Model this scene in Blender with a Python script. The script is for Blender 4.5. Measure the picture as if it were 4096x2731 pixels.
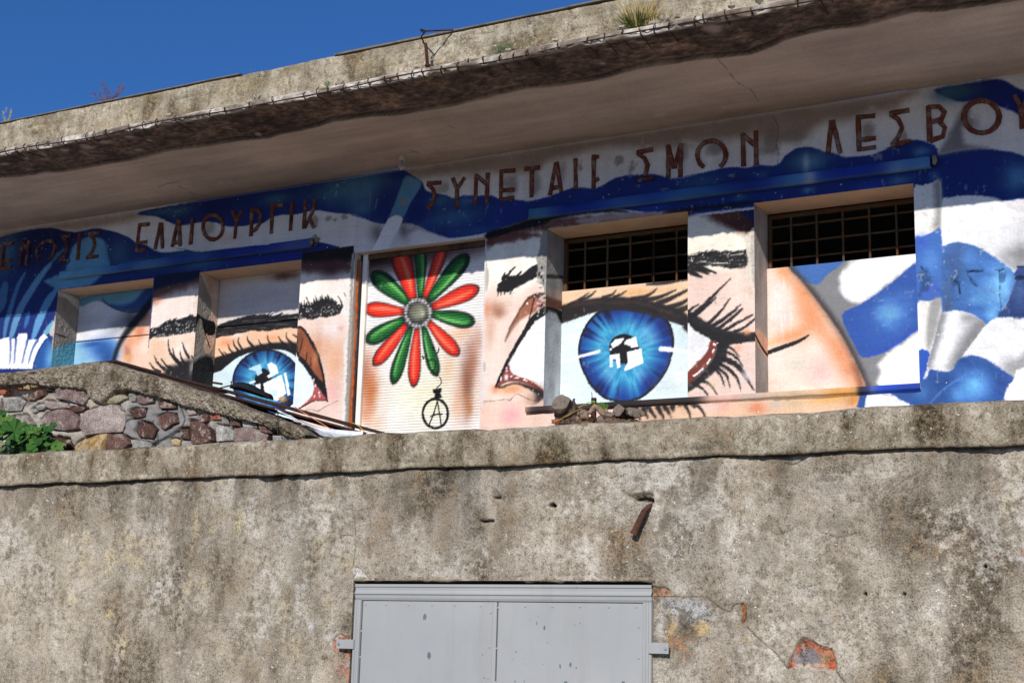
import bpy, bmesh, math, random
import numpy as np
from mathutils import Vector, Matrix, noise as mnoise

random.seed(7)
rng = np.random.default_rng(7)
SC = bpy.context.scene
COL = SC.collection
for _o in list(bpy.data.objects):
    bpy.data.objects.remove(_o)

# ------------------------------------------------------------------ camera
EYE = 1.65
FPX, CX, CY = 5797.36, 2048.0, 1365.5            # focal length and centre in photograph pixels
CAM = np.array([[0.88156057, 0.4713235, 0.02655403],      # right
                [0.07514581, -0.19564038, 0.97779238],    # up
                [-0.46605157, 0.85998779, 0.20788684]])   # forward
cam = bpy.data.cameras.new('camera')
cam.sensor_width = 36.0
cam.lens = FPX / 4096.0 * 36.0
cam.clip_start, cam.clip_end = 0.1, 2000.0
camo = bpy.data.objects.new('camera', cam)
COL.objects.link(camo)
_r, _u, _f = CAM
camo.matrix_world = Matrix(((_r[0], _u[0], -_f[0], 0), (_r[1], _u[1], -_f[1], 0),
                            (_r[2], _u[2], -_f[2], EYE), (0, 0, 0, 1)))
SC.camera = camo

# ------------------------------------------------------------------ sky and sun
SUN = Vector((0.20, -1.0, 0.560)).normalized()    # towards the sun
world = bpy.data.worlds.new('World')
SC.world = world
world.use_nodes = True
_n = world.node_tree.nodes
_sky = _n.new('ShaderNodeTexSky')
_sky.sky_type = 'NISHITA'
_sky.sun_disc = False
_sky.sun_elevation = math.asin(SUN.z)
_sky.sun_rotation = 2 * math.pi - math.atan2(SUN.x, SUN.y)
_sky.altitude = 0.0
_sky.air_density = 0.9
_sky.dust_density = 0.0
_sky.ozone_density = 10.0
_n['Background'].inputs['Strength'].default_value = 0.118
_hs = _n.new('ShaderNodeHueSaturation')
_hs.inputs['Saturation'].default_value = 1.07
_hs.inputs['Hue'].default_value = 0.505
world.node_tree.links.new(_sky.outputs['Color'], _hs.inputs['Color'])
world.node_tree.links.new(_hs.outputs['Color'], _n['Background'].inputs['Color'])
sun = bpy.data.lights.new('sun', 'SUN')
sun.energy = 4.4
sun.angle = math.radians(0.5)
sun.color = (1.0, 0.955, 0.89)
suno = bpy.data.objects.new('sun', sun)
COL.objects.link(suno)
suno.rotation_euler = SUN.to_track_quat('Z', 'Y').to_euler()
suno.location = (4, -12, 14)
SC.view_settings.view_transform = 'Standard'
SC.view_settings.look = 'None'
SC.view_settings.gamma = 1.0
SC.view_settings.exposure = 0.0
SC.render.engine = 'CYCLES'
SC.cycles.max_bounces = 8
SC.cycles.diffuse_bounces = 5

# ------------------------------------------------------------------ measuring: photograph pixel -> point on a plane
def ray(x, y):
    return CAM.T @ np.array([(x - CX) / FPX, -(y - CY) / FPX, 1.0])
def at(x, y, Y):
    d = ray(x, y); p = d * (Y / d[1]); return np.array([p[0], p[1], p[2] + EYE])
def at_z(x, y, Z):
    d = ray(x, y); p = d * ((Z - EYE) / d[2]); return np.array([p[0], p[1], p[2] + EYE])
def at_x(x, y, X):
    d = ray(x, y); p = d * (X / d[0]); return np.array([p[0], p[1], p[2] + EYE])
_k = 2351 / 1366.0
CR = {'A': (0, 0, _k), 'B': (1366, 0, _k), 'C': (2730, 0, _k), 'D': (0, 911, _k), 'E': (1366, 911, _k),
      'F': (2730, 911, _k), 'L': (0, 1820, _k), 'M': (1366, 1820, _k), 'N': (2730, 1820, _k),
      'G1': (0, 1000, 4), 'G2': (588, 1000, 4), 'G3': (1176, 900, 3), 'G4': (1900, 780, 3), 'G5': (2600, 700, 3),
      'G6': (3312, 600, 3), 'G7': (1960, 1400, 3), 'H1': (0, 780, 3), 'H2': (700, 600, 3), 'H3': (1400, 550, 3),
      'H4': (2100, 450, 3), 'H5': (2700, 380, 3), 'H6': (3312, 280, 3), 'R': (1560, 60, 6)}
def px(c, pts):
    x0, y0, s = CR[c]
    return [(x0 + p[0] / s, y0 + p[1] / s) for p in pts]
def MP(*a):
    out = []
    for c, pts in zip(a[::2], a[1::2]):
        out += px(c, pts)
    return out
def W(c, x, y, Y):
    q = px(c, [(x, y)])[0]
    return Vector(at(q[0], q[1], Y))

# ------------------------------------------------------------------ objects
def link(name, me, parent=None, mats=()):
    o = bpy.data.objects.new(name, me)
    COL.objects.link(o)
    for m in mats:
        if me is not None: me.materials.append(m)
    if parent is not None:
        o.parent = parent
        o.matrix_parent_inverse = parent.matrix_world.inverted()
    return o
def thing(name, label, cat, loc=(0, 0, 0), group=None):
    o = bpy.data.objects.new(name, None)
    COL.objects.link(o)
    o.location = loc
    o.empty_display_size = 0.1
    o.matrix_world = Matrix.Translation(loc)
    tag(o, label, cat, group)
    return o
def tag(o, label=None, cat=None, group=None, kind=None):
    if label: o['label'] = label
    if cat: o['category'] = cat
    if group: o['group'] = group
    if kind: o['kind'] = kind
    return o
def pymesh(name, v, f, smooth=False):
    me = bpy.data.meshes.new(name)
    me.from_pydata([tuple(p) for p in v], [], [tuple(p) for p in f])
    me.update()
    if smooth:
        me.polygons.foreach_set('use_smooth', [True] * len(me.polygons))
    return me
class MB:
    """collects boxes, tubes and fans; build() makes ONE mesh object"""
    def __init__(s): s.v = []; s.f = []
    def add(s, v, f):
        n = len(s.v); s.v += [tuple(p) for p in v]; s.f += [tuple(i + n for i in q) for q in f]
    def box(s, x0, x1, y0, y1, z0, z1):
        s.add([(x0, y0, z0), (x1, y0, z0), (x1, y1, z0), (x0, y1, z0), (x0, y0, z1), (x1, y0, z1), (x1, y1, z1), (x0, y1, z1)],
              [(0, 3, 2, 1), (4, 5, 6, 7), (0, 1, 5, 4), (1, 2, 6, 5), (2, 3, 7, 6), (3, 0, 4, 7)])
    def bbox(s, x0, x1, y0, y1, z0, z1, b):
        """box with chamfered edges towards the viewer (-y)"""
        v = [(x0, y1, z0), (x1, y1, z0), (x1, y1, z1), (x0, y1, z1),
             (x0, y0 + b, z0), (x1, y0 + b, z0), (x1, y0 + b, z1), (x0, y0 + b, z1),
             (x0 + b, y0, z0 + b), (x1 - b, y0, z0 + b), (x1 - b, y0, z1 - b), (x0 + b, y0, z1 - b)]
        s.add(v, [(3, 2, 1, 0), (0, 1, 5, 4), (1, 2, 6, 5), (2, 3, 7, 6), (3, 0, 4, 7),
                  (4, 5, 9, 8), (5, 6, 10, 9), (6, 7, 11, 10), (7, 4, 8, 11), (8, 9, 10, 11)])
    def tube(s, pts, r, n=8, cap=True, flat=None):
        pts = [Vector(p) for p in pts]
        rs = r if isinstance(r, (list, tuple)) else [r] * len(pts)
        rings = []
        up = Vector((0.13, 0.31, 0.94)).normalized()
        for i, p in enumerate(pts):
            t = (pts[min(i + 1, len(pts) - 1)] - pts[max(i - 1, 0)]).normalized()
            a = t.cross(up)
            if a.length < 1e-3: a = t.cross(Vector((1, 0, 0)))
            a.normalize(); b = t.cross(a)
            rings.append([p + (a * math.cos(k * 2 * math.pi / n) + b * math.sin(k * 2 * math.pi / n)) * rs[i] for k in range(n)])
        v = [q for ring in rings for q in ring]; f = []
        for i in range(len(pts) - 1):
            for k in range(n):
                f.append((i * n + k, i * n + (k + 1) % n, (i + 1) * n + (k + 1) % n, (i + 1) * n + k))
        if cap:
            f.append(tuple(range(n))[::-1]); f.append(tuple(range((len(pts) - 1) * n, len(pts) * n)))
        s.add(v, f)
    def mesh(s, name, smooth=False): return pymesh(name, s.v, s.f, smooth)
    def build(s, name, m, parent=None, smooth=False):
        return link(name, s.mesh(name, smooth), parent, [m] if m else [])

# ------------------------------------------------------------------ materials
def srgb(c):
    c = np.asarray(c, float) / 255.0
    return np.where(c <= 0.04045, c / 12.92, ((c + 0.055) / 1.055) ** 2.4)
def L4(c): return (*srgb(c), 1.0)
class NT:
    def __init__(s, name):
        s.m = bpy.data.materials.new(name); s.m.use_nodes = True
        s.t = s.m.node_tree; s.b = s.t.nodes['Principled BSDF']
        s.co = s.t.nodes.new('ShaderNodeTexCoord').outputs['Object']
    def n(s, t, **k):
        d = s.t.nodes.new(t)
        for a, b in k.items(): setattr(d, a, b)
        return d
    def l(s, a, b): s.t.links.new(a, b)
    def noise(s, scale, detail=6, rough=0.6, stretch=None, off=0.0, dist=0.0):
        n = s.n('ShaderNodeTexNoise'); n.inputs['Scale'].default_value = scale
        n.inputs['Detail'].default_value = detail; n.inputs['Roughness'].default_value = rough
        n.inputs['Distortion'].default_value = dist
        m = s.n('ShaderNodeMapping'); m.inputs['Location'].default_value = (off, off * 1.7, off * 0.6)
        if stretch: m.inputs['Scale'].default_value = stretch
        s.l(s.co, m.inputs['Vector']); s.l(m.outputs['Vector'], n.inputs['Vector'])
        return n.outputs['Fac']
    def vor(s, scale, feat='F1', rand=1.0):
        n = s.n('ShaderNodeTexVoronoi', feature=feat); n.inputs['Scale'].default_value = scale
        n.inputs['Randomness'].default_value = rand
        s.l(s.co, n.inputs['Vector']); return n
    def ramp(s, fac, stops, interp='LINEAR'):
        r = s.n('ShaderNodeValToRGB'); r.color_ramp.interpolation = interp
        e = r.color_ramp.elements
        while len(e) < len(stops): e.new(0.5)
        for i, (p, c) in enumerate(stops):
            e[i].position = p; e[i].color = c if len(c) == 4 else L4(c)
        s.l(fac, r.inputs['Fac']); return r.outputs['Color']
    def mix(s, fac, a, b, mode='MIX'):
        x = s.n('ShaderNodeMix', data_type='RGBA', blend_type=mode)
        for sock, val in ((x.inputs['Factor'], fac), (x.inputs['A'], a), (x.inputs['B'], b)):
            if isinstance(val, (int, float)): sock.default_value = val
            elif isinstance(val, tuple): sock.default_value = val if len(val) == 4 else L4(val)
            else: s.l(val, sock)
        return x.outputs['Result']
    def math(s, op, a, b=0.0):
        x = s.n('ShaderNodeMath', operation=op)
        for sock, val in ((x.inputs[0], a), (x.inputs[1], b)):
            if isinstance(val, (int, float)): sock.default_value = val
            else: s.l(val, sock)
        return x.outputs[0]
    def col(s, c):
        if isinstance(c, tuple): s.b.inputs['Base Color'].default_value = L4(c)
        else: s.l(c, s.b.inputs['Base Color'])
    def done(s, rough=0.85, spec=0.25, metal=0.0, bump=None):
        s.b.inputs['Roughness'].default_value = rough
        s.b.inputs['Specular IOR Level'].default_value = spec
        s.b.inputs['Metallic'].default_value = metal
        prev = None
        for h, st, di in (bump or []):
            b = s.n('ShaderNodeBump'); b.inputs['Strength'].default_value = st; b.inputs['Distance'].default_value = di
            s.l(h, b.inputs['Height'])
            if prev is not None: s.l(prev, b.inputs['Normal'])
            prev = b.outputs['Normal']
        if prev is not None: s.l(prev, s.b.inputs['Normal'])
        return s.m
    def attr(s, name='Col'):
        return s.n('ShaderNodeVertexColor', layer_name=name)

def simple(name, cols, scale=8, rough=0.85, spec=0.25, metal=0.0, bump=0.3, bd=0.01, fine=60, detail=8, stretch=None):
    t = NT(name)
    f = t.noise(scale, detail, 0.65, stretch)
    n = len(cols)
    t.col(t.ramp(f, [(0.3 + 0.4 * i / max(1, n - 1), c) for i, c in enumerate(cols)]))
    return t.done(rough, spec, metal, [(t.noise(fine, 6, 0.7), bump, bd)])
MAT = {}
def paint_mat(name, gain=1.0, bscale=90, bump=0.25, rough=0.7):
    t = NT(name)
    a = t.attr().outputs['Color']
    g = t.ramp(t.noise(3.0, 8, 0.65), [(0.3, (238, 237, 236)), (0.65, (255, 255, 255))])
    g2 = t.ramp(t.noise(70, 4, 0.7), [(0.28, (232, 232, 232)), (0.58, (255, 255, 255))])
    t.col(t.mix(1.0, t.mix(1.0, a, g, 'MULTIPLY'), g2, 'MULTIPLY'))
    return t.done(rough, 0.25, 0, [(t.noise(9, 6, 0.6), 0.18, 0.03), (t.noise(bscale, 6, 0.7), bump, 0.006)])
MAT['mural'] = paint_mat('mural_paint_on_plaster')
MAT['board'] = paint_mat('mural_paint_on_board', bscale=160, bump=0.06, rough=0.6)
MAT['slatpaint'] = paint_mat('mural_paint_on_metal', bscale=200, bump=0.03, rough=0.5)
MAT['rough'] = paint_mat('bare_rough_plaster', bscale=55, bump=0.6, rough=0.95)

# ------------------------------------------------------------------ painting flat colour on grids of points
def fbm(us, vs, scale, octv=4, seed=0, gain=0.5):
    r = np.random.default_rng(seed)
    out = np.zeros((len(vs), len(us))); amp = 1.0; tot = 0.0
    fu, fv = (scale if isinstance(scale, tuple) else (scale, scale))
    for o in range(octv):
        a = (us - us[0]) * fu * 2 ** o + r.random() * 7; b = (vs - vs[0]) * fv * 2 ** o + r.random() * 7
        ia = np.floor(a).astype(int); ib = np.floor(b).astype(int)
        Lt = r.random((ib.max() + 2, ia.max() + 2))
        fa = a - ia; fb = b - ib
        fa = fa * fa * (3 - 2 * fa); fb = (fb * fb * (3 - 2 * fb))[:, None]
        v = (Lt[ib][:, ia] * (1 - fa) + Lt[ib][:, ia + 1] * fa) * (1 - fb) + (Lt[ib + 1][:, ia] * (1 - fa) + Lt[ib + 1][:, ia + 1] * fa) * fb
        out += amp * v; tot += amp; amp *= gain
    return out / tot
def spline(pts, closed=True, k=4):
    p = np.asarray(pts, float); n = len(p)
    out = []
    rngi = range(n) if closed else range(n - 1)
    for i in rngi:
        if closed: a, b, c, d = p[(i - 1) % n], p[i], p[(i + 1) % n], p[(i + 2) % n]
        else: a, b, c, d = p[max(i - 1, 0)], p[i], p[i + 1], p[min(i + 2, n - 1)]
        for j in range(k):
            t = j / k
            out.append(0.5 * ((2 * b) + (c - a) * t + (2 * a - 5 * b + 4 * c - d) * t * t + (3 * b - a - 3 * c + d) * t ** 3))
    if not closed: out.append(p[-1])
    return np.array(out)
class Canvas:
    def __init__(s, us, vs, base, mapf, seed=1):
        s.us, s.vs, s.map = np.asarray(us, float), np.asarray(vs, float), mapf
        nv, nu = len(vs), len(us)
        s.rgb = np.ones((nv, nu, 3)) * np.asarray(base, float)
        s.al = np.zeros((nv, nu)); s.h = np.zeros((nv, nu)); s.clip = None
        s.wob = (fbm(s.us, s.vs, 18, 3, seed) - 0.5)
    def conv(s, pts): return np.array([s.map(x, y) for x, y in pts])
    def sl(s, p, m):
        a, b = np.searchsorted(s.us, [p[:, 0].min() - m, p[:, 0].max() + m]); c, d = np.searchsorted(s.vs, [p[:, 1].min() - m, p[:, 1].max() + m])
        return slice(c, d), slice(a, b)
    def poly(s, pts, soft=0.006, curve=True, wob=0.0):
        p = s.conv(pts)
        if curve: p = spline(p, True, 3)
        sl = s.sl(p, soft + 0.01)
        U, V = s.us[sl[1]], s.vs[sl[0]]
        ins = np.zeros((len(V), len(U)), bool)
        dist = np.full((len(V), len(U)), soft + 0.02)
        if not len(U) or not len(V): return sl, np.zeros((len(V), len(U)))
        m = soft + 0.012
        for (x0, y0), (x1, y1) in zip(p, np.roll(p, -1, 0)):
            if y0 != y1:
                lo, hi = (y0, y1) if y0 < y1 else (y1, y0)
                i0, i1 = np.searchsorted(V, [lo, hi])
                if i1 > i0:
                    xc = x0 + (V[i0:i1] - y0) * (x1 - x0) / (y1 - y0)
                    ins[i0:i1] ^= U[None, :] < xc[:, None]
            a, b = np.searchsorted(U, [min(x0, x1) - m, max(x0, x1) + m]); c, d = np.searchsorted(V, [min(y0, y1) - m, max(y0, y1) + m])
            if b > a and d > c:
                uu, vv = U[a:b][None, :], V[c:d][:, None]
                dx, dy = x1 - x0, y1 - y0; q = dx * dx + dy * dy + 1e-12
                t = np.clip(((uu - x0) * dx + (vv - y0) * dy) / q, 0, 1)
                dd = np.hypot(uu - x0 - t * dx, vv - y0 - t * dy)
                dist[c:d, a:b] = np.minimum(dist[c:d, a:b], dd)
        sd = np.where(ins, dist, -dist)
        if wob: sd = sd + s.wob[sl] * min(wob * .22, .035)
        t = np.clip(sd / (2 * max(soft, 1e-4)) + 0.5, 0, 1)
        return sl, t * t * (3 - 2 * t)
    def put(s, sl, m, col, a=1.0):
        m = m * a
        if s.clip is not None: m = m * s.clip[sl]
        s.rgb[sl] = s.rgb[sl] * (1 - m[..., None]) + np.asarray(col, float) * m[..., None]
        s.al[sl] = np.maximum(s.al[sl], m)
    def fill(s, pts, col, soft=0.006, a=1.0, curve=True, wob=0.0):
        sl, m = s.poly(pts, soft, curve, wob); s.put(sl, m, col, a)
    def mask(s, pts, soft=0.006, curve=True):
        o = np.zeros_like(s.al); sl, m = s.poly(pts, soft, curve); o[sl] = m; return o
    def stroke(s, pts, wpx, col, soft=0.006, a=1.0, curve=True, wob=0.0, taper=None):
        """wpx: full widths in photograph pixels, one or a list"""
        p = s.conv(pts)
        k = np.hypot(*(s.conv([(pts[0][0], pts[0][1] + 1)])[0] - p[0]))
        w = np.asarray(wpx if isinstance(wpx, (list, tuple)) else [wpx] * len(p), float) * k / 2
        q = np.column_stack([p, w])
        if curve and len(p) > 2: q = spline(q, False, 4)
        sl = s.sl(q[:, :2], q[:, 2].max() + soft + 0.01)
        U, V = s.us[sl[1]], s.vs[sl[0]]
        best = np.full((len(V), len(U)), -1.0)
        for (x0, y0, w0), (x1, y1, w1) in zip(q[:-1], q[1:]):
            m = max(w0, w1) + soft + 0.01
            i, j = np.searchsorted(U, [min(x0, x1) - m, max(x0, x1) + m]); c, d = np.searchsorted(V, [min(y0, y1) - m, max(y0, y1) + m])
            if j > i and d > c:
                uu, vv = U[i:j][None, :], V[c:d][:, None]
                dx, dy = x1 - x0, y1 - y0; qq = dx * dx + dy * dy + 1e-12
                t = np.clip(((uu - x0) * dx + (vv - y0) * dy) / qq, 0, 1)
                best[c:d, i:j] = np.maximum(best[c:d, i:j], w0 + (w1 - w0) * t - np.hypot(uu - x0 - t * dx, vv - y0 - t * dy))
        if wob: best = best + s.wob[sl] * min(wob * .22, .035)
        t = np.clip(best / (2 * max(soft, 1e-4)) + 0.5, 0, 1)
        s.put(sl, t * t * (3 - 2 * t), col, a)
        return sl, t
    def blob(s, c, r, col, a=1.0, rot=0.0, nz=0.0, pw=2.0):
        p = s.conv([c, (c[0] + r[0], c[1]), (c[0], c[1] + r[1])])
        ru, rv = np.hypot(*(p[1] - p[0])) + 1e-6, np.hypot(*(p[2] - p[0])) + 1e-6
        R = max(ru, rv) * 1.9
        sl = s.sl(np.array([p[0] - R, p[0] + R]), 0)
        uu, vv = s.us[sl[1]][None, :] - p[0][0], s.vs[sl[0]][:, None] - p[0][1]
        cr, sr = math.cos(rot), math.sin(rot)
        a1, b1 = uu * cr + vv * sr, -uu * sr + vv * cr
        d = np.sqrt((a1 / ru) ** 2 + (b1 / rv) ** 2)
        if nz: d = d + s.wob[sl] * nz
        s.put(sl, np.exp(-np.clip(d, 0, 9) ** pw * 1.15), col, a)
    def lin(s): return srgb(np.clip(s.rgb, 0, 255))
def grid_mesh(name, us, vs, pos, keep=None, rgb=None, alpha=None, tone=None, smooth=True, flip=False):
    """pos: (nv,nu,3); keep: (nv-1,nu-1) bool"""
    nv, nu = len(vs), len(us)
    idx = np.arange(nv * nu).reshape(nv, nu)
    q = np.stack([idx[:-1, :-1], idx[:-1, 1:], idx[1:, 1:], idx[1:, :-1]], -1)
    if flip: q = q[..., ::-1]
    q = q[keep] if keep is not None else q.reshape(-1, 4)
    used = np.zeros(nv * nu, bool); used[q.ravel()] = True
    new = np.cumsum(used) - 1
    q = new[q]
    V = pos.reshape(-1, 3)[used]
    me = bpy.data.meshes.new(name)
    me.vertices.add(len(V)); me.vertices.foreach_set('co', V.astype(np.float32).ravel())
    me.loops.add(q.size); me.loops.foreach_set('vertex_index', q.astype(np.int32).ravel())
    me.polygons.add(len(q))
    me.polygons.foreach_set('loop_start', np.arange(0, q.size, 4, dtype=np.int32))
    me.polygons.foreach_set('loop_total', np.full(len(q), 4, np.int32))
    me.update(calc_edges=True)
    me.polygons.foreach_set('use_smooth', np.full(len(q), smooth, bool))
    if rgb is not None:
        c = np.ones((nv * nu, 4)); c[:, :3] = rgb.reshape(-1, 3)
        if alpha is not None: c[:, 3] = alpha.ravel()
        at_ = me.color_attributes.new('Col', 'FLOAT_COLOR', 'POINT')
        at_.data.foreach_set('color', c[used].astype(np.float32).ravel())
    if tone is not None:
        at_ = me.attributes.new('tone', 'FLOAT', 'POINT')
        at_.data.foreach_set('value', tone.ravel()[used].astype(np.float32))
    return me
def axis(lo, hi, step, snaps=(), outer=()):
    a = np.arange(lo, hi + step / 2, step)
    for e in snaps:
        i = int(np.argmin(abs(a - e))); a[i] = e
    return np.unique(np.concatenate([a, np.asarray(outer, float)])) if len(outer) else a
def part_empty(name, parent):
    o = bpy.data.objects.new(name, None); COL.objects.link(o); o.empty_display_size = .05
    o.parent = parent; o.matrix_parent_inverse = parent.matrix_world.inverted()
    return o

def brow(c, crop, top, bot, n, lean, h, seed, hair=(5, 9, 2)):
    """sprayed eyebrow: dark body, hairs licking out above it, pale gaps between the strokes"""
    r = np.random.default_rng(seed); k = CR[crop][2]
    T = spline(np.array(top, float), False, 6); B = spline(np.array(bot, float), False, 6)
    g_ = lambda P, t: np.array([np.interp(t, np.linspace(0, 1, len(P)), P[:, i]) for i in (0, 1)])
    c.fill(px(crop, [tuple(q) for q in T[::3]] + [tuple(q) for q in B[::-3]]), (23, 22, 24), 0.009, .97, True, .12)
    for i in range(n):
        t = (i + r.random()) / n; a, b = g_(T, t), g_(B, t)
        p0 = a + (b - a) * (.35 + .6 * r.random()); p2 = a + np.array([lean * (.6 + .8 * r.random()), -h * (.1 + .9 * r.random())]); p1 = (p0 + p2) / 2 + np.array([-lean * .25, -h * .25])
        c.stroke(px(crop, [tuple(p0), tuple(p1), tuple(p2)]), [x * (.7 + .6 * r.random()) for x in hair], (20, 20, 22), 0.006, .95)
    for i in range(n):
        t = (i + r.random()) / n; a, b = g_(T, t), g_(B, t)
        p0 = a + (b - a) * (.2 + .7 * r.random()); p2 = p0 + np.array([lean * (.8 + r.random()), -h * .35 * r.random()])
        c.stroke(px(crop, [tuple(p0), tuple((p0 + p2) / 2 + np.array([0, -h * .12])), tuple(p2)]), [1.5, 3.2, 1.2], [(86, 84, 84), (150, 146, 142), (60, 58, 58)][i % 3], 0.006, .55)
# ================================================================== the painted building: the mural on its front wall
YW, YP, YS = 10.0, 10.29, 10.10          # wall face, boards in the windows, roller shutter
ZS, ZL, ZB = 4.025 + EYE, 3.32 + EYE, 1.875 + EYE   # soffit, lintels, window sills
TERR = 2.0
WIN = [(-10.48, -9.262), (-8.708, -7.556), (-5.124, -3.916), (-3.388, -2.205)]
SHU = (-6.985, -5.695)
NV, BL, LB, TE = (20, 38, 132), (26, 58, 182), (104, 178, 226), (88, 148, 186)
WH, GY, BK = (240, 240, 240), (128, 128, 132), (20, 20, 23)
SK, CRM, OR, BR, DB, RD = (240, 208, 186), (248, 238, 228), (230, 146, 94), (116, 62, 44), (60, 32, 27), (146, 58, 52)
def planeY(Y): return lambda x, y: at(x, y, Y)[[0, 2]]

xs = axis(-11.5, -0.4, 0.006, [e for w in WIN + [SHU] for e in w], [-16, -14.5, -13, -12.2, -11.8, -0.2, 0.0, 0.4, 1.4, 2.6])
zs = axis(3.20, ZS, 0.006, [ZL, ZB], [1.9, 2.3, 2.7, 3.0, 3.1, ZS])
zs = zs[(zs <= ZS + 1e-6)]
cv = Canvas(xs, zs, (222, 217, 218), planeY(YW), 3)
nzA = fbm(xs, zs, 1.6, 5, 11); nzB = fbm(xs, zs, 7, 4, 12)

# bare pinkish plaster under the eaves
cv.fill(MP('H1', [(-400, 470), (0, 440), (1700, 200), (1650, 290), (1300, 360), (1000, 420), (700, 420), (300, 460), (-400, 600)]), (168, 146, 134), 0.05, 0.9, wob=0.2)
cv.fill(MP('H3', [(640, 380), (2351, 110)], 'H4', [(1200, 250), (2351, 80)], 'H5', [(1200, 180), (2351, 30)], 'H6', [(600, 320), (1060, 240), (900, 380), (820, 470), (500, 520)],
        'H5', [(2100, 300), (1800, 330), (1650, 420), (1500, 520), (1300, 560), (1000, 500), (700, 520), (300, 560), (100, 560)],
        'H4', [(2000, 400), (1500, 430), (1100, 400), (700, 480), (300, 580)], 'H3', [(2200, 400), (1700, 430), (1300, 450), (1000, 470), (850, 500)]), (150, 128, 116), 0.06, 0.9, wob=0.35)
for c, q, r, col, a in (('H3', (1110, 600), (90, 70), (150, 140, 136), .7), ('H3', (1930, 560), (110, 130), (140, 130, 126), .8), ('H3', (2230, 560), (80, 160), (140, 128, 122), .7),
                        ('H4', (450, 700), (60, 110), (160, 152, 150), .7), ('H4', (1900, 480), (60, 110), (158, 148, 146), .7), ('H5', (480, 640), (110, 80), (140, 130, 128), .8),
                        ('H5', (1150, 560), (150, 180), (132, 116, 108), .8), ('H5', (1420, 500), (190, 90), (138, 122, 114), .8), ('H6', (490, 720), (90, 130), (142, 130, 126), .8),
                        ('H2', (420, 930), (60, 80), (160, 148, 140), .7), ('H2', (640, 1070), (160, 60), (214, 188, 180), .6)):
    cv.blob(px(c, [q])[0], (r[0] / 3, r[1] / 3), col, a, nz=0.9, pw=4)

# the blue cloth, left
LBLUE = MP('H1', [(-600, 700), (-100, 540), (60, 490), (250, 440), (420, 410), (620, 395), (760, 430), (900, 445), (1000, 430), (1100, 405), (1220, 405), (1400, 450), (1550, 510), (1650, 580), (1750, 600),
           (1850, 660), (1950, 690), (2100, 680), (2250, 655)], 'H2', [(20, 1182), (140, 1195), (250, 1220), (400, 1215), (600, 1190), (800, 1170), (1000, 1150), (1150, 1165), (1300, 1150), (1450, 1135),
           (1620, 1105), (1750, 1110), (1900, 1145), (2000, 1175), (2125, 1218), (2120, 1330), (1500, 1420), (300, 1530)], 'D', [(1065, 480), (1065, 800), (400, 1100), (0, 1200), (-400, 1200)])
cv.fill(LBLUE, (20, 42, 128), 0.008)
cv.clip = cv.mask(LBLUE, 0.008)
cv.blob(px('H1', [(420, 640)])[0], (110, 90), (10, 18, 70), .8)
cv.blob(px('H1', [(700, 560)])[0], (90, 40), (12, 22, 84), .7)
cv.blob(px('H1', [(60, 700)])[0], (50, 90), (70, 130, 175), .8)
cv.fill(MP('H1', [(700, 1130), (540, 1030), (760, 930), (800, 860), (840, 740), (870, 640), (960, 545), (1110, 505), (1240, 530), (1290, 640), (1300, 760), (1330, 830), (1260, 920), (1180, 1010), (1080, 1080), (900, 1120)]), (98, 164, 200), 0.02, .95, wob=.15)
cv.blob(px('H1', [(1420, 700)])[0], (50, 60), (50, 92, 145), .8)
cv.blob(px('H1', [(1750, 830)])[0], (90, 22), (80, 140, 180), .8, rot=-.1)
cv.blob(px('H2', [(150, 1270)])[0], (110, 30), (44, 88, 150), .9)
cv.blob(px('H2', [(330, 1340)])[0], (90, 34), (60, 112, 170), .9)
cv.blob(px('H2', [(1300, 1290)])[0], (260, 50), (24, 40, 158), .8)
for c, pts, w, col in (('G1', [(1020, -10), (900, 110), (810, 220)], [8, 12, 10], (62, 112, 158)),
                       ('G1', [(800, 240), (640, 440), (470, 690), (330, 930), (255, 1120), (205, 1300), (170, 1410)], [14, 22, 24, 26, 24, 20, 14], (96, 156, 196)),
                       ('G1', [(400, 370), (290, 560), (215, 780), (140, 1020), (95, 1200), (72, 1370)], [8, 14, 16, 18, 16, 11], (70, 130, 182)),
                       ('G1', [(75, 570), (50, 700), (25, 850), (-20, 960)], [22, 32, 30, 20], (62, 116, 168)),
                       ('G1', [(900, 640), (800, 780), (700, 960), (620, 1150), (560, 1320), (515, 1430)], [14, 26, 26, 28, 20, 12], (92, 158, 206)),
                       ('G1', [(460, 1000), (430, 1130), (400, 1230)], [10, 16, 8], (50, 110, 190)),
                       ('G1', [(850, 1180), (780, 1260), (720, 1330)], [18, 20, 16], (110, 184, 214))):
    cv.stroke(px(c, pts), [x * 1.45 for x in w], col, 0.014, .95)
cv.clip = None
cv.fill(px('G1', [(-150, 1430), (0, 1425), (140, 1392), (165, 1430), (235, 1405), (255, 1450), (300, 1333), (430, 1328), (440, 1450), (490, 1434), (585, 1426), (600, 1440), (640, 1390), (700, 1335), (765, 1390), (690, 1520), (610, 1700), (545, 1900), (-150, 1900)]), (244, 244, 246), 0.006, 1, False)
for q, w in (([(165, 1425), (175, 1560), (160, 1800)], [10, 7, 3]), ([(258, 1440), (248, 1560), (225, 1800)], [12, 8, 3]), ([(440, 1440), (410, 1560), (350, 1800)], [13, 9, 4]), ([(600, 1440), (520, 1580), (455, 1800)], [14, 10, 4])):
    cv.stroke(px('G1', q), w, (40, 74, 160), 0.008, .85)
for q in ([(160, 1440), (160, 1800)], [(262, 1450), (235, 1800)], [(425, 1450), (370, 1800)], [(590, 1440), (520, 1560), (470, 1750)]):
    cv.stroke(px('G1', q), 5, (150, 160, 190), 0.016, .6)
cv.fill(MP('D', [(320, 760), (350, 800), (375, 830), (360, 1000), (230, 1000), (235, 930), (260, 850)]), (34, 82, 176), 0.008)
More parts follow.
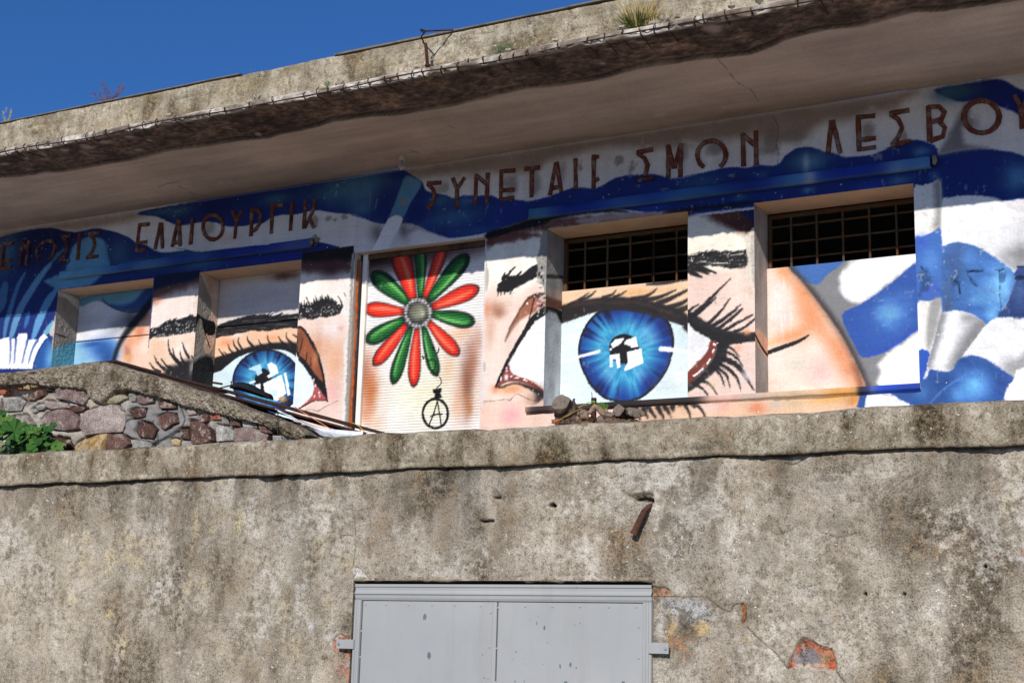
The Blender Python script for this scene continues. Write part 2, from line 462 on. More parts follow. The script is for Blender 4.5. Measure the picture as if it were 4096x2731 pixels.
cv.blob(px('D', [(345, 890)])[0], (22, 60), (96, 172, 214), .9)
cv.stroke(px('D', [(322, 762), (262, 850), (234, 930), (228, 990)]), 5, (18, 30, 90), 0.008, .8)
# worn corner beside the first window
cv.fill(MP('G1', [(905, 925), (925, 1000), (935, 1100), (930, 1568), (900, 1568), (850, 1480), (870, 1400), (800, 1360), (790, 1300), (850, 1180), (880, 1060)]), (200, 192, 184), 0.006, .95, wob=.03)
cv.fill(MP('D', [(375, 610), (400, 600), (410, 700), (410, 1000), (370, 1000), (355, 800), (380, 700)]), (176, 166, 152), 0.006, .8, wob=.03)

# pier between the first two windows
P12 = MP('D', [(1068, 330), (1380, 290), (1345, 1080), (1000, 1080)])
cv.clip = cv.mask(P12, 0.003, False)
cv.fill(P12, (244, 226, 216), 0.004, 1, False)
cv.fill(MP('D', [(900, 730), (1150, 770), (1340, 740), (1400, 1100), (900, 1100)]), (240, 202, 172), 0.06)
cv.blob(px('D', [(1250, 830)])[0], (50, 50), (250, 232, 220), .8)
cv.fill(MP('D', [(1000, 520), (1100, 490), (1200, 440), (1300, 410), (1400, 380), (1400, 250), (1000, 250)]), (92, 52, 46), 0.05, .9, wob=.6)
cv.fill(MP('D', [(1000, 420), (1150, 400), (1400, 330), (1400, 200), (1000, 200)]), (14, 22, 62), 0.03, 1)
cv.blob(px('D', [(1080, 500)])[0], (30, 20), (216, 150, 120), .7)
brow(cv, 'D', [(1030, 705), (1100, 675), (1160, 640), (1240, 632), (1300, 606), (1360, 610)], [(1020, 765), (1100, 752), (1200, 742), (1280, 728), (1360, 716)], 22, 46, 22, 301)
for k in range(70):
    q = (1040 + 300 * rng.random(), 650 + 95 * rng.random()); cv.blob(px('D', [q])[0], (1.3 + 2.2 * rng.random(), 1.2 + 2.4 * rng.random()), (225, 222, 215), .9)
for q in ([(1160, 770), (1165, 840), (1200, 900), (1250, 940)], [(1255, 790), (1275, 850), (1300, 890)], [(1240, 855), (1250, 900), (1275, 935)], [(1060, 880), (1085, 930), (1130, 970)],
          [(1110, 900), (1140, 940), (1180, 970)], [(1030, 930), (1060, 970), (1100, 990)], [(1190, 830), (1205, 890), (1240, 940)], [(1320, 880), (1350, 920), (1420, 960)]):
    cv.stroke(px('D', q), [4, 9, 13, 17][:len(q)], BK, 0.008, .92)
cv.fill(MP('D', [(1130, 975), (1220, 940), (1300, 905), (1400, 930), (1400, 1100), (1180, 1100)]), BK, 0.035, .95)
cv.blob(px('D', [(1320, 960)])[0], (9, 30), (170, 165, 160), .7, nz=1.5)
cv.fill(MP('G2', [(760, 720), (815, 700), (790, 1040), (730, 1020), (735, 860)]), (226, 208, 196), 0.004, .9, wob=.03)
cv.clip = None

# pier between the second window and the shutter
P2S = MP('G3', [(100, 330), (720, 250), (640, 2600), (-60, 2600)])
cv.clip = cv.mask(P2S, 0.003, False)
cv.fill(P2S, (243, 228, 220), 0.004, 1, False)
cv.fill(MP('G3', [(60, 540), (400, 560), (760, 520), (760, 200), (60, 200)]), (84, 48, 44), 0.05, .92, wob=.8)
cv.fill(MP('G3', [(60, 420), (400, 430), (760, 400), (760, 200), (60, 200)]), (26, 18, 22), 0.04, .97, wob=.4)
cv.blob(px('G3', [(430, 540)])[0], (40, 30), (74, 40, 38), .8)
cv.fill(MP('G3', [(40, 700), (400, 690), (640, 800), (600, 960), (40, 980)]), (248, 236, 226), 0.05, .9)
cv.fill(MP('G3', [(40, 1150), (300, 1130), (640, 1150), (640, 2600), (-60, 2600)]), (240, 212, 196), 0.05)
cv.blob(px('G3', [(300, 1420)])[0], (50, 60), (232, 160, 118), .7); cv.blob(px('G3', [(500, 1560)])[0], (60, 70), (230, 170, 134), .6)
cv.blob(px('G3', [(560, 1240)])[0], (12, 10), (214, 110, 100), .8); cv.blob(px('G3', [(450, 1250)])[0], (60, 40), (236, 226, 224), .8)
cv.blob(px('D', [(2290, 1120)])[0], (30, 60), (240, 180, 170), .8); cv.blob(px('D', [(2300, 950)])[0], (30, 60), (236, 178, 140), .8)
brow(cv, 'G3', [(50, 1020), (110, 960), (200, 965), (320, 900), (430, 895), (520, 960), (570, 1010)], [(50, 1125), (140, 1122), (330, 1112), (480, 1092), (570, 1050)], 26, -18, 70, 302)
for q in ([(148, 865), (180, 940), (200, 980)], [(268, 910), (290, 980)], [(310, 865), (340, 920), (380, 950)], [(465, 885), (500, 940)], [(525, 850), (560, 910), (585, 990)], [(600, 815), (630, 880)]):
    cv.stroke(px('G3', q), [2, 6, 7][:len(q)], BK, 0.006, .95)
for k in range(60):
    q = (60 + 480 * rng.random(), 960 + 150 * rng.random()); cv.blob(px('G3', [q])[0], (1.2 + 1.8 * rng.random(), 1.2 + 1.8 * rng.random()), (225, 222, 215), .85)
# inner corner of that eye
cv.fill(MP('D', [(2045, 690), (2085, 684), (2125, 735), (2170, 810), (2205, 900), (2228, 1000), (2245, 1110), (2255, 1190), (2215, 1120), (2160, 1040), (2110, 960), (2060, 900), (2040, 860)]), BK, 0.006)
cv.fill(MP('D', [(2052, 705), (2082, 702), (2118, 755), (2160, 840), (2190, 920), (2212, 1000), (2220, 1060), (2180, 1020), (2130, 950), (2090, 900), (2055, 860)]), (150, 84, 54), 0.010)
cv.blob(px('D', [(2170, 900)])[0], (14, 36), (206, 132, 92), .8); cv.blob(px('D', [(2070, 760)])[0], (12, 30), (110, 64, 44), .8)
for q in ([(2085, 760), (2070, 830), (2052, 880)], [(2112, 860), (2108, 910), (2100, 940)], [(2140, 900), (2138, 950)]):
    cv.stroke(px('D', q), [3, 6, 3][:len(q)], BK, 0.006, .85)
cv.fill(MP('D', [(2030, 900), (2060, 910), (2110, 965), (2150, 1040), (2160, 1090), (2145, 1150), (2100, 1200), (2050, 1240), (2000, 1240)]), (226, 236, 240), 0.006)
cv.fill(MP('D', [(2150, 1035), (2200, 1110), (2245, 1165), (2245, 1188), (2180, 1185), (2100, 1225), (2060, 1245), (2140, 1165), (2162, 1095)]), (176, 84, 80), 0.006)
cv.stroke(px('D', [(2050, 1250), (2110, 1215), (2170, 1190), (2252, 1188)]), [5, 5, 5, 3], (40, 20, 20), 0.005)
cv.stroke(px('D', [(2060, 905), (2110, 965), (2160, 1045), (2215, 1120), (2255, 1190)]), [10, 11, 10, 8, 5], BK, 0.005)
for q in ((2138, 1030), (2158, 1048), (2170, 1090), (2195, 1135), (2200, 1155), (2165, 1160)): cv.blob(px('D', [q])[0], (3.5, 6), (250, 240, 240), .95, pw=4)
# broken plaster edge and rust beside the shutter
cv.fill(MP('G3', [(690, 380), (735, 370), (715, 1000), (690, 1700), (630, 2600), (570, 2600), (600, 1700), (590, 1450), (640, 1300), (630, 1100), (560, 1060), (600, 930), (620, 820), (600, 740), (640, 620), (680, 560)]), (232, 228, 222), 0.004, .95, wob=.05)
cv.fill(MP('G3', [(700, 380), (735, 370), (722, 1000), (700, 1700), (660, 2600), (600, 2600), (625, 1800), (640, 1400), (660, 1100), (672, 700)]), (158, 152, 142), 0.004, .95, wob=.03)
cv.stroke(MP('G3', [(745, 430), (735, 800), (722, 1100), (705, 1350), (692, 1600), (660, 2100), (640, 2600)]), [7, 8, 10, 8, 9, 9, 10], (176, 88, 34), 0.004, .95, wob=.03)
cv.clip = None

# pier between the shutter and the third window
P3 = MP('E', [(1002, 20), (1420, -40), (1385, 1700), (950, 1700)])
cv.clip = cv.mask(P3, 0.003, False)
cv.fill(P3, (248, 240, 228), 0.004, 1, False)
cv.fill(MP('E', [(985, 470), (1200, 480), (1400, 440), (1400, 1700), (950, 1700)]), (242, 216, 200), 0.05)
cv.fill(MP('E', [(980, 130), (1100, 80), (1200, 50), (1320, 30), (1430, -10), (1430, -120), (980, -80)]), (96, 54, 46), 0.05, .9, wob=.6)
cv.fill(MP('E', [(980, 70), (1100, 40), (1220, 10), (1430, -40), (1430, -160), (980, -100)]), (22, 16, 18), 0.035, .97)
cv.fill(MP('E', [(980, 30), (1100, 10), (1200, -20), (1430, -110), (1430, -300), (980, -100)]), (24, 42, 140), 0.012, 1)
for q, r, col, a in (((1060, 560), (70, 60), (170, 110, 80), .75), ((1090, 590), (40, 40), (120, 74, 52), .5), ((1000, 560), (20, 60), (230, 130, 84), .7), ((1020, 700), (36, 120), (222, 176, 150), .7), ((1010, 1050), (50, 160), (244, 222, 210), .9),
                     ((1170, 1110), (100, 36), (232, 158, 104), .9), ((1060, 1110), (30, 30), (226, 140, 92), .8), ((1160, 1280), (120, 60), (236, 180, 150), .8), ((1150, 1330), (20, 34), (244, 150, 160), .7), ((1300, 1180), (60, 60), (190, 140, 110), .6)):
    cv.blob(px('E', [q])[0], (r[0] / _k, r[1] / _k), col, a)
cv.fill(MP('E', [(1068, 430), (1075, 390), (1100, 370), (1105, 330), (1135, 320), (1150, 330), (1190, 330), (1240, 320), (1340, 250), (1355, 330), (1300, 360), (1250, 385), (1200, 410), (1150, 440), (1080, 440)]), BK, 0.007, 1, wob=.08)
for q, w in (([(1135, 345), (1165, 300), (1192, 272)], [9, 8, 6]), ([(1080, 430), (1078, 470)], [6, 4]), ([(1100, 440), (1098, 462)], [6, 4]), ([(1125, 440), (1120, 462)], [6, 4]), ([(1175, 430), (1160, 455)], [6, 4]), ([(1200, 340), (1236, 305)], [9, 8]), ([(1110, 345), (1125, 310)], [9, 5]), ([(1290, 310), (1345, 255)], [14, 6])):
    cv.stroke(px('E', q), w, BK, 0.006)
# its eye: lid, lid line, white and corner
cv.fill(MP('E', [(1430, 455), (1340, 458), (1290, 480), (1245, 525), (1215, 580), (1180, 650), (1150, 720), (1130, 780), (1165, 720), (1215, 650), (1270, 610), (1330, 580), (1430, 540)]), (150, 92, 66), 0.02, .95)
cv.blob(px('E', [(1350, 530)])[0], (26, 30), (196, 108, 92), .7)
cv.stroke(px('E', [(1430, 452), (1340, 460), (1285, 490), (1240, 545), (1200, 620), (1160, 690), (1130, 775)]), [10, 10, 7, 5, 5, 4, 2], (34, 20, 18), 0.010, .9)
cv.stroke(px('E', [(1325, 480), (1310, 560), (1290, 630)]), [5, 6, 4], (34, 20, 18), 0.007, .9)
cv.fill(MP('E', [(1430, 610), (1330, 665), (1280, 720), (1235, 790), (1190, 870), (1150, 945), (1165, 985), (1220, 1020), (1300, 1040), (1400, 1100), (1430, 1110)]), (242, 242, 242), 0.006)
cv.stroke(px('E', [(1430, 560), (1370, 590), (1310, 640), (1260, 720), (1200, 820), (1150, 910), (1105, 1000), (1066, 1085)]), [36, 32, 26, 20, 17, 17, 16, 10], BK, 0.006)
cv.fill(MP('E', [(1150, 940), (1165, 990), (1220, 1025), (1290, 1045), (1385, 1110), (1380, 1125), (1300, 1085), (1220, 1060), (1140, 1060), (1075, 1095), (1100, 1030)]), (132, 66, 56), 0.006)
cv.blob(px('E', [(1140, 1010)])[0], (14, 16), (190, 90, 88), .8)
cv.stroke(px('E', [(1062, 1092), (1100, 1098), (1150, 1080), (1200, 1070), (1260, 1085), (1320, 1110), (1390, 1150)]), [8, 8, 6, 7, 12, 16, 24], (36, 22, 20), 0.012, .95)
cv.blob(px('E', [(1360, 1170)])[0], (22, 40), (40, 30, 30), .9)
for q, r in (((1132, 1028), (11, 14)), ((1170, 1022), (8, 5)), ((1208, 1032), (14, 4)), ((1262, 1048), (8, 6)), ((1135, 965), (4, 6)), ((1136, 985), (4, 6)), ((1098, 1040), (3, 14)), ((1278, 1052), (4, 4)), ((1278, 520), (5, 6))):
    cv.blob(px('E', [q])[0], (r[0] / 1.2, r[1] / 1.2), (252, 250, 250), .97, pw=4)
cv.fill(MP('E', [(1300, 1250), (1400, 1180), (1400, 1300), (1330, 1290)]), (232, 196, 176), 0.01, .9)
# chipped grey corner
cv.fill(MP('E', [(1400, -10), (1430, -10), (1420, 600), (1400, 600), (1395, 420), (1345, 370), (1350, 260), (1335, 215), (1365, 150), (1370, 80)]), (150, 147, 140), 0.004, .97, wob=.03)
for k in range(46):
    q = (1350 + 50 * rng.random(), 260 + 360 * rng.random()); cv.blob(px('E', [q])[0], (2 + 5 * rng.random(), 2 + 6 * rng.random()), ((200, 196, 190), (40, 38, 38))[k % 3 == 0], .9, nz=1, pw=4)
cv.fill(MP('E', [(1003, 250), (1016, 330), (1005, 420), (990, 420), (990, 240)]), (188, 178, 164), 0.004, .9, wob=.04)
cv.fill(MP('E', [(975, 930), (992, 930), (990, 980), (975, 985)]), (190, 184, 176), 0.004, .9)
cv.clip = None
# wall under the third and fourth windows
cv.fill(MP('G7', [(-60, 600), (500, 690), (800, 730), (1800, 640), (2351, 560), (2351, 900), (-60, 1100)]), (240, 204, 184), 0.03, .9)
cv.blob(px('G7', [(250, 780)])[0], (40, 36), (246, 168, 172), .8)
cv.fill(MP('G7', [(1700, 680), (2500, 620), (2500, 900), (1700, 900)]), (222, 182, 150), 0.02, .95)
for q in ([(1840, 700), (1890, 810)], [(1900, 690), (1990, 810)], [(2020, 690), (2080, 810)], [(2100, 680), (2180, 800)], [(2190, 680), (2260, 800)], [(2290, 670), (2340, 790)], [(1760, 700), (1800, 820)]):
    cv.stroke(px('G7', q), [22, 8], (30, 26, 24), 0.012, .95)
cv.fill(MP('F', [(60, 1190), (600, 1150), (1245, 1105), (1250, 1260), (0, 1330)]), (238, 196, 160), 0.02, .95)
for q, r, col in (((180, 1240), (90, 40), (240, 206, 196)), ((300, 1230), (60, 40), (240, 180, 160)), ((520, 1240), (60, 40), (234, 130, 90)), ((760, 1210), (110, 40), (222, 190, 150)), ((1000, 1180), (130, 40), (236, 176, 96)), ((1180, 1180), (60, 50), (214, 140, 70)), ((640, 1215), (60, 20), (206, 194, 186))):
    cv.blob(px('F', [q])[0], (r[0] / _k, r[1] / _k), col, .85, nz=.6)
cv.stroke(px('F', [(1238, 1095), (1250, 1160), (1265, 1260)]), 17, BK, 0.012, .95)
for q in ([(0, 1190), (40, 1260), (60, 1330)], [(60, 1190), (130, 1250), (165, 1320)], [(30, 1185), (80, 1230)]):
    cv.stroke(px('F', q), [18, 10, 4][:len(q)], BK, 0.010, .95)

# pier between the third and fourth windows
P34 = MP('F', [(30, -70), (520, -130), (505, 1160), (30, 1180)])
cv.clip = cv.mask(P34, 0.003, False)
cv.fill(P34, (250, 240, 222), 0.004, 1, False)
cv.fill(MP('F', [(20, 320), (150, 310), (350, 290), (520, 270), (520, 1180), (20, 1180)]), (242, 212, 196), 0.03)
cv.fill(MP('G5', [(540, 425), (700, 500), (850, 590), (1000, 650), (1120, 700), (1300, 720), (1300, 300), (540, 380)]), (74, 40, 34), 0.035, .97, wob=.5)
cv.blob(px('G5', [(950, 480)])[0], (70, 30), (104, 60, 50), .7)
cv.fill(MP('G5', [(940, 385), (1080, 440), (1180, 520), (1270, 600), (1300, 300), (900, 330)]), (20, 36, 96), 0.018, 1)
brow(cv, 'F', [(20, 195), (110, 165), (200, 165), (300, 162), (380, 165), (462, 148)], [(20, 252), (120, 262), (250, 265), (340, 285), (465, 262)], 20, 60, 14, 303)
for q in ([(30, 262), (130, 280), (232, 312)], [(30, 285), (80, 315), (135, 340)], [(40, 265), (120, 290), (180, 320)]): cv.stroke(px('F', q), [26, 20, 6], (28, 27, 28), 0.007)
for q in ([(180, 248), (260, 244), (330, 246)], [(40, 190), (100, 182)], [(330, 190), (420, 176)], [(40, 228), (70, 224)], [(110, 236), (160, 232)]): cv.stroke(px('F', q), [2, 5, 2][:len(q)], (226, 216, 200), 0.004, .9)
for k in range(50):
    q = (40 + 400 * rng.random(), 165 + 130 * rng.random()); cv.blob(px('F', [q])[0], (1.2 + 1.6 * rng.random(), 1.2 + 1.6 * rng.random()), (225, 222, 215), .8)
cv.fill(MP('F', [(430, 60), (520, 20), (520, 400), (455, 390), (420, 310), (450, 230), (440, 150)]), (222, 212, 196), 0.006, .95, wob=.08)
cv.fill(MP('F', [(470, 60), (520, 40), (520, 420), (490, 400), (470, 250)]), (186, 178, 168), 0.006, .9, wob=.05)
for q, w in (([(20, 640), (110, 570), (210, 470), (330, 350)], [26, 18, 10, 2]), ([(60, 620), (140, 560), (230, 480)], [16, 12, 4]), ([(180, 660), (250, 590), (325, 488)], [14, 9, 2]), ([(200, 680), (290, 620), (400, 530)], [14, 9, 2]),
             ([(240, 700), (320, 640), (410, 560)], [14, 10, 8]), ([(270, 720), (370, 660), (480, 600)], [12, 10, 5]), ([(320, 730), (420, 690), (505, 620)], [12, 10, 6]), ([(20, 600), (60, 560), (110, 530)], [16, 10, 3]), ([(150, 700), (260, 650), (380, 560)], [10, 8, 2]),
             ([(20, 665), (120, 720), (230, 755), (350, 765), (510, 748)], [40, 52, 40, 34, 30]), ([(250, 800), (330, 800), (450, 780)], [6, 5, 2])):
    cv.stroke(px('F', q), [x * 1.0 + 2 for x in w], (30, 28, 30), 0.008, .97)
cv.fill(MP('F', [(20, 590), (70, 585), (150, 640), (250, 685), (350, 718), (505, 722), (505, 778), (420, 782), (330, 796), (250, 792), (180, 785), (100, 745), (20, 690)]), (30, 28, 30), 0.014, .97)
cv.fill(MP('F', [(20, 668), (80, 705), (150, 745), (195, 782), (165, 860), (100, 950), (20, 1030)]), (240, 240, 240), 0.006)
cv.fill(MP('F', [(192, 780), (240, 788), (228, 850), (190, 930), (120, 1010), (20, 1090), (20, 1015), (110, 920), (170, 850)]), (126, 58, 46), 0.006)
for q in ([(215, 800), (228, 806)], [(216, 840), (210, 856)], [(190, 905), (170, 935)], [(140, 970), (80, 1020)]): cv.stroke(px('F', q), 8, (250, 246, 246), 0.004)
cv.fill(MP('F', [(245, 785), (320, 790), (305, 850), (300, 900), (250, 965), (160, 1045), (40, 1130), (20, 1095), (110, 1020), (195, 930), (240, 850)]), (32, 30, 32), 0.012, .95)
cv.stroke(px('F', [(262, 775), (250, 850), (215, 930), (150, 1020), (60, 1100)]), [26, 24, 24, 20, 10], (32, 30, 32), 0.010, .97)
for q, w in (([(270, 810), (330, 825), (392, 885)], [10, 9, 2]), ([(290, 850), (370, 890), (418, 955)], [10, 9, 2]), ([(190, 950), (260, 1010), (290, 1090)], [12, 9, 2]), ([(220, 950), (300, 1010), (328, 1098)], [12, 10, 2]),
             ([(250, 930), (360, 1010), (405, 1122)], [14, 12, 2]), ([(280, 900), (390, 960), (490, 1115)], [22, 20, 4]), ([(130, 1050), (190, 1080), (240, 1150)], [14, 9, 3]), ([(90, 1080), (140, 1110), (180, 1160)], [12, 8, 3])):
    cv.stroke(px('F', q), [x * 1.0 + 1 for x in w], (30, 28, 30), 0.007, .97)
for q, r, col, a in (((440, 720), (30, 24), (236, 156, 108), .8), ((380, 830), (30, 30), (226, 160, 130), .7), ((440, 1020), (40, 50), (244, 228, 228), .8), ((200, 1080), (40, 40), (216, 190, 150), .5), ((470, 430), (30, 60), (214, 190, 170), .7), ((440, 480), (16, 50), (240, 222, 206), .8)):
    cv.blob(px('F', [q])[0], (r[0] / _k, r[1] / _k), col, a, nz=.5)
cv.clip = None

# the blue cloth, upper band
UB = MP('H1', [(1650, 225), (1800, 175), (2351, 70)], 'H2', [(700, 520), (1500, 400), (2351, 250)], 'H3', [(300, 420), (560, 385), (650, 398), (760, 460), (870, 540), (900, 620), (960, 655), (1150, 695), (1250, 730), (1340, 705), (1480, 700), (1700, 700), (1800, 735), (2000, 750), (2170, 775)],
        'H4', [(0, 1070), (100, 1060), (250, 1020), (400, 970), (560, 910), (680, 900), (800, 915), (880, 905), (960, 860), (1060, 800), (1200, 760), (1400, 745), (1550, 740), (1680, 775), (1780, 790), (1900, 785), (2100, 730)],
        'H5', [(0, 1000), (150, 975), (350, 930), (480, 900), (620, 870), (750, 865), (850, 875), (1000, 845), (1080, 845), (1170, 855), (1260, 820), (1330, 730), (1450, 650), (1560, 625), (1680, 640), (1800, 690), (1900, 700), (2000, 735), (2070, 755)],
        'H6', [(200, 1050), (400, 1035), (560, 1010), (720, 940), (900, 860), (1020, 840), (1130, 850), (1250, 890), (1315, 945), (1335, 1015), (1500, 985), (1700, 955), (1900, 950), (2100, 970), (2351, 1030), (2900, 1180), (2900, 1600), (2351, 1548), (2150, 1570), (1950, 1520), (1750, 1510), (1550, 1525), (1372, 1560),
               (1360, 1400), (1340, 1350), (1230, 1370), (1030, 1440), (1000, 1480), (0, 1600)], 'H5', [(970, 1340), (150, 1440)], 'H4', [(1950, 1200), (1700, 1190), (1500, 1200), (1350, 1185), (1000, 1150), (700, 1165), (300, 1230), (60, 1262)],
        'H3', [(2140, 980), (2000, 1030), (1800, 1090), (1600, 1150), (1400, 1185), (1200, 1207), (1100, 1180), (950, 1130), (850, 1080), (750, 1040), (640, 1030), (600, 1042), (420, 1037), (300, 1022), (200, 985), (120, 950), (0, 920)],
        'H2', [(2280, 830), (2200, 790), (2100, 770), (1950, 760), (1820, 740), (1700, 725), (1560, 745), (1450, 775), (1300, 780), (1200, 800), (1120, 840), (1050, 880), (950, 890), (850, 910), (750, 920), (640, 920), (560, 895), (480, 870), (400, 860), (280, 870), (150, 900)],
        'H1', [(2300, 345), (2200, 365), (2100, 355), (2030, 330), (1960, 290), (1880, 260), (1750, 245)])
cv.fill(UB, (20, 44, 140), 0.008)
cv.clip = cv.mask(UB, 0.008)
for c, q, r, col, a in (('H1', (1950, 200), (260, 40), (56, 104, 146), .9), ('H2', (60, 730), (200, 70), (52, 98, 142), .85), ('H2', (480, 720), (260, 130), (16, 28, 112), .8), ('H2', (1200, 590), (160, 70), (58, 106, 150), .9), ('H2', (1750, 660), (180, 100), (22, 38, 140), .8),
                        ('H2', (2050, 470), (420, 150), (66, 116, 158), .95), ('H2', (2250, 700), (140, 90), (66, 116, 158), .9), ('H3', (180, 620), (330, 210), (72, 122, 162), .95), ('H3', (430, 780), (160, 240), (18, 32, 124), .9), ('H3', (580, 430), (110, 70), (20, 36, 132), .9),
                        ('H3', (820, 900), (120, 160), (16, 30, 120), .9), ('H3', (1080, 760), (160, 80), (60, 108, 160), .8), ('H3', (1250, 960), (330, 130), (60, 108, 164), .85), ('H3', (1400, 760), (120, 60), (66, 116, 166), .8), ('H3', (1500, 705), (150, 25), (30, 60, 190), .8), ('H3', (2000, 900), (220, 160), (24, 44, 160), .7),
                        ('H3', (1500, 1130), (300, 60), (44, 84, 160), .7), ('H4', (600, 990), (500, 60), (22, 42, 150), .6), ('H4', (2100, 850), (250, 60), (46, 88, 150), .8), ('H5', (300, 1010), (250, 60), (38, 74, 146), .7), ('H5', (750, 1020), (160, 26), (34, 32, 96), .6), ('H5', (1040, 960), (90, 50), (52, 98, 156), .7),
                        ('H5', (1600, 800), (230, 130), (84, 140, 176), .95), ('H5', (1575, 820), (46, 120), (176, 196, 204), .8), ('H6', (1110, 980), (110, 60), (76, 138, 190), .9), ('H6', (600, 1080), (300, 60), (24, 44, 150), .7), ('H6', (2280, 1290), (190, 190), (74, 136, 186), .95), ('H6', (1280, 1270), (60, 60), (60, 112, 170), .7),
                        ('H6', (1700, 1200), (300, 200), (20, 38, 142), .6), ('G6', (2330, 640), (60, 50), (120, 190, 230), .8), ('H6', (500, 1400), (200, 60), (28, 62, 196), .8), ('H6', (860, 1320), (150, 60), (70, 124, 172), .8), ('H5', (1600, 1140), (80, 40), (100, 150, 190), .8), ('H5', (780, 1230), (90, 50), (50, 100, 160), .7), ('H4', (1500, 1150), (200, 40), (28, 58, 196), .8)):
    cv.blob(px(c, [q])[0], (r[0] / 3, r[1] / 3), col, a, nz=.3)
cv.fill(MP('H3', [(660, 470), (760, 480), (860, 560), (740, 760), (640, 960), (560, 1060), (440, 1040), (520, 830), (600, 620)]), (86, 142, 178), 0.012, .97)
cv.clip = None
for q, r, a in (((330, 1150), (90, 130), .85), ((640, 1110), (60, 110), .8), ((760, 1100), (120, 40), .5)): cv.blob(px('H3', [q])[0], (r[0] / 3, r[1] / 3), (108, 106, 110), a, rot=.3)
cv.fill(MP('H3', [(420, 1045), (450, 990), (510, 945), (570, 933), (628, 968), (600, 1060), (530, 1190), (462, 1320), (420, 1390), (260, 1390), (330, 1230)]), (236, 234, 238), 0.005)
cv.fill(MP('H3', [(605, 1042), (640, 1030), (750, 1040), (850, 1080), (950, 1130), (1100, 1180), (1000, 1160), (880, 1130), (760, 1080)]), (160, 158, 164), 0.012, .7)
# dark arc above the brow at the shutter and third window
cv.fill(MP('H3', [(2351, 960), (2140, 985), (1950, 1050), (1640, 1150), (1640, 1220), (1800, 1180), (2000, 1120), (2351, 1030)], 'H4', [(400, 1270), (900, 1200), (1250, 1200), (1000, 1160), (500, 1210), (60, 1262)]), (16, 12, 16), 0.016, .97)
cv.fill(MP('H3', [(1640, 1225), (1900, 1160), (2351, 1060)], 'H4', [(300, 1290), (900, 1235), (1400, 1215), (1940, 1180), (1940, 1240), (900, 1330), (250, 1400), (0, 1430)], 'H3', [(2280, 1180), (1700, 1290)]), (96, 50, 44), 0.02, .85, wob=.4)
cv.fill(MP('H4', [(620, 1290), (1000, 1230), (1500, 1200), (1900, 1165), (1900, 1200), (1200, 1280), (700, 1330)]), (186, 164, 160), 0.012, .8)
cv.fill(MP('H5', [(-60, 1380), (300, 1330), (600, 1300), (980, 1270), (980, 1310), (-60, 1420)]), (22, 20, 40), 0.014, .9)

# right end of the wall
cv.fill(MP('H6', [(1272, 238), (1600, 170), (1900, 110), (2080, 118), (2200, 175), (2351, 255), (2900, 500), (2900, 760), (2400, 560), (2270, 525), (2150, 465), (2060, 440), (1960, 380), (1820, 345), (1690, 378), (1560, 382), (1450, 335)]), (18, 34, 138), 0.010)
cv.blob(px('H6', [(1560, 270)])[0], (100, 40), (48, 88, 128), .9); cv.blob(px('H6', [(1450, 260)])[0], (60, 24), (56, 98, 134), .9)
cv.fill(MP('H6', [(1330, 1015), (1400, 860), (1500, 680), (1600, 490), (1660, 400), (1700, 500), (1620, 640), (1620, 780), (1640, 880), (1760, 915), (1920, 935), (1700, 958), (1500, 990)]), (122, 118, 122), 0.03, .95)
cv.blob(px('H6', [(1770, 640)])[0], (22, 36), (150, 146, 146), .8, nz=.8)
# strip right of the fourth window
cv.fill(MP('G6', [(1028, 470), (1130, 430), (1240, 402), (1355, 398), (1362, 985), (1240, 995), (1130, 1040), (1040, 1095)]), (236, 234, 230), 0.005)
cv.fill(MP('G6', [(1265, 405), (1358, 398), (1362, 985), (1290, 980), (1255, 900), (1290, 800), (1280, 600)]), (132, 130, 128), 0.03, .8)
cv.fill(MP('G6', [(1030, 1100), (1130, 1042), (1240, 997), (1365, 983), (1380, 1700)], 'F', [(1785, 490), (1700, 505), (1605, 530)]), (56, 104, 190), 0.006)
cv.blob(px('G6', [(1120, 1120)])[0], (30, 34), (50, 84, 206), .9); cv.blob(px('G6', [(1230, 1350)])[0], (40, 60), (80, 138, 204), .8); cv.blob(px('F', [(1700, 430)])[0], (40, 30), (70, 92, 200), .8)
cv.fill(MP('F', [(1605, 530), (1700, 505), (1788, 490), (1770, 600), (1740, 720), (1710, 830), (1690, 858), (1620, 850)]), (232, 228, 222), 0.006, 1, wob=.05)
cv.fill(MP('F', [(1710, 510), (1788, 490), (1770, 600), (1730, 760), (1690, 840), (1680, 700)]), (140, 138, 136), 0.02, .8)
cv.fill(MP('F', [(1622, 848), (1700, 855), (1690, 930), (1655, 1040), (1630, 1050)]), (34, 80, 200), 0.005)
# white fold
cv.fill(MP('G6', [(1372, 605), (1450, 575), (1600, 550), (1750, 548), (1900, 560), (2040, 610), (2180, 690), (2351, 760), (2900, 900), (2900, 1700), (2351, 1500), (2260, 1480), (2150, 1380), (1990, 1280), (1850, 1200), (1680, 1130), (1560, 1105), (1450, 1120), (1385, 1165), (1362, 980)]), (240, 240, 241), 0.007)
cv.clip = cv.mask(MP('G6', [(1372, 605), (1750, 548), (2351, 760), (2900, 900), (2900, 1700), (2351, 1500), (1990, 1280), (1680, 1130), (1450, 1120), (1362, 980)]), 0.01)
cv.blob(px('G6', [(2220, 1310)])[0], (60, 44), (142, 142, 144), .9, rot=-.5); cv.blob(px('G6', [(2330, 1250)])[0], (36, 60), (130, 130, 132), .9); cv.blob(px('G6', [(2340, 900)])[0], (30, 60), (214, 214, 216), .8); cv.blob(px('G6', [(2200, 1320)])[0], (22, 20), (196, 196, 198), .6)
cv.clip = None
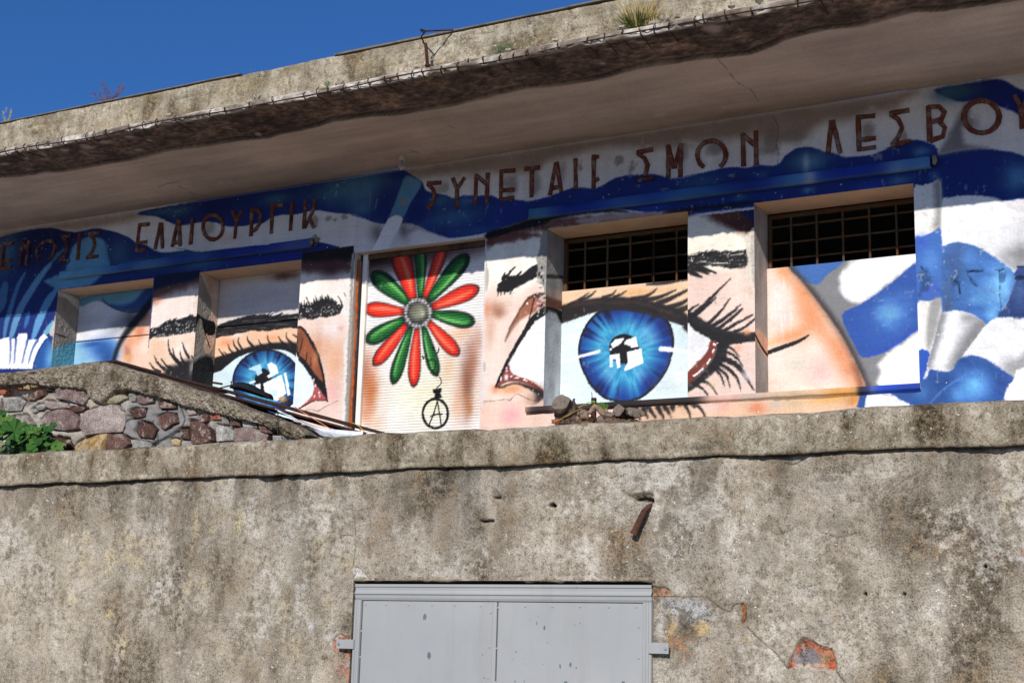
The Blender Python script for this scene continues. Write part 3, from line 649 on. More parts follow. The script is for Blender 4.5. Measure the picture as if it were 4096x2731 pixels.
cv.fill(MP('F', [(1790, 175), (1815, 120), (1900, 100), (2000, 120), (2100, 170), (2200, 240), (2275, 300), (2292, 360), (2272, 430), (2220, 540), (2160, 620), (2092, 668), (2040, 625), (1980, 590), (1900, 572), (1788, 590)]), (60, 112, 190), 0.007)
cv.clip = cv.mask(MP('F', [(1790, 175), (1815, 120), (1900, 100), (2000, 120), (2100, 170), (2200, 240), (2275, 300), (2292, 360), (2272, 430), (2220, 540), (2160, 620), (2092, 668), (2040, 625), (1980, 590), (1900, 572), (1788, 590)]), 0.007)
for q, r, col, a in (((1860, 220), (90, 150), (56, 82, 150), .9), ((1830, 430), (60, 120), (62, 84, 140), .7), ((1820, 540), (40, 40), (70, 72, 96), .6), ((2200, 400), (110, 140), (122, 198, 244), .95), ((2060, 480), (90, 70), (92, 160, 214), .8), ((2130, 590), (50, 60), (110, 186, 236), .9), ((1960, 200), (60, 50), (80, 140, 206), .7), ((2000, 560), (90, 26), (40, 90, 180), .7)):
    cv.blob(px('F', [q])[0], (r[0] / _k, r[1] / _k), col, a, nz=.5)
cv.clip = None
cv.fill(MP('F', [(2292, 300), (2400, 250), (2900, 200), (2900, 640), (2351, 618), (2170, 620), (2225, 540), (2274, 430), (2295, 360)]), (44, 66, 142), 0.007)
cv.blob(px('F', [(2320, 430)])[0], (30, 60), (58, 88, 164), .8)
CYL = MP('F', [(1775, 600), (1820, 576), (1900, 568), (1980, 590), (2040, 625), (2085, 668), (2040, 730), (1980, 810), (1920, 900), (1880, 965), (1840, 982), (1760, 980), (1695, 965), (1690, 920), (1730, 780)])
cv.fill(CYL, (222, 222, 222), 0.006)
cv.clip = cv.mask(CYL, 0.006)
cv.stroke(px('F', [(1780, 610), (1735, 780), (1695, 950)]), [40, 36, 20], (120, 120, 122), 0.03, .8); cv.stroke(px('F', [(2050, 680), (1970, 790), (1890, 920), (1850, 990)]), [70, 60, 46, 20], (118, 118, 120), 0.05, .85)
cv.stroke(px('F', [(1870, 590), (1830, 760), (1770, 950)]), [40, 40, 30], (244, 244, 244), 0.03, .8); cv.blob(px('F', [(1980, 620)])[0], (36, 20), (150, 150, 152), .8)
cv.clip = None
cv.fill(MP('F', [(2088, 670), (2170, 620), (2351, 618), (2900, 640), (2900, 1000), (2351, 905), (2320, 970), (2275, 1035), (2210, 965), (2130, 915), (2060, 890), (1990, 875), (1935, 880), (1990, 800)]), (236, 236, 235), 0.007)
cv.blob(px('F', [(2260, 960)])[0], (44, 40), (140, 138, 138), .85, rot=.5); cv.stroke(px('F', [(2400, 840), (2320, 960), (2280, 1030)]), [40, 40, 20], (150, 150, 150), 0.03, .8)
cv.fill(MP('F', [(2288, 1030), (2351, 960), (2900, 900), (2900, 1300), (2300, 1240), (2210, 1180), (2225, 1130)]), (238, 238, 238), 0.007)
LBF = MP('F', [(1655, 1040), (1695, 975), (1760, 985), (1850, 985), (1895, 915), (1950, 885), (2000, 878), (2070, 893), (2150, 940), (2220, 990), (2278, 1038), (2230, 1110), (2212, 1180), (2210, 1300), (1280, 1300), (1285, 1060)])
cv.fill(LBF, (40, 80, 170), 0.007)
cv.clip = cv.mask(LBF, 0.007)
for q, r, col, a in (((2000, 1090), (120, 110), (104, 188, 240), .97), ((1900, 1150), (60, 60), (80, 150, 216), .8), ((2200, 1080), (50, 70), (36, 64, 150), .8), ((1800, 1050), (90, 60), (36, 74, 160), .7), ((1640, 1130), (60, 60), (60, 120, 190), .8), ((1500, 1090), (120, 24), (30, 66, 170), .8)):
    cv.blob(px('F', [q])[0], (r[0] / _k, r[1] / _k), col, a)
cv.stroke(px('F', [(1700, 1210), (1800, 1110), (1950, 1010)]), [3, 8, 3], (90, 150, 220), 0.01, .7)
cv.clip = None
cv.fill(MP('F', [(1278, 1122), (1350, 1118), (1420, 1135), (1500, 1180), (1580, 1230), (1560, 1290), (1275, 1290)]), (236, 236, 236), 0.006)
# peeling and pits low on the right
for q, w in (([(1640, 270), (1680, 320), (1720, 345)], 4), ([(1960, 305), (2000, 300)], 7), ([(2020, 300), (2060, 298)], 6), ([(1960, 320), (1990, 370), (2020, 400)], 4), ([(2180, 280), (2185, 400), (2190, 560)], 3), ([(2160, 290), (2210, 285)], 6), ([(1900, 390), (1910, 450)], 5), ([(2300, 350), (2351, 345)], 16), ([(2310, 270), (2351, 268)], 10)):
    cv.stroke(px('F', q), w, (24, 34, 60), 0.004, .85, wob=.05)
for q, r in (((1870, 370), (34, 40)), ((2210, 340), (30, 40)), ((2320, 590), (50, 30)), ((1660, 400), (40, 90)), ((2200, 590), (30, 20))):
    cv.blob(px('F', [q])[0], (r[0] / _k, r[1] / _k), (24, 54, 120), .6, nz=2, pw=6)
# cracks in the plaster
for c, q in (('E', [(1160, 1190), (1200, 1145), (1230, 1150), (1290, 1180), (1340, 1190)]), ('E', [(975, 1195), (1060, 1190), (1130, 1180), (1165, 1190)]), ('H5', [(1180, 260), (1220, 340), (1240, 460), (1215, 600), (1240, 720), (1230, 830)]), ('F', [(630, 1190), (700, 1180), (740, 1192)]),
             ('F', [(740, 1170), (900, 1165), (1080, 1160), (1190, 1150)]), ('F', [(1380, 1145), (1480, 1155), (1580, 1140)]), ('F', [(150, 560), (190, 475), (230, 520)]), ('D', [(2090, 1260), (2140, 1250), (2190, 1260), (2240, 1230), (2330, 1190)])):
    cv.stroke(px(c, q), 2.2, (70, 56, 50), 0.004, .8, wob=.02)
# ghosts of lost letters
for c, q, r in (('H2', (1870, 810), (50, 60)), ('H2', (2030, 800), (40, 40)), ('H2', (1690, 830), (40, 90)), ('H4', (1130, 600), (50, 80)), ('H4', (660, 660), (30, 60)), ('H4', (1270, 640), (60, 80)), ('H3', (650, 750), (40, 50)), ('H6', (1720, 640), (50, 70)), ('H6', (920, 780), (30, 70)), ('H2', (1690, 1080), (34, 60))):
    cv.blob(px(c, [q])[0], (r[0] / 3, r[1] / 3), (140, 132, 122), .75, nz=2.6, pw=6)
for q in ([(245, 660), (225, 1000)], [(325, 740), (300, 860)]): cv.stroke(px('H3', q), [5, 4], (150, 140, 124), 0.004, .6, wob=.08)
# weathering: faint stains and runs over everything
cv.rgb *= (0.955 + 0.09 * nzA)[..., None]
runs = fbm(xs, zs, (14, 0.8), 3, 21)
cv.rgb *= (0.95 + 0.07 * np.clip(runs * 1.3, 0, 1))[..., None]
blue_ = np.clip((cv.rgb[..., 2] - cv.rgb[..., 0] - 30) / 60, 0, 1)[..., None]
lum_ = (cv.rgb @ np.array((.3, .55, .15)))[..., None]
deep_ = np.clip((125 - cv.rgb[..., 1]) / 50, 0, 1)[..., None]
cv.rgb = cv.rgb * (1 - blue_) + blue_ * (cv.rgb * (np.array((.88, .88, .90)) + deep_ * np.array((0, .04, -.08))) + lum_ * .11)
edge_ = np.exp(-((ZS - zs - .012) / .006) ** 2)[:, None, None]
cv.rgb = cv.rgb * (1 - .6 * edge_) + np.array((206, 194, 184)) * .6 * edge_
spk = rng.random(cv.al.shape) > 0.9996
cv.rgb[spk] = (235, 232, 226)
def weather(c, seed, flakes=.5, amp=.9):
    """paint that follows the grain of the plaster: edges ragged by a grid step, spray dots, small flakes"""
    nv, nu = c.al.shape; r = np.random.default_rng(seed)
    du = np.rint((fbm(c.us, c.vs, 45, 2, seed) - .5) * 2 * amp + r.normal(0, .22, (nv, nu))).astype(int); dv = np.rint((fbm(c.us, c.vs, 45, 2, seed + 1) - .5) * 2 * amp + r.normal(0, .22, (nv, nu))).astype(int)
    I, J = np.clip(np.arange(nv)[:, None] + dv, 0, nv - 1), np.clip(np.arange(nu)[None, :] + du, 0, nu - 1)
    c.rgb = c.rgb[I, J]
    zone = np.clip((fbm(c.us, c.vs, 1.4, 3, seed + 2) - .46) * 7, 0, 1)
    fl = np.clip((fbm(c.us, c.vs, 24, 4, seed + 3) - .735) * 30, 0, 1) * zone * flakes
    c.rgb = c.rgb * (1 - .85 * fl[..., None]) + np.array((204, 196, 184)) * .85 * fl[..., None]
    sc = np.clip((fbm(c.us, c.vs, (60, 9), 3, seed + 4) - .80) * 14, 0, 1) * .3
    c.rgb = c.rgb * (1 - sc[..., None]) + np.array((214, 208, 200)) * sc[..., None]
    br = fbm(c.us, c.vs, (9, 60), 3, seed + 5)
    c.rgb *= (.97 + .06 * br)[..., None]
    return fl
fl_ = weather(cv, 700)
# ------------------------------------------------------------------ front wall mesh
bld = thing('mural_building', 'long flat-roofed building painted with a mural of two blue eyes, behind the grey wall', 'building', (-6.0, 11.0, TERR))
X, Z = np.meshgrid(xs, zs)
rel = (fbm(xs, zs, 2.2, 4, 31) - .5) * 0.014 + (fbm(xs, zs, 26, 3, 32) - .5) * 0.003
flat = np.ones_like(rel)
for e in [e for w in WIN + [SHU] for e in w]: flat *= np.clip(abs(X - e) / 0.05, 0.0, 1)
flat *= np.clip(abs(Z - ZL) / 0.04, 0, 1)
PATCH = Canvas(xs, zs, 0, planeY(YW))
for c, q in (('E', [(1400, -10), (1430, -10), (1425, 600), (1400, 600), (1395, 420), (1345, 370), (1350, 260), (1335, 215), (1365, 150), (1370, 80)]), ('G3', [(690, 380), (735, 370), (715, 1000), (690, 1700), (630, 2600), (590, 2600), (620, 1700), (640, 1300), (672, 700)]),
             ('F', [(455, 60), (520, 20), (520, 400), (465, 390), (450, 230)]), ('G2', [(760, 720), (815, 700), (790, 1040), (740, 1020), (745, 860)]), ('G1', [(905, 925), (935, 1100), (930, 1568), (880, 1568), (870, 1400), (870, 1180)])):
    sl_, m_ = PATCH.poly(px(c, q), 0.006, True, 0.02); PATCH.h[sl_] = np.maximum(PATCH.h[sl_], m_)
for q, d in (([(1640, 270), (1720, 345)], 5), ([(1960, 305), (2060, 298)], 8), ([(1960, 320), (2020, 400)], 5), ([(2300, 350), (2351, 345)], 14), ([(1850, 360), (1890, 390), (1905, 440)], 12), ([(2190, 560), (2185, 300)], 3)):
    sl_, t_ = PATCH.stroke(px('F', q), d, 0, 0.006, wob=.05); PATCH.h[sl_] = np.maximum(PATCH.h[sl_], t_)
rough_n = fbm(xs, zs, 60, 2, 33)
rgh = np.clip((X + 2.15) / .1, 0, 1) * np.clip((2.95 + EYE - Z) / .3, 0, 1)
yy = YW + fl_ * .003 + rel * flat + rgh * flat * ((fbm(xs, zs, 12, 5, 34) - .5) * .022) + PATCH.h * (0.004 + 0.010 * rough_n)
pos = np.stack([X, yy, Z], -1)
xc, zc = (xs[:-1] + xs[1:]) / 2, (zs[:-1] + zs[1:]) / 2
keep = np.ones((len(zc), len(xc)), bool)
for a, b in WIN: keep &= ~(((xc > a) & (xc < b))[None, :] & ((zc > ZB) & (zc < ZL))[:, None])
keep &= ~(((xc > SHU[0]) & (xc < SHU[1]))[None, :] & ((zc < ZL))[:, None])
link('front_wall', grid_mesh('front_wall', xs, zs, pos, keep, cv.lin()), bld, [MAT['mural']])

# ------------------------------------------------------------------ boards in the windows
def board(name, cvs, x0, x1, z0, z1, Y, mat, parent, th=0.02):
    """a painted board: the front carries the canvas, plus four edges"""
    us, vs = cvs.us, cvs.vs
    iu = np.where((us >= x0 - 1e-6) & (us <= x1 + 1e-6))[0]; iv = np.where((vs >= z0 - 1e-6) & (vs <= z1 + 1e-6))[0]
    U, V = us[iu], vs[iv]
    U = np.concatenate([[U[0]], U, [U[-1]]]); V = np.concatenate([[V[0]], V, [V[-1]]])
    iu = np.concatenate([[iu[0]], iu, [iu[-1]]]); iv = np.concatenate([[iv[0]], iv, [iv[-1]]])
    XX, ZZ = np.meshgrid(U, V)
    Yy = np.full(XX.shape, Y); Yy[0] += th; Yy[-1] += th; Yy[:, 0] += th; Yy[:, -1] += th
    Yy += (fbm(np.arange(len(U)) * .006, np.arange(len(V)) * .006, 1.5, 2, int(abs(x0) * 100)) - .5) * 0.006
    rgb = cvs.lin()[iv][:, iu]
    return link(name, grid_mesh(name, U, V, np.stack([XX, Yy, ZZ], -1), None, rgb), parent, [mat])
def win_canvas(i, base, seed, top=ZL):
    a, b = WIN[i]
    return Canvas(axis(a, b, 0.006, [a, b]), axis(ZB, top, 0.006, [ZB, top]), base, planeY(YP), seed)
def iris(c, crop, cen, rim, pup, seed, pcen=None):
    """blue iris: radial streaks inside the outline rim"""
    pts = px(crop, rim)
    C = np.array(c.map(*px(crop, [cen])[0])); q = c.conv(pts)
    c.fill(pts, (16, 16, 22), 0.005)
    inner = [(cen[0] + (x - cen[0]) * .955, cen[1] + (y - cen[1]) * .955) for x, y in rim]
    m = c.mask(px(crop, inner), 0.008)
    qs = spline(q, True, 6); ang = np.arctan2(qs[:, 1] - C[1], qs[:, 0] - C[0]); rad = np.hypot(*(qs - C).T)
    o = np.argsort(ang)
    U, V = np.meshgrid(c.us, c.vs)
    th = np.arctan2(V - C[1], U - C[0]); rr = np.hypot(U - C[0], V - C[1])
    R = np.interp(th, ang[o], rad[o], period=2 * math.pi)
    t = rr / R
    r_ = np.random.default_rng(seed)
    def ang_noise(n):
        tab = r_.random(n); f = (th / (2 * math.pi) + .5) * n; i = np.floor(f).astype(int); w = f - i; w = w * w * (3 - 2 * w)
        return tab[i % n] * (1 - w) + tab[(i + 1) % n] * w
    n1, n2, n3 = ang_noise(40), ang_noise(90), ang_noise(17)
    tt = np.clip(t + (n1 - .5) * .28 + (n2 - .5) * .16, 0, 1.2)
    st = np.array([0, .36, .46, .58, .72, .86, 1.0, 1.2])
    cl = np.array([(40, 124, 176), (50, 144, 192), (72, 172, 206), (50, 136, 186), (34, 100, 166), (26, 64, 142), (22, 46, 116), (18, 26, 66)], float)
    rgb = np.stack([np.interp(tt, st, cl[:, k]) for k in range(3)], -1)
    dark = np.clip((n2 - .62) * 5, 0, 1) * np.clip((t - .62) * 4, 0, 1) * (n3 > .35)
    rgb = rgb * (1 - .8 * dark[..., None]) + np.array((14, 18, 40)) * .8 * dark[..., None]
    light = np.clip((n1 - .66) * 5, 0, 1) * np.clip(1 - abs(t - .55) * 4, 0, 1)
    rgb = rgb * (1 - .55 * light[..., None]) + np.array((130, 214, 240)) * .55 * light[..., None]
    c.rgb = c.rgb * (1 - m[..., None]) + rgb * m[..., None]
    pc = pcen or cen
    c.fill(px(crop, [(pc[0] + pup[0] * math.cos(a), pc[1] + pup[1] * math.sin(a)) for a in np.linspace(0, 2 * math.pi, 14)[:-1]]), (14, 14, 17), 0.005)

w1 = win_canvas(0, (228, 228, 231), 41)
w1.fill(MP('D', [(560, 480), (1075, 395), (1070, 480), (1000, 555), (900, 578), (820, 560), (740, 530), (680, 505), (620, 515), (560, 540)]), (104, 168, 196), 0.012)
w1.fill(MP('D', [(1075, 395), (1070, 500), (1000, 560), (900, 580), (830, 562), (760, 530), (840, 535), (930, 500), (1000, 420)]), (26, 62, 150), 0.03, .95)
w1.stroke(px('D', [(705, 490), (745, 530), (820, 565), (900, 582), (980, 570)]), [3, 5, 6, 7, 6], (18, 36, 96), 0.01, .9)
w1.blob(px('D', [(820, 660)])[0], (60, 40), (140, 140, 146), .8, rot=.5); w1.blob(px('D', [(900, 640)])[0], (30, 40), (70, 70, 76), .8); w1.blob(px('D', [(640, 640)])[0], (70, 24), (196, 198, 206), .7)
w1.fill(MP('D', [(1075, 470), (1040, 560), (960, 640), (880, 740), (820, 850), (790, 980), (1100, 980)]), (240, 200, 176), 0.02)
for q, r, col in (((960, 720), (40, 70), (206, 120, 84)), ((880, 860), (26, 70), (186, 104, 76)), ((900, 780), (40, 50), (226, 150, 108)), ((990, 600), (40, 50), (150, 84, 66)), ((880, 890), (20, 20), (238, 190, 96)), ((1000, 820), (40, 70), (246, 224, 208))):
    w1.blob(px('D', [q])[0], (r[0] / _k, r[1] / _k), col, .85, rot=.3)
w1.fill(MP('D', [(500, 795), (650, 780), (800, 775), (790, 940), (500, 980)]), (150, 202, 228), 0.01)
w1.blob(px('D', [(700, 830)])[0], (60, 40), (40, 96, 184), .95); w1.blob(px('D', [(640, 800)])[0], (50, 14), (30, 76, 170), .9); w1.blob(px('D', [(740, 890)])[0], (40, 50), (30, 70, 160), .9)
w1.stroke(px('D', [(1075, 470), (1000, 560), (920, 660), (850, 750), (805, 840), (775, 940)]), [34, 36, 34, 26, 20, 16], (16, 15, 18), 0.03, .97)

w2 = win_canvas(1, (218, 208, 203), 42)
w2.fill(MP('D', [(1460, 690), (1700, 700), (2100, 660), (2100, 860), (1460, 930)]), (244, 198, 164), 0.03)
for q, r, col, a in (((1960, 330), (110, 30), (92, 52, 46), .8), ((1700, 500), (90, 60), (190, 182, 182), .6), ((1850, 460), (90, 40), (196, 188, 186), .5), ((1620, 740), (60, 20), (244, 226, 214), .8), ((1880, 760), (60, 20), (246, 170, 120), .8), ((1560, 790), (50, 30), (236, 150, 108), .7)):
    w2.blob(px('D', [q])[0], (r[0] / _k, r[1] / _k), col, a, nz=.5)
brow(w2, 'D', [(1465, 690), (1540, 655), (1620, 628), (1720, 604), (1830, 592), (1900, 604), (2000, 598), (2100, 586)], [(1465, 756), (1560, 742), (1680, 720), (1760, 706), (1850, 712), (1950, 694), (2100, 692)], 30, 58, 16, 304, (6, 11, 2))
for q in ([(1640, 720), (1636, 780), (1680, 850)], [(1565, 770), (1580, 830), (1640, 870)], [(1775, 735), (1790, 790), (1830, 820)], [(1835, 705), (1845, 770), (1890, 810)], [(1912, 715), (1925, 760), (1950, 790)], [(1965, 690), (1970, 750), (2010, 790)], [(2010, 700), (2040, 740)], [(1500, 800), (1520, 850), (1560, 890)], [(1700, 715), (1700, 760), (1740, 810)], [(1600, 740), (1610, 800), (1650, 850)], [(1535, 820), (1560, 860), (1590, 880)]):
    w2.stroke(px('D', [(x + 6, y + 34 - 22 * (k_ > 0)) for k_, (x, y) in enumerate(q)]), [3, 7, 13][:len(q)], (26, 24, 25), 0.008, .92)
w2.fill(MP('D', [(1440, 920), (1500, 895), (1600, 868), (1720, 824), (1850, 798), (1960, 792), (2100, 806), (2100, 900), (1440, 1130)]), (24, 22, 24), 0.025)
w2.fill(MP('D', [(1455, 1040), (1520, 985), (1580, 935), (1645, 888), (1760, 850), (1900, 838), (1980, 850), (2040, 890), (2100, 960), (2100, 1400), (1455, 1400)]), (214, 234, 240), 0.006)
iris(w2, 'D', (1838, 1062), [(1838 + 240 * math.cos(a), 1062 + 226 * math.sin(a)) for a in np.linspace(0, 2 * math.pi, 18)[:-1]], (62, 95), 5, (1812, 1062))
w2.fill(MP('D', [(1440, 990), (1540, 920), (1680, 856), (1840, 826), (1960, 830), (2100, 880), (2100, 806), (1960, 794), (1840, 800), (1700, 828), (1560, 872), (1440, 915)]), (24, 22, 24), 0.012)
for q in ([(1705, 972), (1795, 935), (1805, 1000), (1770, 1020), (1760, 985)],): w2.fill(px('D', q), (190, 224, 244), 0.005, .95, False)
for q in ([(1840, 940), (1870, 925), (1905, 950), (1918, 1000), (1850, 1036), (1838, 1020), (1862, 1000), (1850, 970)], [(1812, 1072), (1940, 1010), (1972, 1140), (1905, 1192), (1828, 1160)], [(1955, 998), (1972, 996), (2000, 1148), (1980, 1156)], [(1714, 1062), (1752, 1050), (1758, 1062), (1720, 1076)], [(1756, 1078), (1794, 1070), (1790, 1130), (1766, 1110)]):
    w2.fill(px('D', q), (244, 247, 250), 0.004, 1, False)
w2.blob(px('D', [(1890, 1140)])[0], (16, 16), (170, 214, 234), .6)

W3T = 2.868 + EYE
w3 = win_canvas(2, (218, 234, 238), 43, W3T)
w3.fill(MP('E', [(1480, 300), (2500, 250), (2500, 640), (2200, 540), (2000, 490), (1800, 490), (1600, 540), (1480, 600)]), (240, 206, 170), 0.02)
for q, r, col in (((1620, 450), (100, 30), (236, 200, 166)), ((2050, 440), (160, 30), (240, 180, 120)), ((2250, 400), (90, 30), (244, 190, 140)), ((1700, 520), (200, 20), (170, 110, 76)), ((2200, 400), (120, 20), (244, 214, 186))):
    w3.blob(px('E', [q])[0], (r[0] / _k, r[1] / _k), col, .85)
w3.fill(MP('E', [(1480, 560), (1560, 522), (1650, 500), (1750, 484), (1900, 474), (2050, 490), (2200, 522), (2351, 578)], 'F', [(60, 640), (60, 730), (0, 690)], 'E', [(2351, 672), (2250, 640), (2100, 600), (1900, 572), (1750, 578), (1620, 622), (1480, 672)]), (33, 28, 29), 0.014)
for q in ([(1560, 540), (1700, 515), (1800, 510)], [(1950, 500), (2050, 515), (2160, 545)], [(2180, 560), (2260, 585), (2330, 610)], [(1820, 520), (1900, 515), (1960, 525)]):
    w3.stroke(px('E', q), [6, 12, 6], (120, 76, 56), 0.018, .3)
for q, w in (([(1640, 500), (1710, 470), (1750, 435)], [12, 8, 2]), ([(1560, 530), (1640, 490), (1700, 450)], [8, 6, 2]), ([(1800, 480), (1860, 460), (1890, 430)], [12, 7, 2]), ([(1880, 475), (1930, 455), (1960, 435)], [12, 7, 2]), ([(2000, 490), (2100, 470), (2170, 420)], [16, 12, 3]),
             ([(2080, 500), (2180, 480), (2300, 430)], [20, 14, 4]), ([(2180, 520), (2280, 480), (2400, 420)], [22, 16, 6]), ([(2250, 550), (2340, 520), (2420, 470)], [22, 16, 6]), ([(2100, 390), (2220, 378), (2400, 350)], [6, 14, 8]), ([(2300, 580), (2400, 540), (2450, 500)], [26, 20, 10])):
    w3.stroke(px('E', q), [x * 1.0 + 2 for x in w], (34, 29, 30), 0.010, .95)
w3.fill(MP('E', [(1480, 676), (1620, 626), (1750, 580), (1720, 640), (1660, 720), (1640, 900), (1480, 900)]), (224, 240, 242), 0.02, .9)
iris(w3, 'E', (1950, 850), [(1780, 570), (1700, 640), (1650, 730), (1628, 830), (1640, 930), (1680, 1030), (1740, 1120), (1830, 1185), (1950, 1205), (2060, 1175), (2160, 1095), (2240, 985), (2280, 870), (2290, 760), (2262, 660), (2200, 590), (2090, 560), (1930, 548)], (104, 102), 9, (1945, 833))
w3.stroke(MP('E', [(1500, 650), (1620, 606), (1760, 566), (1900, 556), (2050, 572), (2200, 606), (2351, 650)]), [16, 16, 14, 14, 14, 18, 22], (36, 30, 32), 0.01)
for q in ([(1853, 800), (1888, 768), (1946, 757), (1925, 795), (1868, 830)], [(1944, 792), (1960, 772), (2026, 747), (2045, 818), (2000, 826)], [(1845, 876), (1915, 865), (1920, 955), (1900, 970), (1890, 906), (1866, 905), (1868, 930), (1850, 950)], [(1965, 856), (2065, 829), (2079, 930), (1955, 986), (1945, 976), (1972, 925)]):
    w3.fill(px('E', q), (246, 248, 250), 0.004, 1, False)
w3.blob(px('E', [(1853, 836)])[0], (6, 6), (246, 248, 250), 1, pw=6); w3.blob(px('E', [(1858, 950)])[0], (8, 6), (246, 248, 250), 1, pw=6)
w3.stroke(px('E', [(1500, 930), (1620, 892), (1775, 850)]), [7, 11, 13], (246, 248, 250), 0.006); w3.stroke(px('E', [(2200, 832), (2300, 842), (2420, 860)]), [20, 16, 10], (246, 248, 250), 0.006)
w3.blob(px('E', [(2320, 1020)])[0], (40, 60), (236, 240, 238), .8); w3.blob(px('E', [(2250, 1100)])[0], (50, 30), (206, 216, 210), .6)

W4T = 2.882 + EYE
w4 = win_canvas(3, (240, 216, 200), 44, W4T)
for q, r, col, a in (((640, 330), (60, 60), (244, 214, 196), .9), ((700, 300), (40, 40), (240, 146, 70), .85), ((650, 560), (50, 200), (238, 226, 222), .9), ((840, 470), (50, 110), (240, 160, 110), .9), ((880, 620), (60, 70), (236, 140, 86), .9), ((760, 740), (90, 40), (240, 160, 100), .9), ((980, 640), (60, 90), (238, 190, 150), .8), ((760, 950), (120, 90), (216, 208, 190), .7),
                     ((950, 990), (70, 60), (244, 170, 170), .7), ((780, 930), (80, 30), (204, 206, 190), .6), ((1080, 830), (60, 90), (234, 160, 112), .9), ((1140, 950), (50, 80), (220, 140, 96), .85), ((640, 900), (60, 100), (240, 226, 220), .8), ((1090, 860), (12, 14), (226, 110, 70), .8)):
    w4.blob(px('F', [q])[0], (r[0] * 1.45 / _k, r[1] * 1.45 / _k), col, a * .72)
w4.stroke(px('F', [(690, 300), (800, 420), (890, 560), (960, 700), (1060, 820), (1150, 940), (1220, 1090)]), [30, 44, 50, 46, 50, 56, 60], (232, 148, 100), 0.07, .75)
w4.stroke(px('F', [(590, 800), (690, 768), (800, 726), (890, 650)]), [16, 26, 30, 22], (236, 156, 104), 0.05, .75)
w4.stroke(px('F', [(1180, 960), (1215, 1020), (1240, 1100)]), [20, 24, 26], (170, 92, 60), 0.05, .6)
for k in range(26):
    x = 600 + 150 * rng.random(); y = 330 + 340 * rng.random(); w4.stroke(px('F', [(x, y), (x + 4, y + 60), (x + 2, y + 110)]), [2, 7, 2], [(246, 242, 240), (226, 214, 206), (240, 222, 208)][k % 3], .01, .5)
BG = MP('F', [(745, 150), (735, 275), (800, 345), (880, 440), (960, 545), (1040, 655), (1110, 765), (1170, 880), (1220, 985), (1270, 1100), (1290, 1250), (1800, 1250), (1800, 100)])
w4.fill(BG, (130, 130, 132), 0.012)
w4.clip = w4.mask(BG, 0.012)
w4.fill(MP('F', [(740, 200), (1110, 180), (1105, 240), (1000, 320), (920, 392), (800, 330)]), (58, 104, 186), 0.008)
w4.fill(MP('F', [(1075, 385), (1085, 320), (1120, 270), (1200, 215), (1400, 160), (1700, 140), (1700, 200), (1600, 240), (1500, 320), (1420, 390), (1300, 470), (1210, 525), (1150, 500), (1090, 445)]), (242, 242, 242), 0.02, 1, wob=.15)
w4.fill(MP('F', [(1095, 605), (1200, 540), (1300, 480), (1420, 395), (1510, 320), (1600, 245), (1700, 200), (1700, 660), (1620, 705), (1500, 790), (1380, 860), (1240, 892), (1180, 800)]), (38, 80, 188), 0.008)
w4.blob(px('F', [(1430, 590)])[0], (70, 60), (98, 168, 218), .95, nz=.6); w4.blob(px('F', [(1500, 480)])[0], (60, 30), (60, 110, 200), .7); w4.stroke(px('F', [(1280, 880), (1420, 830), (1560, 730), (1640, 680)]), [10, 14, 14, 10], (36, 74, 206), 0.012, .9)
w4.fill(MP('F', [(1360, 1100), (1370, 980), (1340, 940), (1390, 885), (1500, 800), (1620, 712), (1750, 640), (1750, 1100)]), (240, 240, 240), 0.02, 1, wob=.12)
w4.stroke(px('F', [(730, 260), (800, 340), (880, 435), (960, 540), (1040, 650), (1110, 760), (1170, 875), (1220, 980), (1275, 1110)]), [16, 20, 24, 26, 26, 26, 24, 24, 26], (44, 42, 44), 0.035, .95)
w4.clip = None
w4.stroke(px('F', [(740, 285), (830, 385), (930, 510), (1030, 650), (1120, 800), (1190, 940), (1230, 1080)]), [6, 10, 12, 12, 12, 14, 14], (80, 58, 50), 0.04, .6)
w4.stroke(px('F', [(560, 870), (680, 825), (790, 785), (866, 740)]), [16, 18, 14, 7], (24, 23, 25), 0.006)

for i, (c, seams) in enumerate(((w1, [MP('D', [(790, 757)])]), (w2, [MP('D', [(1765, 658)])]), (w3, []), (w4, []))):
    a, b = WIN[i]
    c.rgb *= (0.95 + 0.08 * fbm(c.us, c.vs, 3, 4, 60 + i))[..., None]
    if i != 2:
        b_ = np.clip((c.rgb[..., 2] - c.rgb[..., 0] - 30) / 60, 0, 1)[..., None]; l_ = (c.rgb @ np.array((.3, .55, .15)))[..., None]
        c.rgb = c.rgb * (1 - b_) + b_ * (c.rgb * (np.array((.90, .90, .91)) + np.clip((125 - c.rgb[..., 1:2]) / 50, 0, 1) * np.array((0, .04, -.08))) + l_ * .09)
    weather(c, 720 + 10 * i, .3, .7)
    top = (ZL, ZL, W3T, W4T)[i]
    win = part_empty('window', bld)
    if seams:
        zsm = at(*seams[0][0], YP)[2]
        board('board', c, a, b, ZB, zsm - 0.003, YP, MAT['board'], win)
        board('board', c, a, b, zsm + 0.003, ZL, YP + 0.002, MAT['board'], win)
    else:
        board('board', c, a, b, ZB, top, YP, MAT['board'], win)

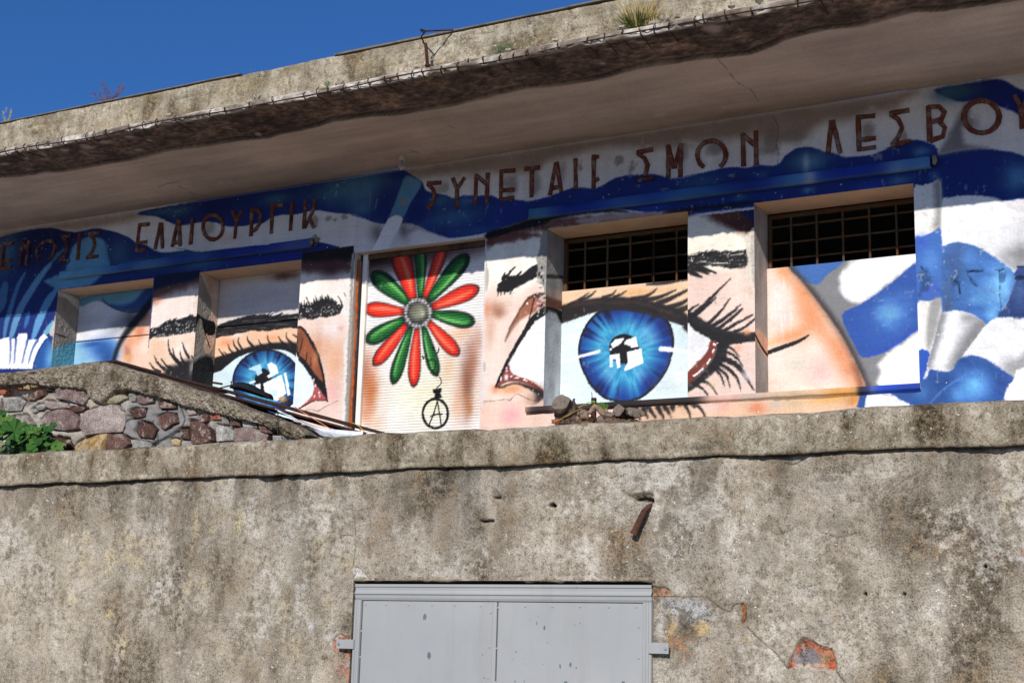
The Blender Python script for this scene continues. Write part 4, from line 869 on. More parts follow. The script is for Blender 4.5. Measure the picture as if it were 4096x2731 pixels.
# ------------------------------------------------------------------ reveals: left jamb painted, the rest plain
def jamb(xj, i):
    us, vs = axis(YW - 0.001, YP + 0.03, 0.006, [YW, YP + 0.03]), axis(ZB, ZL, 0.006, [ZB, ZL])
    c = Canvas(us, vs, [(150, 142, 132), (160, 152, 142), (150, 150, 150), (172, 164, 158)][i], lambda x, y: at_x(x, y, xj)[[1, 2]], 50 + i)
    if i == 0:
        c.fill(MP('G1', [(930, 600), (1330, 740), (1320, 1000), (1230, 930), (1150, 850), (1050, 760), (940, 740)]), (206, 196, 188), 0.006, .9, wob=.05)
        c.fill(MP('G1', [(940, 600), (1330, 740), (1330, 830), (1200, 760), (960, 650)]), (120, 150, 160), 0.012, .8)
        c.fill(MP('D', [(375, 840), (430, 810), (540, 795), (540, 1000), (340, 1000), (350, 900)]), (96, 168, 190), 0.006, .95, wob=.08)
        c.fill(MP('G1', [(860, 1330), (960, 1350), (1070, 1390), (1040, 1400), (940, 1370)]), (60, 46, 40), 0.003, .9)
    if i == 1:
        c.fill(MP('G2', [(850, 330), (1160, 440), (1060, 1568), (900, 1568), (1000, 1100), (1030, 900), (1020, 780), (960, 640), (930, 540), (880, 420)]), (226, 196, 172), 0.004, .95, wob=.04)
        c.fill(MP('G2', [(770, 1010), (870, 1060), (960, 1110), (1090, 1170), (1085, 1330), (1000, 1360), (910, 1290), (880, 1130), (840, 1100), (790, 1220), (760, 1250)]), (22, 22, 23), 0.005, .97, wob=.06)
        c.stroke(px('G2', [(930, 1320), (960, 1420), (1010, 1560)]), 5, (22, 22, 23), 0.004)
        c.fill(MP('D', [(1330, 930), (1460, 890), (1460, 1100), (1330, 1100)]), (24, 24, 26), 0.02, .9)
    if i == 2:
        c.fill(MP('E', [(1400, 320), (1520, 330), (1515, 350), (1400, 345)]), (40, 40, 40), 0.01, .8)
        c.fill(MP('E', [(1395, 460), (1440, 470), (1520, 510), (1515, 560), (1395, 540)]), (110, 68, 52), 0.01, .9)
        c.fill(MP('E', [(1395, 545), (1515, 575), (1515, 655), (1395, 615)]), (20, 20, 22), 0.006, .97)
        c.fill(MP('E', [(1395, 390), (1450, 420), (1515, 440), (1515, 500), (1395, 460)]), (176, 158, 148), 0.02, .8)
        c.fill(MP('E', [(1390, 620), (1515, 660), (1510, 1200), (1390, 1220)]), (196, 198, 200), 0.02, .9)
    if i == 3:
        c.fill(MP('F', [(505, 690), (580, 760), (585, 900), (505, 780)]), (226, 176, 148), 0.012, .9)
        c.stroke(px('F', [(500, 735), (545, 820), (590, 885)]), [12, 13, 13], (22, 22, 24), 0.005)
    c.rgb *= (0.80 + 0.4 * fbm(us, vs, (9, 5), 4, 70 + i))[..., None]
    Yg, Zg = np.meshgrid(us, vs)
    rough = (fbm(us, vs, 40, 3, 80 + i) - .5) * (0.016 if i in (0, 1) else 0.006) * np.clip((Yg - YW) / 0.02, 0, 1)
    P = np.stack([np.full(Yg.shape, xj) - np.abs(rough), Yg, Zg], -1)
    return link('jamb', grid_mesh('jamb', us, vs, P, None, c.lin()), bld, [MAT['rough']])
for i, (a, b) in enumerate(WIN): jamb(a, i)
MAT['lintel'] = simple('lintel_paint', [(196, 160, 126), (214, 178, 144), (188, 164, 140)], 3, bump=.25, bd=.01)
MAT['plaster'] = simple('old_plaster', [(190, 180, 168), (214, 204, 192)], 4, bump=.4, bd=.01)
MAT['room'] = simple('dusty_interior_plaster', [(196, 190, 182), (212, 206, 198)], 2, rough=.95, spec=.05)
MAT['dark'] = simple('dark_interior', [(84, 78, 74), (112, 104, 98)], 2, rough=.95, spec=.05)
for i, (a, b) in enumerate(WIN):
    m = MB(); m.add([(a, YW - .001, ZL), (b + .0, YW - .001, ZL), (b, YP + .03, ZL + .001), (a, YP + .03, ZL + .001)], [(0, 1, 2, 3)])
    m.build('lintel_soffit', MAT['lintel'], bld)
    m = MB(); m.add([(b, YW - .001, ZB), (b, YP + .03, ZB), (b, YP + .03, ZL), (b, YW - .001, ZL), (a, YW, ZB), (b, YW, ZB), (b, YP + .03, ZB + .002), (a, YP + .03, ZB + .002)], [(0, 1, 2, 3), (4, 5, 6, 7)])
    m.build('reveal', MAT['plaster'], bld)

# ------------------------------------------------------------------ roller shutter, slat by slat
shu = thing('roller_shutter', 'roller shutter painted with a red and green petal flower, in the doorway between the eyes', 'shutter', (-6.33, YS, TERR))
sx0, sx1 = SHU[0] + 0.085, SHU[1] - 0.004
sus, svs = axis(sx0, sx1, 0.007, [sx0, sx1]), axis(3.2, ZL, 0.005, [ZL])
sv = Canvas(sus, svs, (246, 242, 238), planeY(YS), 90)
sv.fill(MP('E', [(60, 330), (400, 280), (700, 230), (1030, 130), (1030, -60), (60, 60)]), (84, 48, 44), 0.09, .85, wob=.3)
sv.fill(MP('E', [(60, 260), (400, 210), (700, 130), (1030, 60), (1030, -60), (60, 60)]), (20, 15, 16), 0.05, .97)
for q, r, col, a in (((760, 760), (120, 90), (244, 206, 176), .8), ((850, 700), (70, 60), (240, 180, 140), .6), ((480, 1150), (190, 260), (250, 246, 214), .8), ((640, 1180), (120, 200), (246, 240, 190), .5), ((180, 1060), (60, 200), (214, 150, 116), .9), ((140, 1000), (60, 150), (160, 104, 80), .8), ((205, 1130), (56, 150), (206, 116, 62), .8),
                     ((170, 1280), (60, 70), (222, 150, 110), .7), ((240, 1340), (60, 60), (240, 196, 160), .7), ((865, 1060), (58, 220), (132, 78, 54), .9), ((905, 900), (56, 160), (166, 108, 84), .8), ((940, 770), (40, 100), (206, 160, 140), .7), ((800, 1200), (50, 160), (232, 176, 138), .7), ((880, 1230), (30, 90), (190, 120, 70), .8), ((740, 960), (60, 120), (244, 200, 156), .7),
                     ((940, 1150), (30, 190), (242, 214, 196), .8), ((300, 1200), (40, 160), (244, 224, 206), .7), ((130, 700), (30, 100), (244, 238, 236), .6)):
    sv.blob(px('E', [q])[0], (r[0] / _k, r[1] / _k), col, a, nz=.25)
def petal(base, tip, w, red):
    b, t = np.array(base, float), np.array(tip, float); ax = t - b; Lp = np.hypot(*ax); ax /= Lp; nn = np.array([-ax[1], ax[0]])
    prof = [(0, .34), (.2, .62), (.4, .84), (.6, .98), (.75, 1.0), (.88, .80), (.96, .48), (1.0, .12)]
    def outline(k, s0=0.0, s1=1.0):
        L_ = [b + ax * Lp * (s0 + (s1 - s0) * u) + nn * w * v * k for u, v in prof]; R_ = [b + ax * Lp * (s0 + (s1 - s0) * u) - nn * w * v * k for u, v in prof]
        return [tuple(p) for p in L_ + R_[::-1]]
    sv.fill(px('E', outline(1.10, -.02, 1.03)), (24, 26, 24), 0.012, .95)
    c0, c1, c2 = ((206, 34, 26), (244, 62, 40), (255, 150, 110)) if red else ((14, 58, 28), (38, 118, 52), (120, 206, 96))
    sv.fill(px('E', outline(.97, 0, .99)), c0, 0.008)
    sv.clip = sv.mask(px('E', outline(.97, 0, .99)), 0.008)
    sv.fill(px('E', outline(.66, .05, .92)), c1, 0.022, .95)
    p1, p2, p3 = b + ax * Lp * .15 + nn * w * .1, b + ax * Lp * .5 + nn * w * .22, b + ax * Lp * .85 + nn * w * .1
    sv.stroke(px('E', [tuple(p1), tuple(p2), tuple(p3)]), [5, w * .28, 5], c2, 0.022, .85)
    if not red:
        for k in (-.35, .05, .45):
            sv.stroke(px('E', [tuple(b + ax * Lp * .2 + nn * w * k * .6), tuple(b + ax * Lp * .55 + nn * w * k), tuple(b + ax * Lp * .85 + nn * w * k * .8)]), [2, 4, 2], (14, 60, 30) if k < .3 else (170, 220, 150), 0.008, .7)
    sv.clip = None
for base, tip, w, red in (((470, 520), (215, 312), 68, 0), ((435, 575), (165, 556), 56, 1), ((430, 628), (176, 782), 58, 0), ((445, 668), (228, 938), 50, 1), ((474, 690), (356, 1066), 46, 0), ((520, 698), (496, 1084), 45, 1), ((568, 688), (652, 1012), 46, 0),
                          ((600, 648), (803, 872), 52, 1), ((622, 592), (912, 648), 60, 0), ((622, 548), (940, 412), 58, 1), ((604, 498), (866, 188), 62, 0), ((574, 476), (708, 122), 42, 1), ((545, 480), (548, 118), 42, 0), ((492, 484), (392, 150), 72, 1)):
    petal(base, tip, w * .88, red)
sv.blob(px('E', [(527, 583)])[0], (64, 66), (18, 18, 19), 1, pw=8)
sv.blob(px('E', [(530, 578)])[0], (40, 42), (158, 158, 136), .95, pw=3); sv.blob(px('E', [(505, 560)])[0], (16, 18), (104, 104, 90), .7); sv.blob(px('E', [(560, 590)])[0], (10, 14), (206, 206, 176), .7)
for k in range(22):
    a = k / 22 * 2 * math.pi; sv.blob(px('E', [(527 + 84 * math.cos(a), 584 + 90 * math.sin(a))])[0], (5.5 + 3 * (k % 3 == 0), 6 + 3 * (k % 3 == 0)), (226, 228, 228), .9)
for q, w in (([(588, 862), (592, 895), (600, 912), (632, 905), (650, 930), (640, 970), (625, 992), (655, 1008), (682, 1035), (685, 1070), (655, 1100)], 4), ([(632, 818), (640, 840)], 8), ([(672, 828), (668, 850), (660, 862)], 5), ([(560, 880), (566, 900)], 6),
             ([(660, 1195), (635, 1280), (600, 1362)], 6), ([(662, 1195), (678, 1280), (686, 1352)], 6), ([(614, 1296), (650, 1282), (694, 1280)], 6)):
    sv.stroke(px('E', q), w, (18, 17, 18), 0.004)
sv.fill(px('E', [(628, 1112), (662, 1104), (690, 1102), (688, 1126), (680, 1130), (694, 1166), (640, 1176), (644, 1140), (632, 1132)]), (18, 17, 18), 0.005, 1, False)
sv.stroke(px('E', [(648 + 86 * math.cos(a), 1276 + 100 * math.sin(a)) for a in np.linspace(-1.6, 4.75, 26)]), 11, (18, 17, 18), 0.005)
sv.stroke(px('E', [(110, 500), (115, 550), (108, 610)]), 7, (30, 28, 28), 0.008, .8); sv.stroke(px('E', [(150, 490), (152, 550), (148, 600)]), 6, (30, 28, 28), 0.008, .8)
weather(sv, 780, .2, .5)
slin = sv.lin()
pitch = 0.0236
nsl = int((ZL - 0.055 - 3.2) / pitch)
prof = [(0.0, 0.0), (0.10, -0.0022), (0.40, -0.0034), (0.72, -0.0030), (0.95, -0.0012), (1.0, 0.0016)]
for k in range(nsl):
    z1 = ZL - 0.05 - k * pitch; z0 = z1 - pitch + 0.0008
    zz = np.array([z0 + (z1 - z0) * p for p, _ in prof]); dd = np.array([d for _, d in prof])
    Xg, Zg = np.meshgrid(sus, zz)
    Yg = np.repeat((YS + dd)[:, None], len(sus), 1) + 0.002 * np.sin(sus * 3 + k * .3)[None, :]
    iv = np.clip(np.searchsorted(svs, zz), 0, len(svs) - 1)
    rgb = slin[iv] * np.where(np.arange(len(zz)) == 0, .82, 1.0)[:, None, None] if False else slin[iv]
    link('slat', grid_mesh('slat', sus, zz, np.stack([Xg, Yg, Zg], -1), None, rgb), shu, [MAT['slatpaint']])
MAT['cream_metal'] = simple('cream_metal', [(226, 216, 206), (240, 234, 226)], 3, rough=.5, bump=.05)
low = MB()
zb = ZL - 0.05 - nsl * pitch
me = pymesh('slat', [(sx0, YS, 0), (sx1, YS, 0), (sx1, YS - .008, .02), (sx0, YS - .008, .02), (sx1, YS, .0385), (sx0, YS, .0385)], [(0, 1, 2, 3), (3, 2, 4, 5)])
me.materials.append(MAT['cream_metal'])
for k in range(int((zb - TERR) / .04)):
    o = link('slat', me, shu); o.location.z = zb - .04 * (k + 1) - TERR; o.location.x -= -6.33; o.location.y -= YS; o.matrix_parent_inverse = Matrix()
m = MB(); m.bbox(SHU[0] + .035, SHU[0] + .083, YS - .03, YS + .05, TERR, ZL - .002, .004); m.build('guide_rail', MAT['cream_metal'], shu)
MAT['burnt'] = simple('burnt_brown_paint', [(40, 26, 20), (92, 62, 40), (120, 86, 58)], 6, rough=.7)
m = MB(); m.bbox(SHU[0] + .005, SHU[1], YS - .02, YS + .06, ZL - .05, ZL - .001, .004); m.build('head_box', MAT['burnt'], shu)
m = MB(); m.add([(SHU[0], YW, TERR), (SHU[0], YS + .1, TERR), (SHU[0], YS + .1, ZL), (SHU[0], YW, ZL), (SHU[1], YW, TERR), (SHU[1], YS + .1, TERR), (SHU[1], YS + .1, ZL), (SHU[1], YW, ZL)],
                [(3, 2, 1, 0), (4, 5, 6, 7), (3, 7, 6, 2)]); m.build('door_reveal', MAT['plaster'], bld)
MAT['rust_orange'] = simple('orange_rust', [(110, 52, 20), (186, 92, 34), (150, 70, 28)], 20, rough=.9, bump=.6)
m = MB()
pp = [(SHU[0] + .012 + .006 * random.random(), YW + .035 + .01 * random.random(), z) for z in np.arange(3.0, ZL - .02, .04)]
m.tube(pp, [.007 + .006 * random.random() for _ in pp], 6); m.build('rusty_edge_strip', MAT['rust_orange'], shu)

# ------------------------------------------------------------------ grilles in the two open windows
MAT['grille'] = simple('rusty_grille_paint', [(54, 38, 26), (96, 62, 34), (72, 66, 48), (112, 80, 44)], 14, rough=.9, bump=.4, bd=.004)
def grille(i, vx, hz, z0):
    a, b = WIN[i]; g = part_empty('window_grille', bld)
    yb = YP + .022
    z1 = ZL - .012
    for x in vx:
        m = MB(); m.bbox(x - .008, x + .008, yb, yb + .014, z0, z1, .003); m.build('bar', MAT['grille'], g)
    for z in hz:
        m = MB(); m.bbox(a + .012, b + .05, yb + .0145, yb + .026, z - .0075, z + .0075, .003); m.build('bar', MAT['grille'], g)
    m = MB(); m.bbox(a + .004, a + .030, yb - .002, yb + .03, z0, z1, .003); m.build('frame_bar', MAT['grille'], g)
    m = MB(); m.bbox(a + .03, b + .05, yb - .002, yb + .03, z1 - .03, z1, .003); m.build('frame_bar', MAT['grille'], g)
def gx(c, pts): return [W(c, x, y, YP + .03).x for x, y in pts]
def gz(c, pts): return [W(c, x, y, YP + .04).z for x, y in pts]
v3 = gx('G4', [(1322, 800), (1590, 800), (1863, 780), (2140, 750)]) + gx('G5', [(40, 900), (322, 880)])
grille(2, v3, gz('G4', [(1325, 646), (1325, 842), (1325, 1032)]), W3T - .05)
v4 = gx('G5', [(1695, 800), (2003, 780), (2318, 760)]) + gx('G6', [(497, 900), (822, 880)])
grille(3, v4, gz('G5', [(1700, 605), (1700, 806), (1700, 1000)]), W4T - .05)
# dark room behind the open windows
m = MB(); m.box(-14.5, 1.5, YP + .06, 18, 2.0, ZS + .02)
o = m.build('dark_room', MAT['room'], bld)
bm = bmesh.new(); bm.from_mesh(o.data)
bmesh.ops.delete(bm, geom=[f for f in bm.faces if f.normal.y < -.9], context='FACES_ONLY'); bm.to_mesh(o.data); bm.free()
m = MB()
for x0, x1 in zip([-14.5] + [w[1] for w in WIN[:1]], [WIN[0][0], WIN[1][0]]): m.box(x0 + .03, x1 - .03, YW + .05, YP + .055, 2.0, ZL + .03)
for x0, x1 in ((WIN[1][1], SHU[0]), (SHU[1], WIN[2][0]), (WIN[2][1], WIN[3][0]), (WIN[3][1], 1.5)): m.box(x0 + .03, x1 - .03, YW + .05, YP + .055, 2.0, ZL + .03)
for x0, x1 in WIN: m.box(x0, x1, YW + .05, YP + .055, 2.0, ZB - .002)
m.box(SHU[0] + .002, SHU[1] - .002, YS + .12, YP + .055, 2.0, ZL + .03)
m.box(-14.5, 1.5, YW + .05, YP + .055, ZL + .035, ZS - .01)
m.build('wall_core', MAT['dark'], bld)

# ------------------------------------------------------------------ mouldings and sill
def strip_board(name, x0, x1, z0, z1, y0, cvs, parent, seed):
    """projecting moulding: underside, front and top, painted with the mural's colours behind it"""
    us = np.arange(x0, x1 + .004, .008)
    prof = [(YW + .004, z0), (y0 + .004, z0), (y0, z0 + .004), (y0, (z0 + z1) / 2), (y0, z1 - .004), (y0 + .004, z1), (YW + .004, z1)]
    pr = np.array(prof)
    XX = np.repeat(us[None, :], len(pr), 0); ed = (np.random.default_rng(seed).random(len(us)) - .5) * .006
    Yy = np.repeat(pr[:, :1], len(us), 1); Zz = np.repeat(pr[:, 1:], len(us), 1).copy()
    chip = np.clip(fbm(us, np.array([0., 1.]), 5, 3, seed)[0] - .64, 0, 1) * .1
    Zz[4:6] -= chip + ed * .3
    iu = np.clip(np.searchsorted(cvs.us, us), 0, len(cvs.us) - 1); iv = np.clip(np.searchsorted(cvs.vs, pr[:, 1] + EYE * 0), 0, len(cvs.vs) - 1)
    return us, XX, Yy, Zz
def moulding(c0, x0, x1, z0, z1, y0, seed, paints):
    us, XX, Yy, Zz = strip_board('m', x0, x1, z0, z1, y0, cv, bld, seed)
    c = Canvas(us, np.array([0, .03, .06, .2, .8, .97, 1.0]), c0, lambda x, y: (at(x, y, y0)[0], .5), seed)
    for q, w, col, a in paints:
        x = at(*q, y0)[0]; c.rgb = c.rgb * (1 - a * np.exp(-((us - x) / w) ** 2)[None, :, None]) + np.array(col, float) * (a * np.exp(-((us - x) / w) ** 2))[None, :, None]
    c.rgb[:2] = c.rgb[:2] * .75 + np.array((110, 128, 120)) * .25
    c.rgb *= (0.88 + .24 * fbm(us, c.vs, (4, 1), 4, seed + 1))[..., None]
    me = grid_mesh('moulding', us, c.vs, np.stack([XX, Yy, Zz], -1), None, c.lin())
    o = link('moulding', me, bld, [MAT['mural']])
    return o
p = lambda c, q: px(c, [q])[0]
moulding((22, 44, 132), -10.42, -7.42, 3.415 + EYE, 3.486 + EYE, 9.935, 101,
         [(p('H1', (700, 960)), .5, (98, 160, 200), 1), (p('H1', (1000, 920)), .5, (98, 160, 200), .9), (p('H1', (1800, 820)), .25, (84, 140, 184), .8), (p('H2', (300, 1290)), .2, (44, 92, 150), .7), (p('H2', (1500, 1090)), .3, (150, 160, 190), .35)])
moulding((22, 46, 140), -5.263, -2.07, 3.413 + EYE, 3.486 + EYE, 9.935, 102,
         [(p('H4', (120, 1190)), .18, (70, 124, 160), .9), (p('H4', (1200, 1060)), .22, (56, 108, 168), .7), (p('H4', (2000, 950)), .3, (56, 112, 170), .9), (p('H5', (1500, 1000)), .2, (80, 140, 186), .9), (p('H5', (1620, 980)), .05, (196, 206, 214), .9), (p('H6', (830, 1140)), .09, (190, 204, 212), .95), (p('H6', (1080, 1100)), .25, (84, 150, 204), .9), (p('H6', (300, 1220)), .3, (24, 54, 160), .8)])
MAT['concrete_chip'] = simple('broken_concrete', [(96, 88, 80), (150, 140, 128), (120, 104, 92)], 30, rough=.95, bump=.9, bd=.01, fine=90)
for (x, y0) in ((-2.048, 9.95), (-7.432, 9.95)):
    m = MB()
    m.tube([(x, y0, 3.425 + EYE), (x + .008, y0, 3.45 + EYE), (x + .004, y0 + .004, 3.49 + EYE)], [.012, .018, .014], 7); m.build('broken_end', MAT['concrete_chip'], bld, True)
m = MB(); m.tube([(-7.40, 9.99, 3.46 + EYE), (-7.39, 9.985, 3.50 + EYE)], [.02, .026], 7); m.build('broken_end', MAT['concrete_chip'], bld, True)
# window sill ledge under windows three and four
us = np.arange(-5.27, -2.19, .008)
prz = np.array([-.075, -.042, -.040, -.036, -.02, -.004, 0.0, 0.0]); pry = np.array([YW + .01, YW - .012, YW - .018, YW - .020, YW - .020, YW - .018, YW - .014, YW + .05])
c = Canvas(us, np.array([-.075, -.042, -.0401, -.036, -.02, -.004, -.001, .01]), (232, 186, 160), lambda x, y: (at(x, y, YW - .03)[0], -.02), 110)
for q, w, col, a in ((p('G7', (600, 700)), .14, (40, 32, 32), .9), (p('G7', (1300, 630)), .28, (60, 40, 44), .9), (p('G7', (1700, 610)), .3, (34, 30, 30), .95), (p('G7', (2250, 570)), .2, (40, 34, 32), .9), (p('F', (40, 1180)), .14, (44, 40, 38), .9), (p('F', (350, 1150)), .25, (236, 190, 176), .8), (p('F', (560, 1130)), .2, (206, 190, 176), .7),
                     (p('F', (900, 1110)), .4, (224, 190, 150), .8), (p('F', (1150, 1090)), .2, (226, 160, 84), .9), (p('F', (1245, 1085)), .05, (30, 28, 28), .9), (p('F', (1450, 1075)), .2, (34, 74, 186), 1), (p('F', (1620, 1060)), .15, (30, 66, 160), 1)):
    x = at(*q, YW - .03)[0]; g = a * np.exp(-((us - x) / w) ** 4)
    c.rgb = c.rgb * (1 - g[None, :, None]) + np.array(col, float) * g[None, :, None]
c.rgb *= (0.82 + .3 * fbm(us, c.vs, (6, 1), 4, 111))[..., None]
wz = (fbm(us, np.array([0., 1.]), 8, 4, 112)[0] - .5) * .008
XX = np.repeat(us[None, :], 8, 0); Yy = np.repeat(pry[:, None], len(us), 1) - wz[None, :] * .5; Zz = np.repeat(prz[:, None], len(us), 1) + ZB + np.where(np.arange(8) < 4, 1, 0)[:, None] * wz[None, :]
link('window_sill', grid_mesh('window_sill', us, c.vs, np.stack([XX, Yy, Zz], -1), None, c.lin()), bld, [MAT['mural']])
m = MB(); m.add([(us[-1], YW + .05, ZB - .075), (us[-1], YW - .03, ZB - .04), (us[-1], YW - .03, ZB), (us[-1], YW + .05, ZB), (us[0], YW + .05, ZB - .075), (us[0], YW - .03, ZB - .04), (us[0], YW - .03, ZB), (us[0], YW + .05, ZB)], [(0, 1, 2, 3), (7, 6, 5, 4)])
m.build('sill_end', MAT['plaster'], bld)

# ------------------------------------------------------------------ raised letters
def letter_mat(name, cols):
    t = NT(name); n_ = len(cols)
    c = t.ramp(t.noise(22, 6, .65), [(.34 + .32 * i / (n_ - 1), q) for i, q in enumerate(cols)])
    c = t.mix(t.math('MULTIPLY', t.ramp(t.noise(10, 7, .7, None, 4.0), [(.52, (0, 0, 0)), (.60, (255, 255, 255))]), .7), c, (138, 122, 112))
    c = t.mix(t.math('MULTIPLY', t.ramp(t.noise(6, 7, .7, None, 14.0), [(.56, (0, 0, 0)), (.66, (255, 255, 255))]), .7), c, (58, 36, 32))
    t.col(c)
    return t.done(.9, .15, 0, [(t.noise(40, 6, .7), .8, .01)])
MAT['letter'] = letter_mat('red_brown_letter_paint', [(92, 48, 38), (120, 64, 52), (100, 62, 52), (140, 108, 94)])
MAT['letter_dark'] = letter_mat('overpainted_letter', [(62, 40, 58), (96, 58, 58), (70, 44, 60)])
def ring(c, x, y, rx, ry, a0=0, a1=2 * math.pi, n=18): return [(x + rx * math.cos(a), y + ry * math.sin(a)) for a in np.linspace(a0, a1, n)]
LET = [('H1', 0, [[(40, 585), (15, 885)], [(28, 588), (158, 574)], [(25, 795), (132, 780)], [(8, 882), (130, 862)]]),
       ('H1', 1, [[(262, 560), (232, 852)], [(345, 545), (310, 842)], [(262, 560), (328, 650)]]),
       ('H1', 1, [[(484, 590), (444, 640), (432, 715), (462, 775)], [(632, 555), (660, 620), (640, 690), (585, 778)], [(484, 590), (560, 545), (632, 555)]]),
       ('H1', 1, [[(735, 495), (858, 480)], [(742, 500), (792, 560), (802, 640), (772, 720), (708, 790)], [(700, 792), (828, 784)]]),
       ('H1', 0, [[(955, 462), (925, 776)]]),
       ('H1', 0, [[(1062, 462), (1192, 455)], [(1070, 468), (1122, 530), (1132, 605), (1100, 680), (1045, 745)], [(1036, 748), (1172, 732)]]),
       ('H1', 0, [[(1672, 350), (1636, 668)], [(1660, 360), (1788, 348)], [(1650, 575), (1762, 560)], [(1628, 668), (1752, 652)]]),
       ('H1', 0, [[(1925, 330), (1855, 650)], [(1932, 335), (1945, 638)]]),
       ('H1', 0, [[(2138, 290), (2060, 622)], [(2142, 292), (2156, 608)], [(2080, 572), (2150, 560)]]),
       ('H1', 0, [[(2308, 275), (2280, 592)]]),
       ('H2', 0, [ring('H2', 452, 925, 122, 148)]),
       ('H2', 0, [[(690, 738), (732, 845)], [(798, 724), (736, 845)], [(735, 835), (710, 1062)]]),
       ('H2', 0, [[(922, 705), (905, 1032)], [(915, 712), (985, 714), (1025, 770), (1012, 880), (970, 940), (925, 975)]]),
       ('H2', 0, [[(1165, 660), (1150, 1002)], [(1150, 668), (1298, 655)]]),
       ('H2', 0, [[(1402, 626), (1380, 968)]]),
       ('H2', 0, [[(1560, 608), (1540, 942)], [(1678, 586), (1652, 730), (1552, 932)], [(1615, 830), (1662, 932)]]),
       ('H3', 0, [[(925, 548), (1092, 540)], [(930, 556), (992, 620), (1014, 690), (992, 770), (930, 850)]]),
       ('H3', 0, [[(1230, 488), (1275, 605)], [(1372, 478), (1290, 605)], [(1282, 595), (1276, 852)]]),
       ('H3', 0, [[(1510, 445), (1500, 805)], [(1650, 424), (1635, 788)], [(1505, 448), (1645, 570)]]),
       ('H3', 0, [[(1812, 392), (1806, 748)], [(1795, 405), (1978, 394)], [(1800, 636), (1968, 624)], [(1798, 742), (1968, 720)]]),
       ('H3', 0, [[(2092, 376), (2272, 358)], [(2180, 368), (2174, 716)]]),
       ('H4', 0, [[(368, 600), (295, 992)], [(376, 598), (432, 955)], [(316, 908), (428, 888)]]),
       ('H4', 0, [[(602, 555), (608, 925)]]),
       ('H4', 0, [[(822, 525), (820, 908)], [(805, 532), (882, 530)], [(845, 815), (885, 790)]]),
       ('H4', 0, [[(1340, 480), (1530, 440)], [(1348, 490), (1430, 545), (1466, 625), (1438, 762)]]),
       ('H4', 1, [[(1350, 812), (1540, 785)]]),
       ('H4', 0, [[(1716, 390), (1716, 778)], [(1866, 374), (1860, 772)], [(1712, 398), (1784, 668)], [(1862, 384), (1788, 668)]]),
       ('H5', 0, [ring('H5', 436, 720, 172, 172, 2.15, 7.25, 16)]),
       ('H5', 0, [[(810, 462), (820, 852)], [(966, 430), (972, 838)], [(800, 470), (962, 605)]]),
       ('H5', 0, [[(1876, 305), (1834, 700)], [(1888, 305), (1982, 700)]]),
       ('H6', 0, [[(358, 552), (372, 970)], [(340, 566), (562, 548)], [(355, 842), (568, 815)], [(362, 955), (572, 924)]]),
       ('H6', 0, [[(738, 522), (972, 480)], [(748, 532), (842, 592), (886, 690), (842, 800), (768, 900)], [(755, 902), (988, 848)]]),
       ('H6', 0, [[(1200, 432), (1222, 856)], [(1195, 442), (1330, 436), (1392, 505), (1360, 590), (1215, 628)], [(1330, 606), (1400, 690), (1376, 795), (1222, 846)]]),
       ('H6', 0, [ring('H6', 1840, 558, 212, 196)]),
       ('H6', 0, [[(2318, 530), (2332, 702)], [(2232, 300), (2292, 402), (2318, 530)], [(2420, 270), (2360, 390), (2318, 530)]])]
def beam(m, pts, w, y0, d):
    """a flat raised stroke with bevelled edges along points (x,z)"""
    P = [Vector((q[0], q[1])) for q in pts]; n = len(P); rows = []
    closed = (P[0] - P[-1]).length < 1e-3
    for i in range(n):
        a = P[(i - 1) % (n - 1)] if closed and i == 0 else P[max(i - 1, 0)]; b = P[1] if closed and i == n - 1 else P[min(i + 1, n - 1)]
        t = (b - a).normalized(); nn = Vector((-t.y, t.x)); k = 1 + .28 * (random.random() - .5)
        rows.append([(P[i].x + nn.x * s * w * k, y0 - dd, P[i].y + nn.y * s * w * k) for s, dd in ((.5, -.012), (.5, d * .55), (.3, d), (-.3, d), (-.5, d * .55), (-.5, -.012))])
    v = [q for r in rows for q in r]; f = []
    for i in range(n - 1):
        for k in range(5): f.append((i * 6 + k, (i + 1) * 6 + k, (i + 1) * 6 + k + 1, i * 6 + k + 1))
    f.append((0, 1, 2, 3, 4, 5)); f.append(tuple(range((n - 1) * 6, n * 6))[::-1])
    m.add(v, f)
for c_, kind, strokes in LET:
    m = MB()
    for si, st in enumerate(strokes):
        pts = [at(*q, YW - .012)[[0, 2]] for q in px(c_, st)]
        if len(pts) == 2: pts = [pts[0] + (pts[1] - pts[0]) * t for t in (0, .2, .4, .6, .8, 1)]
        beam(m, pts, .036, YW, .020 - .0015 * si)
    m.build('letter', MAT['letter_dark' if kind else 'letter'], bld)
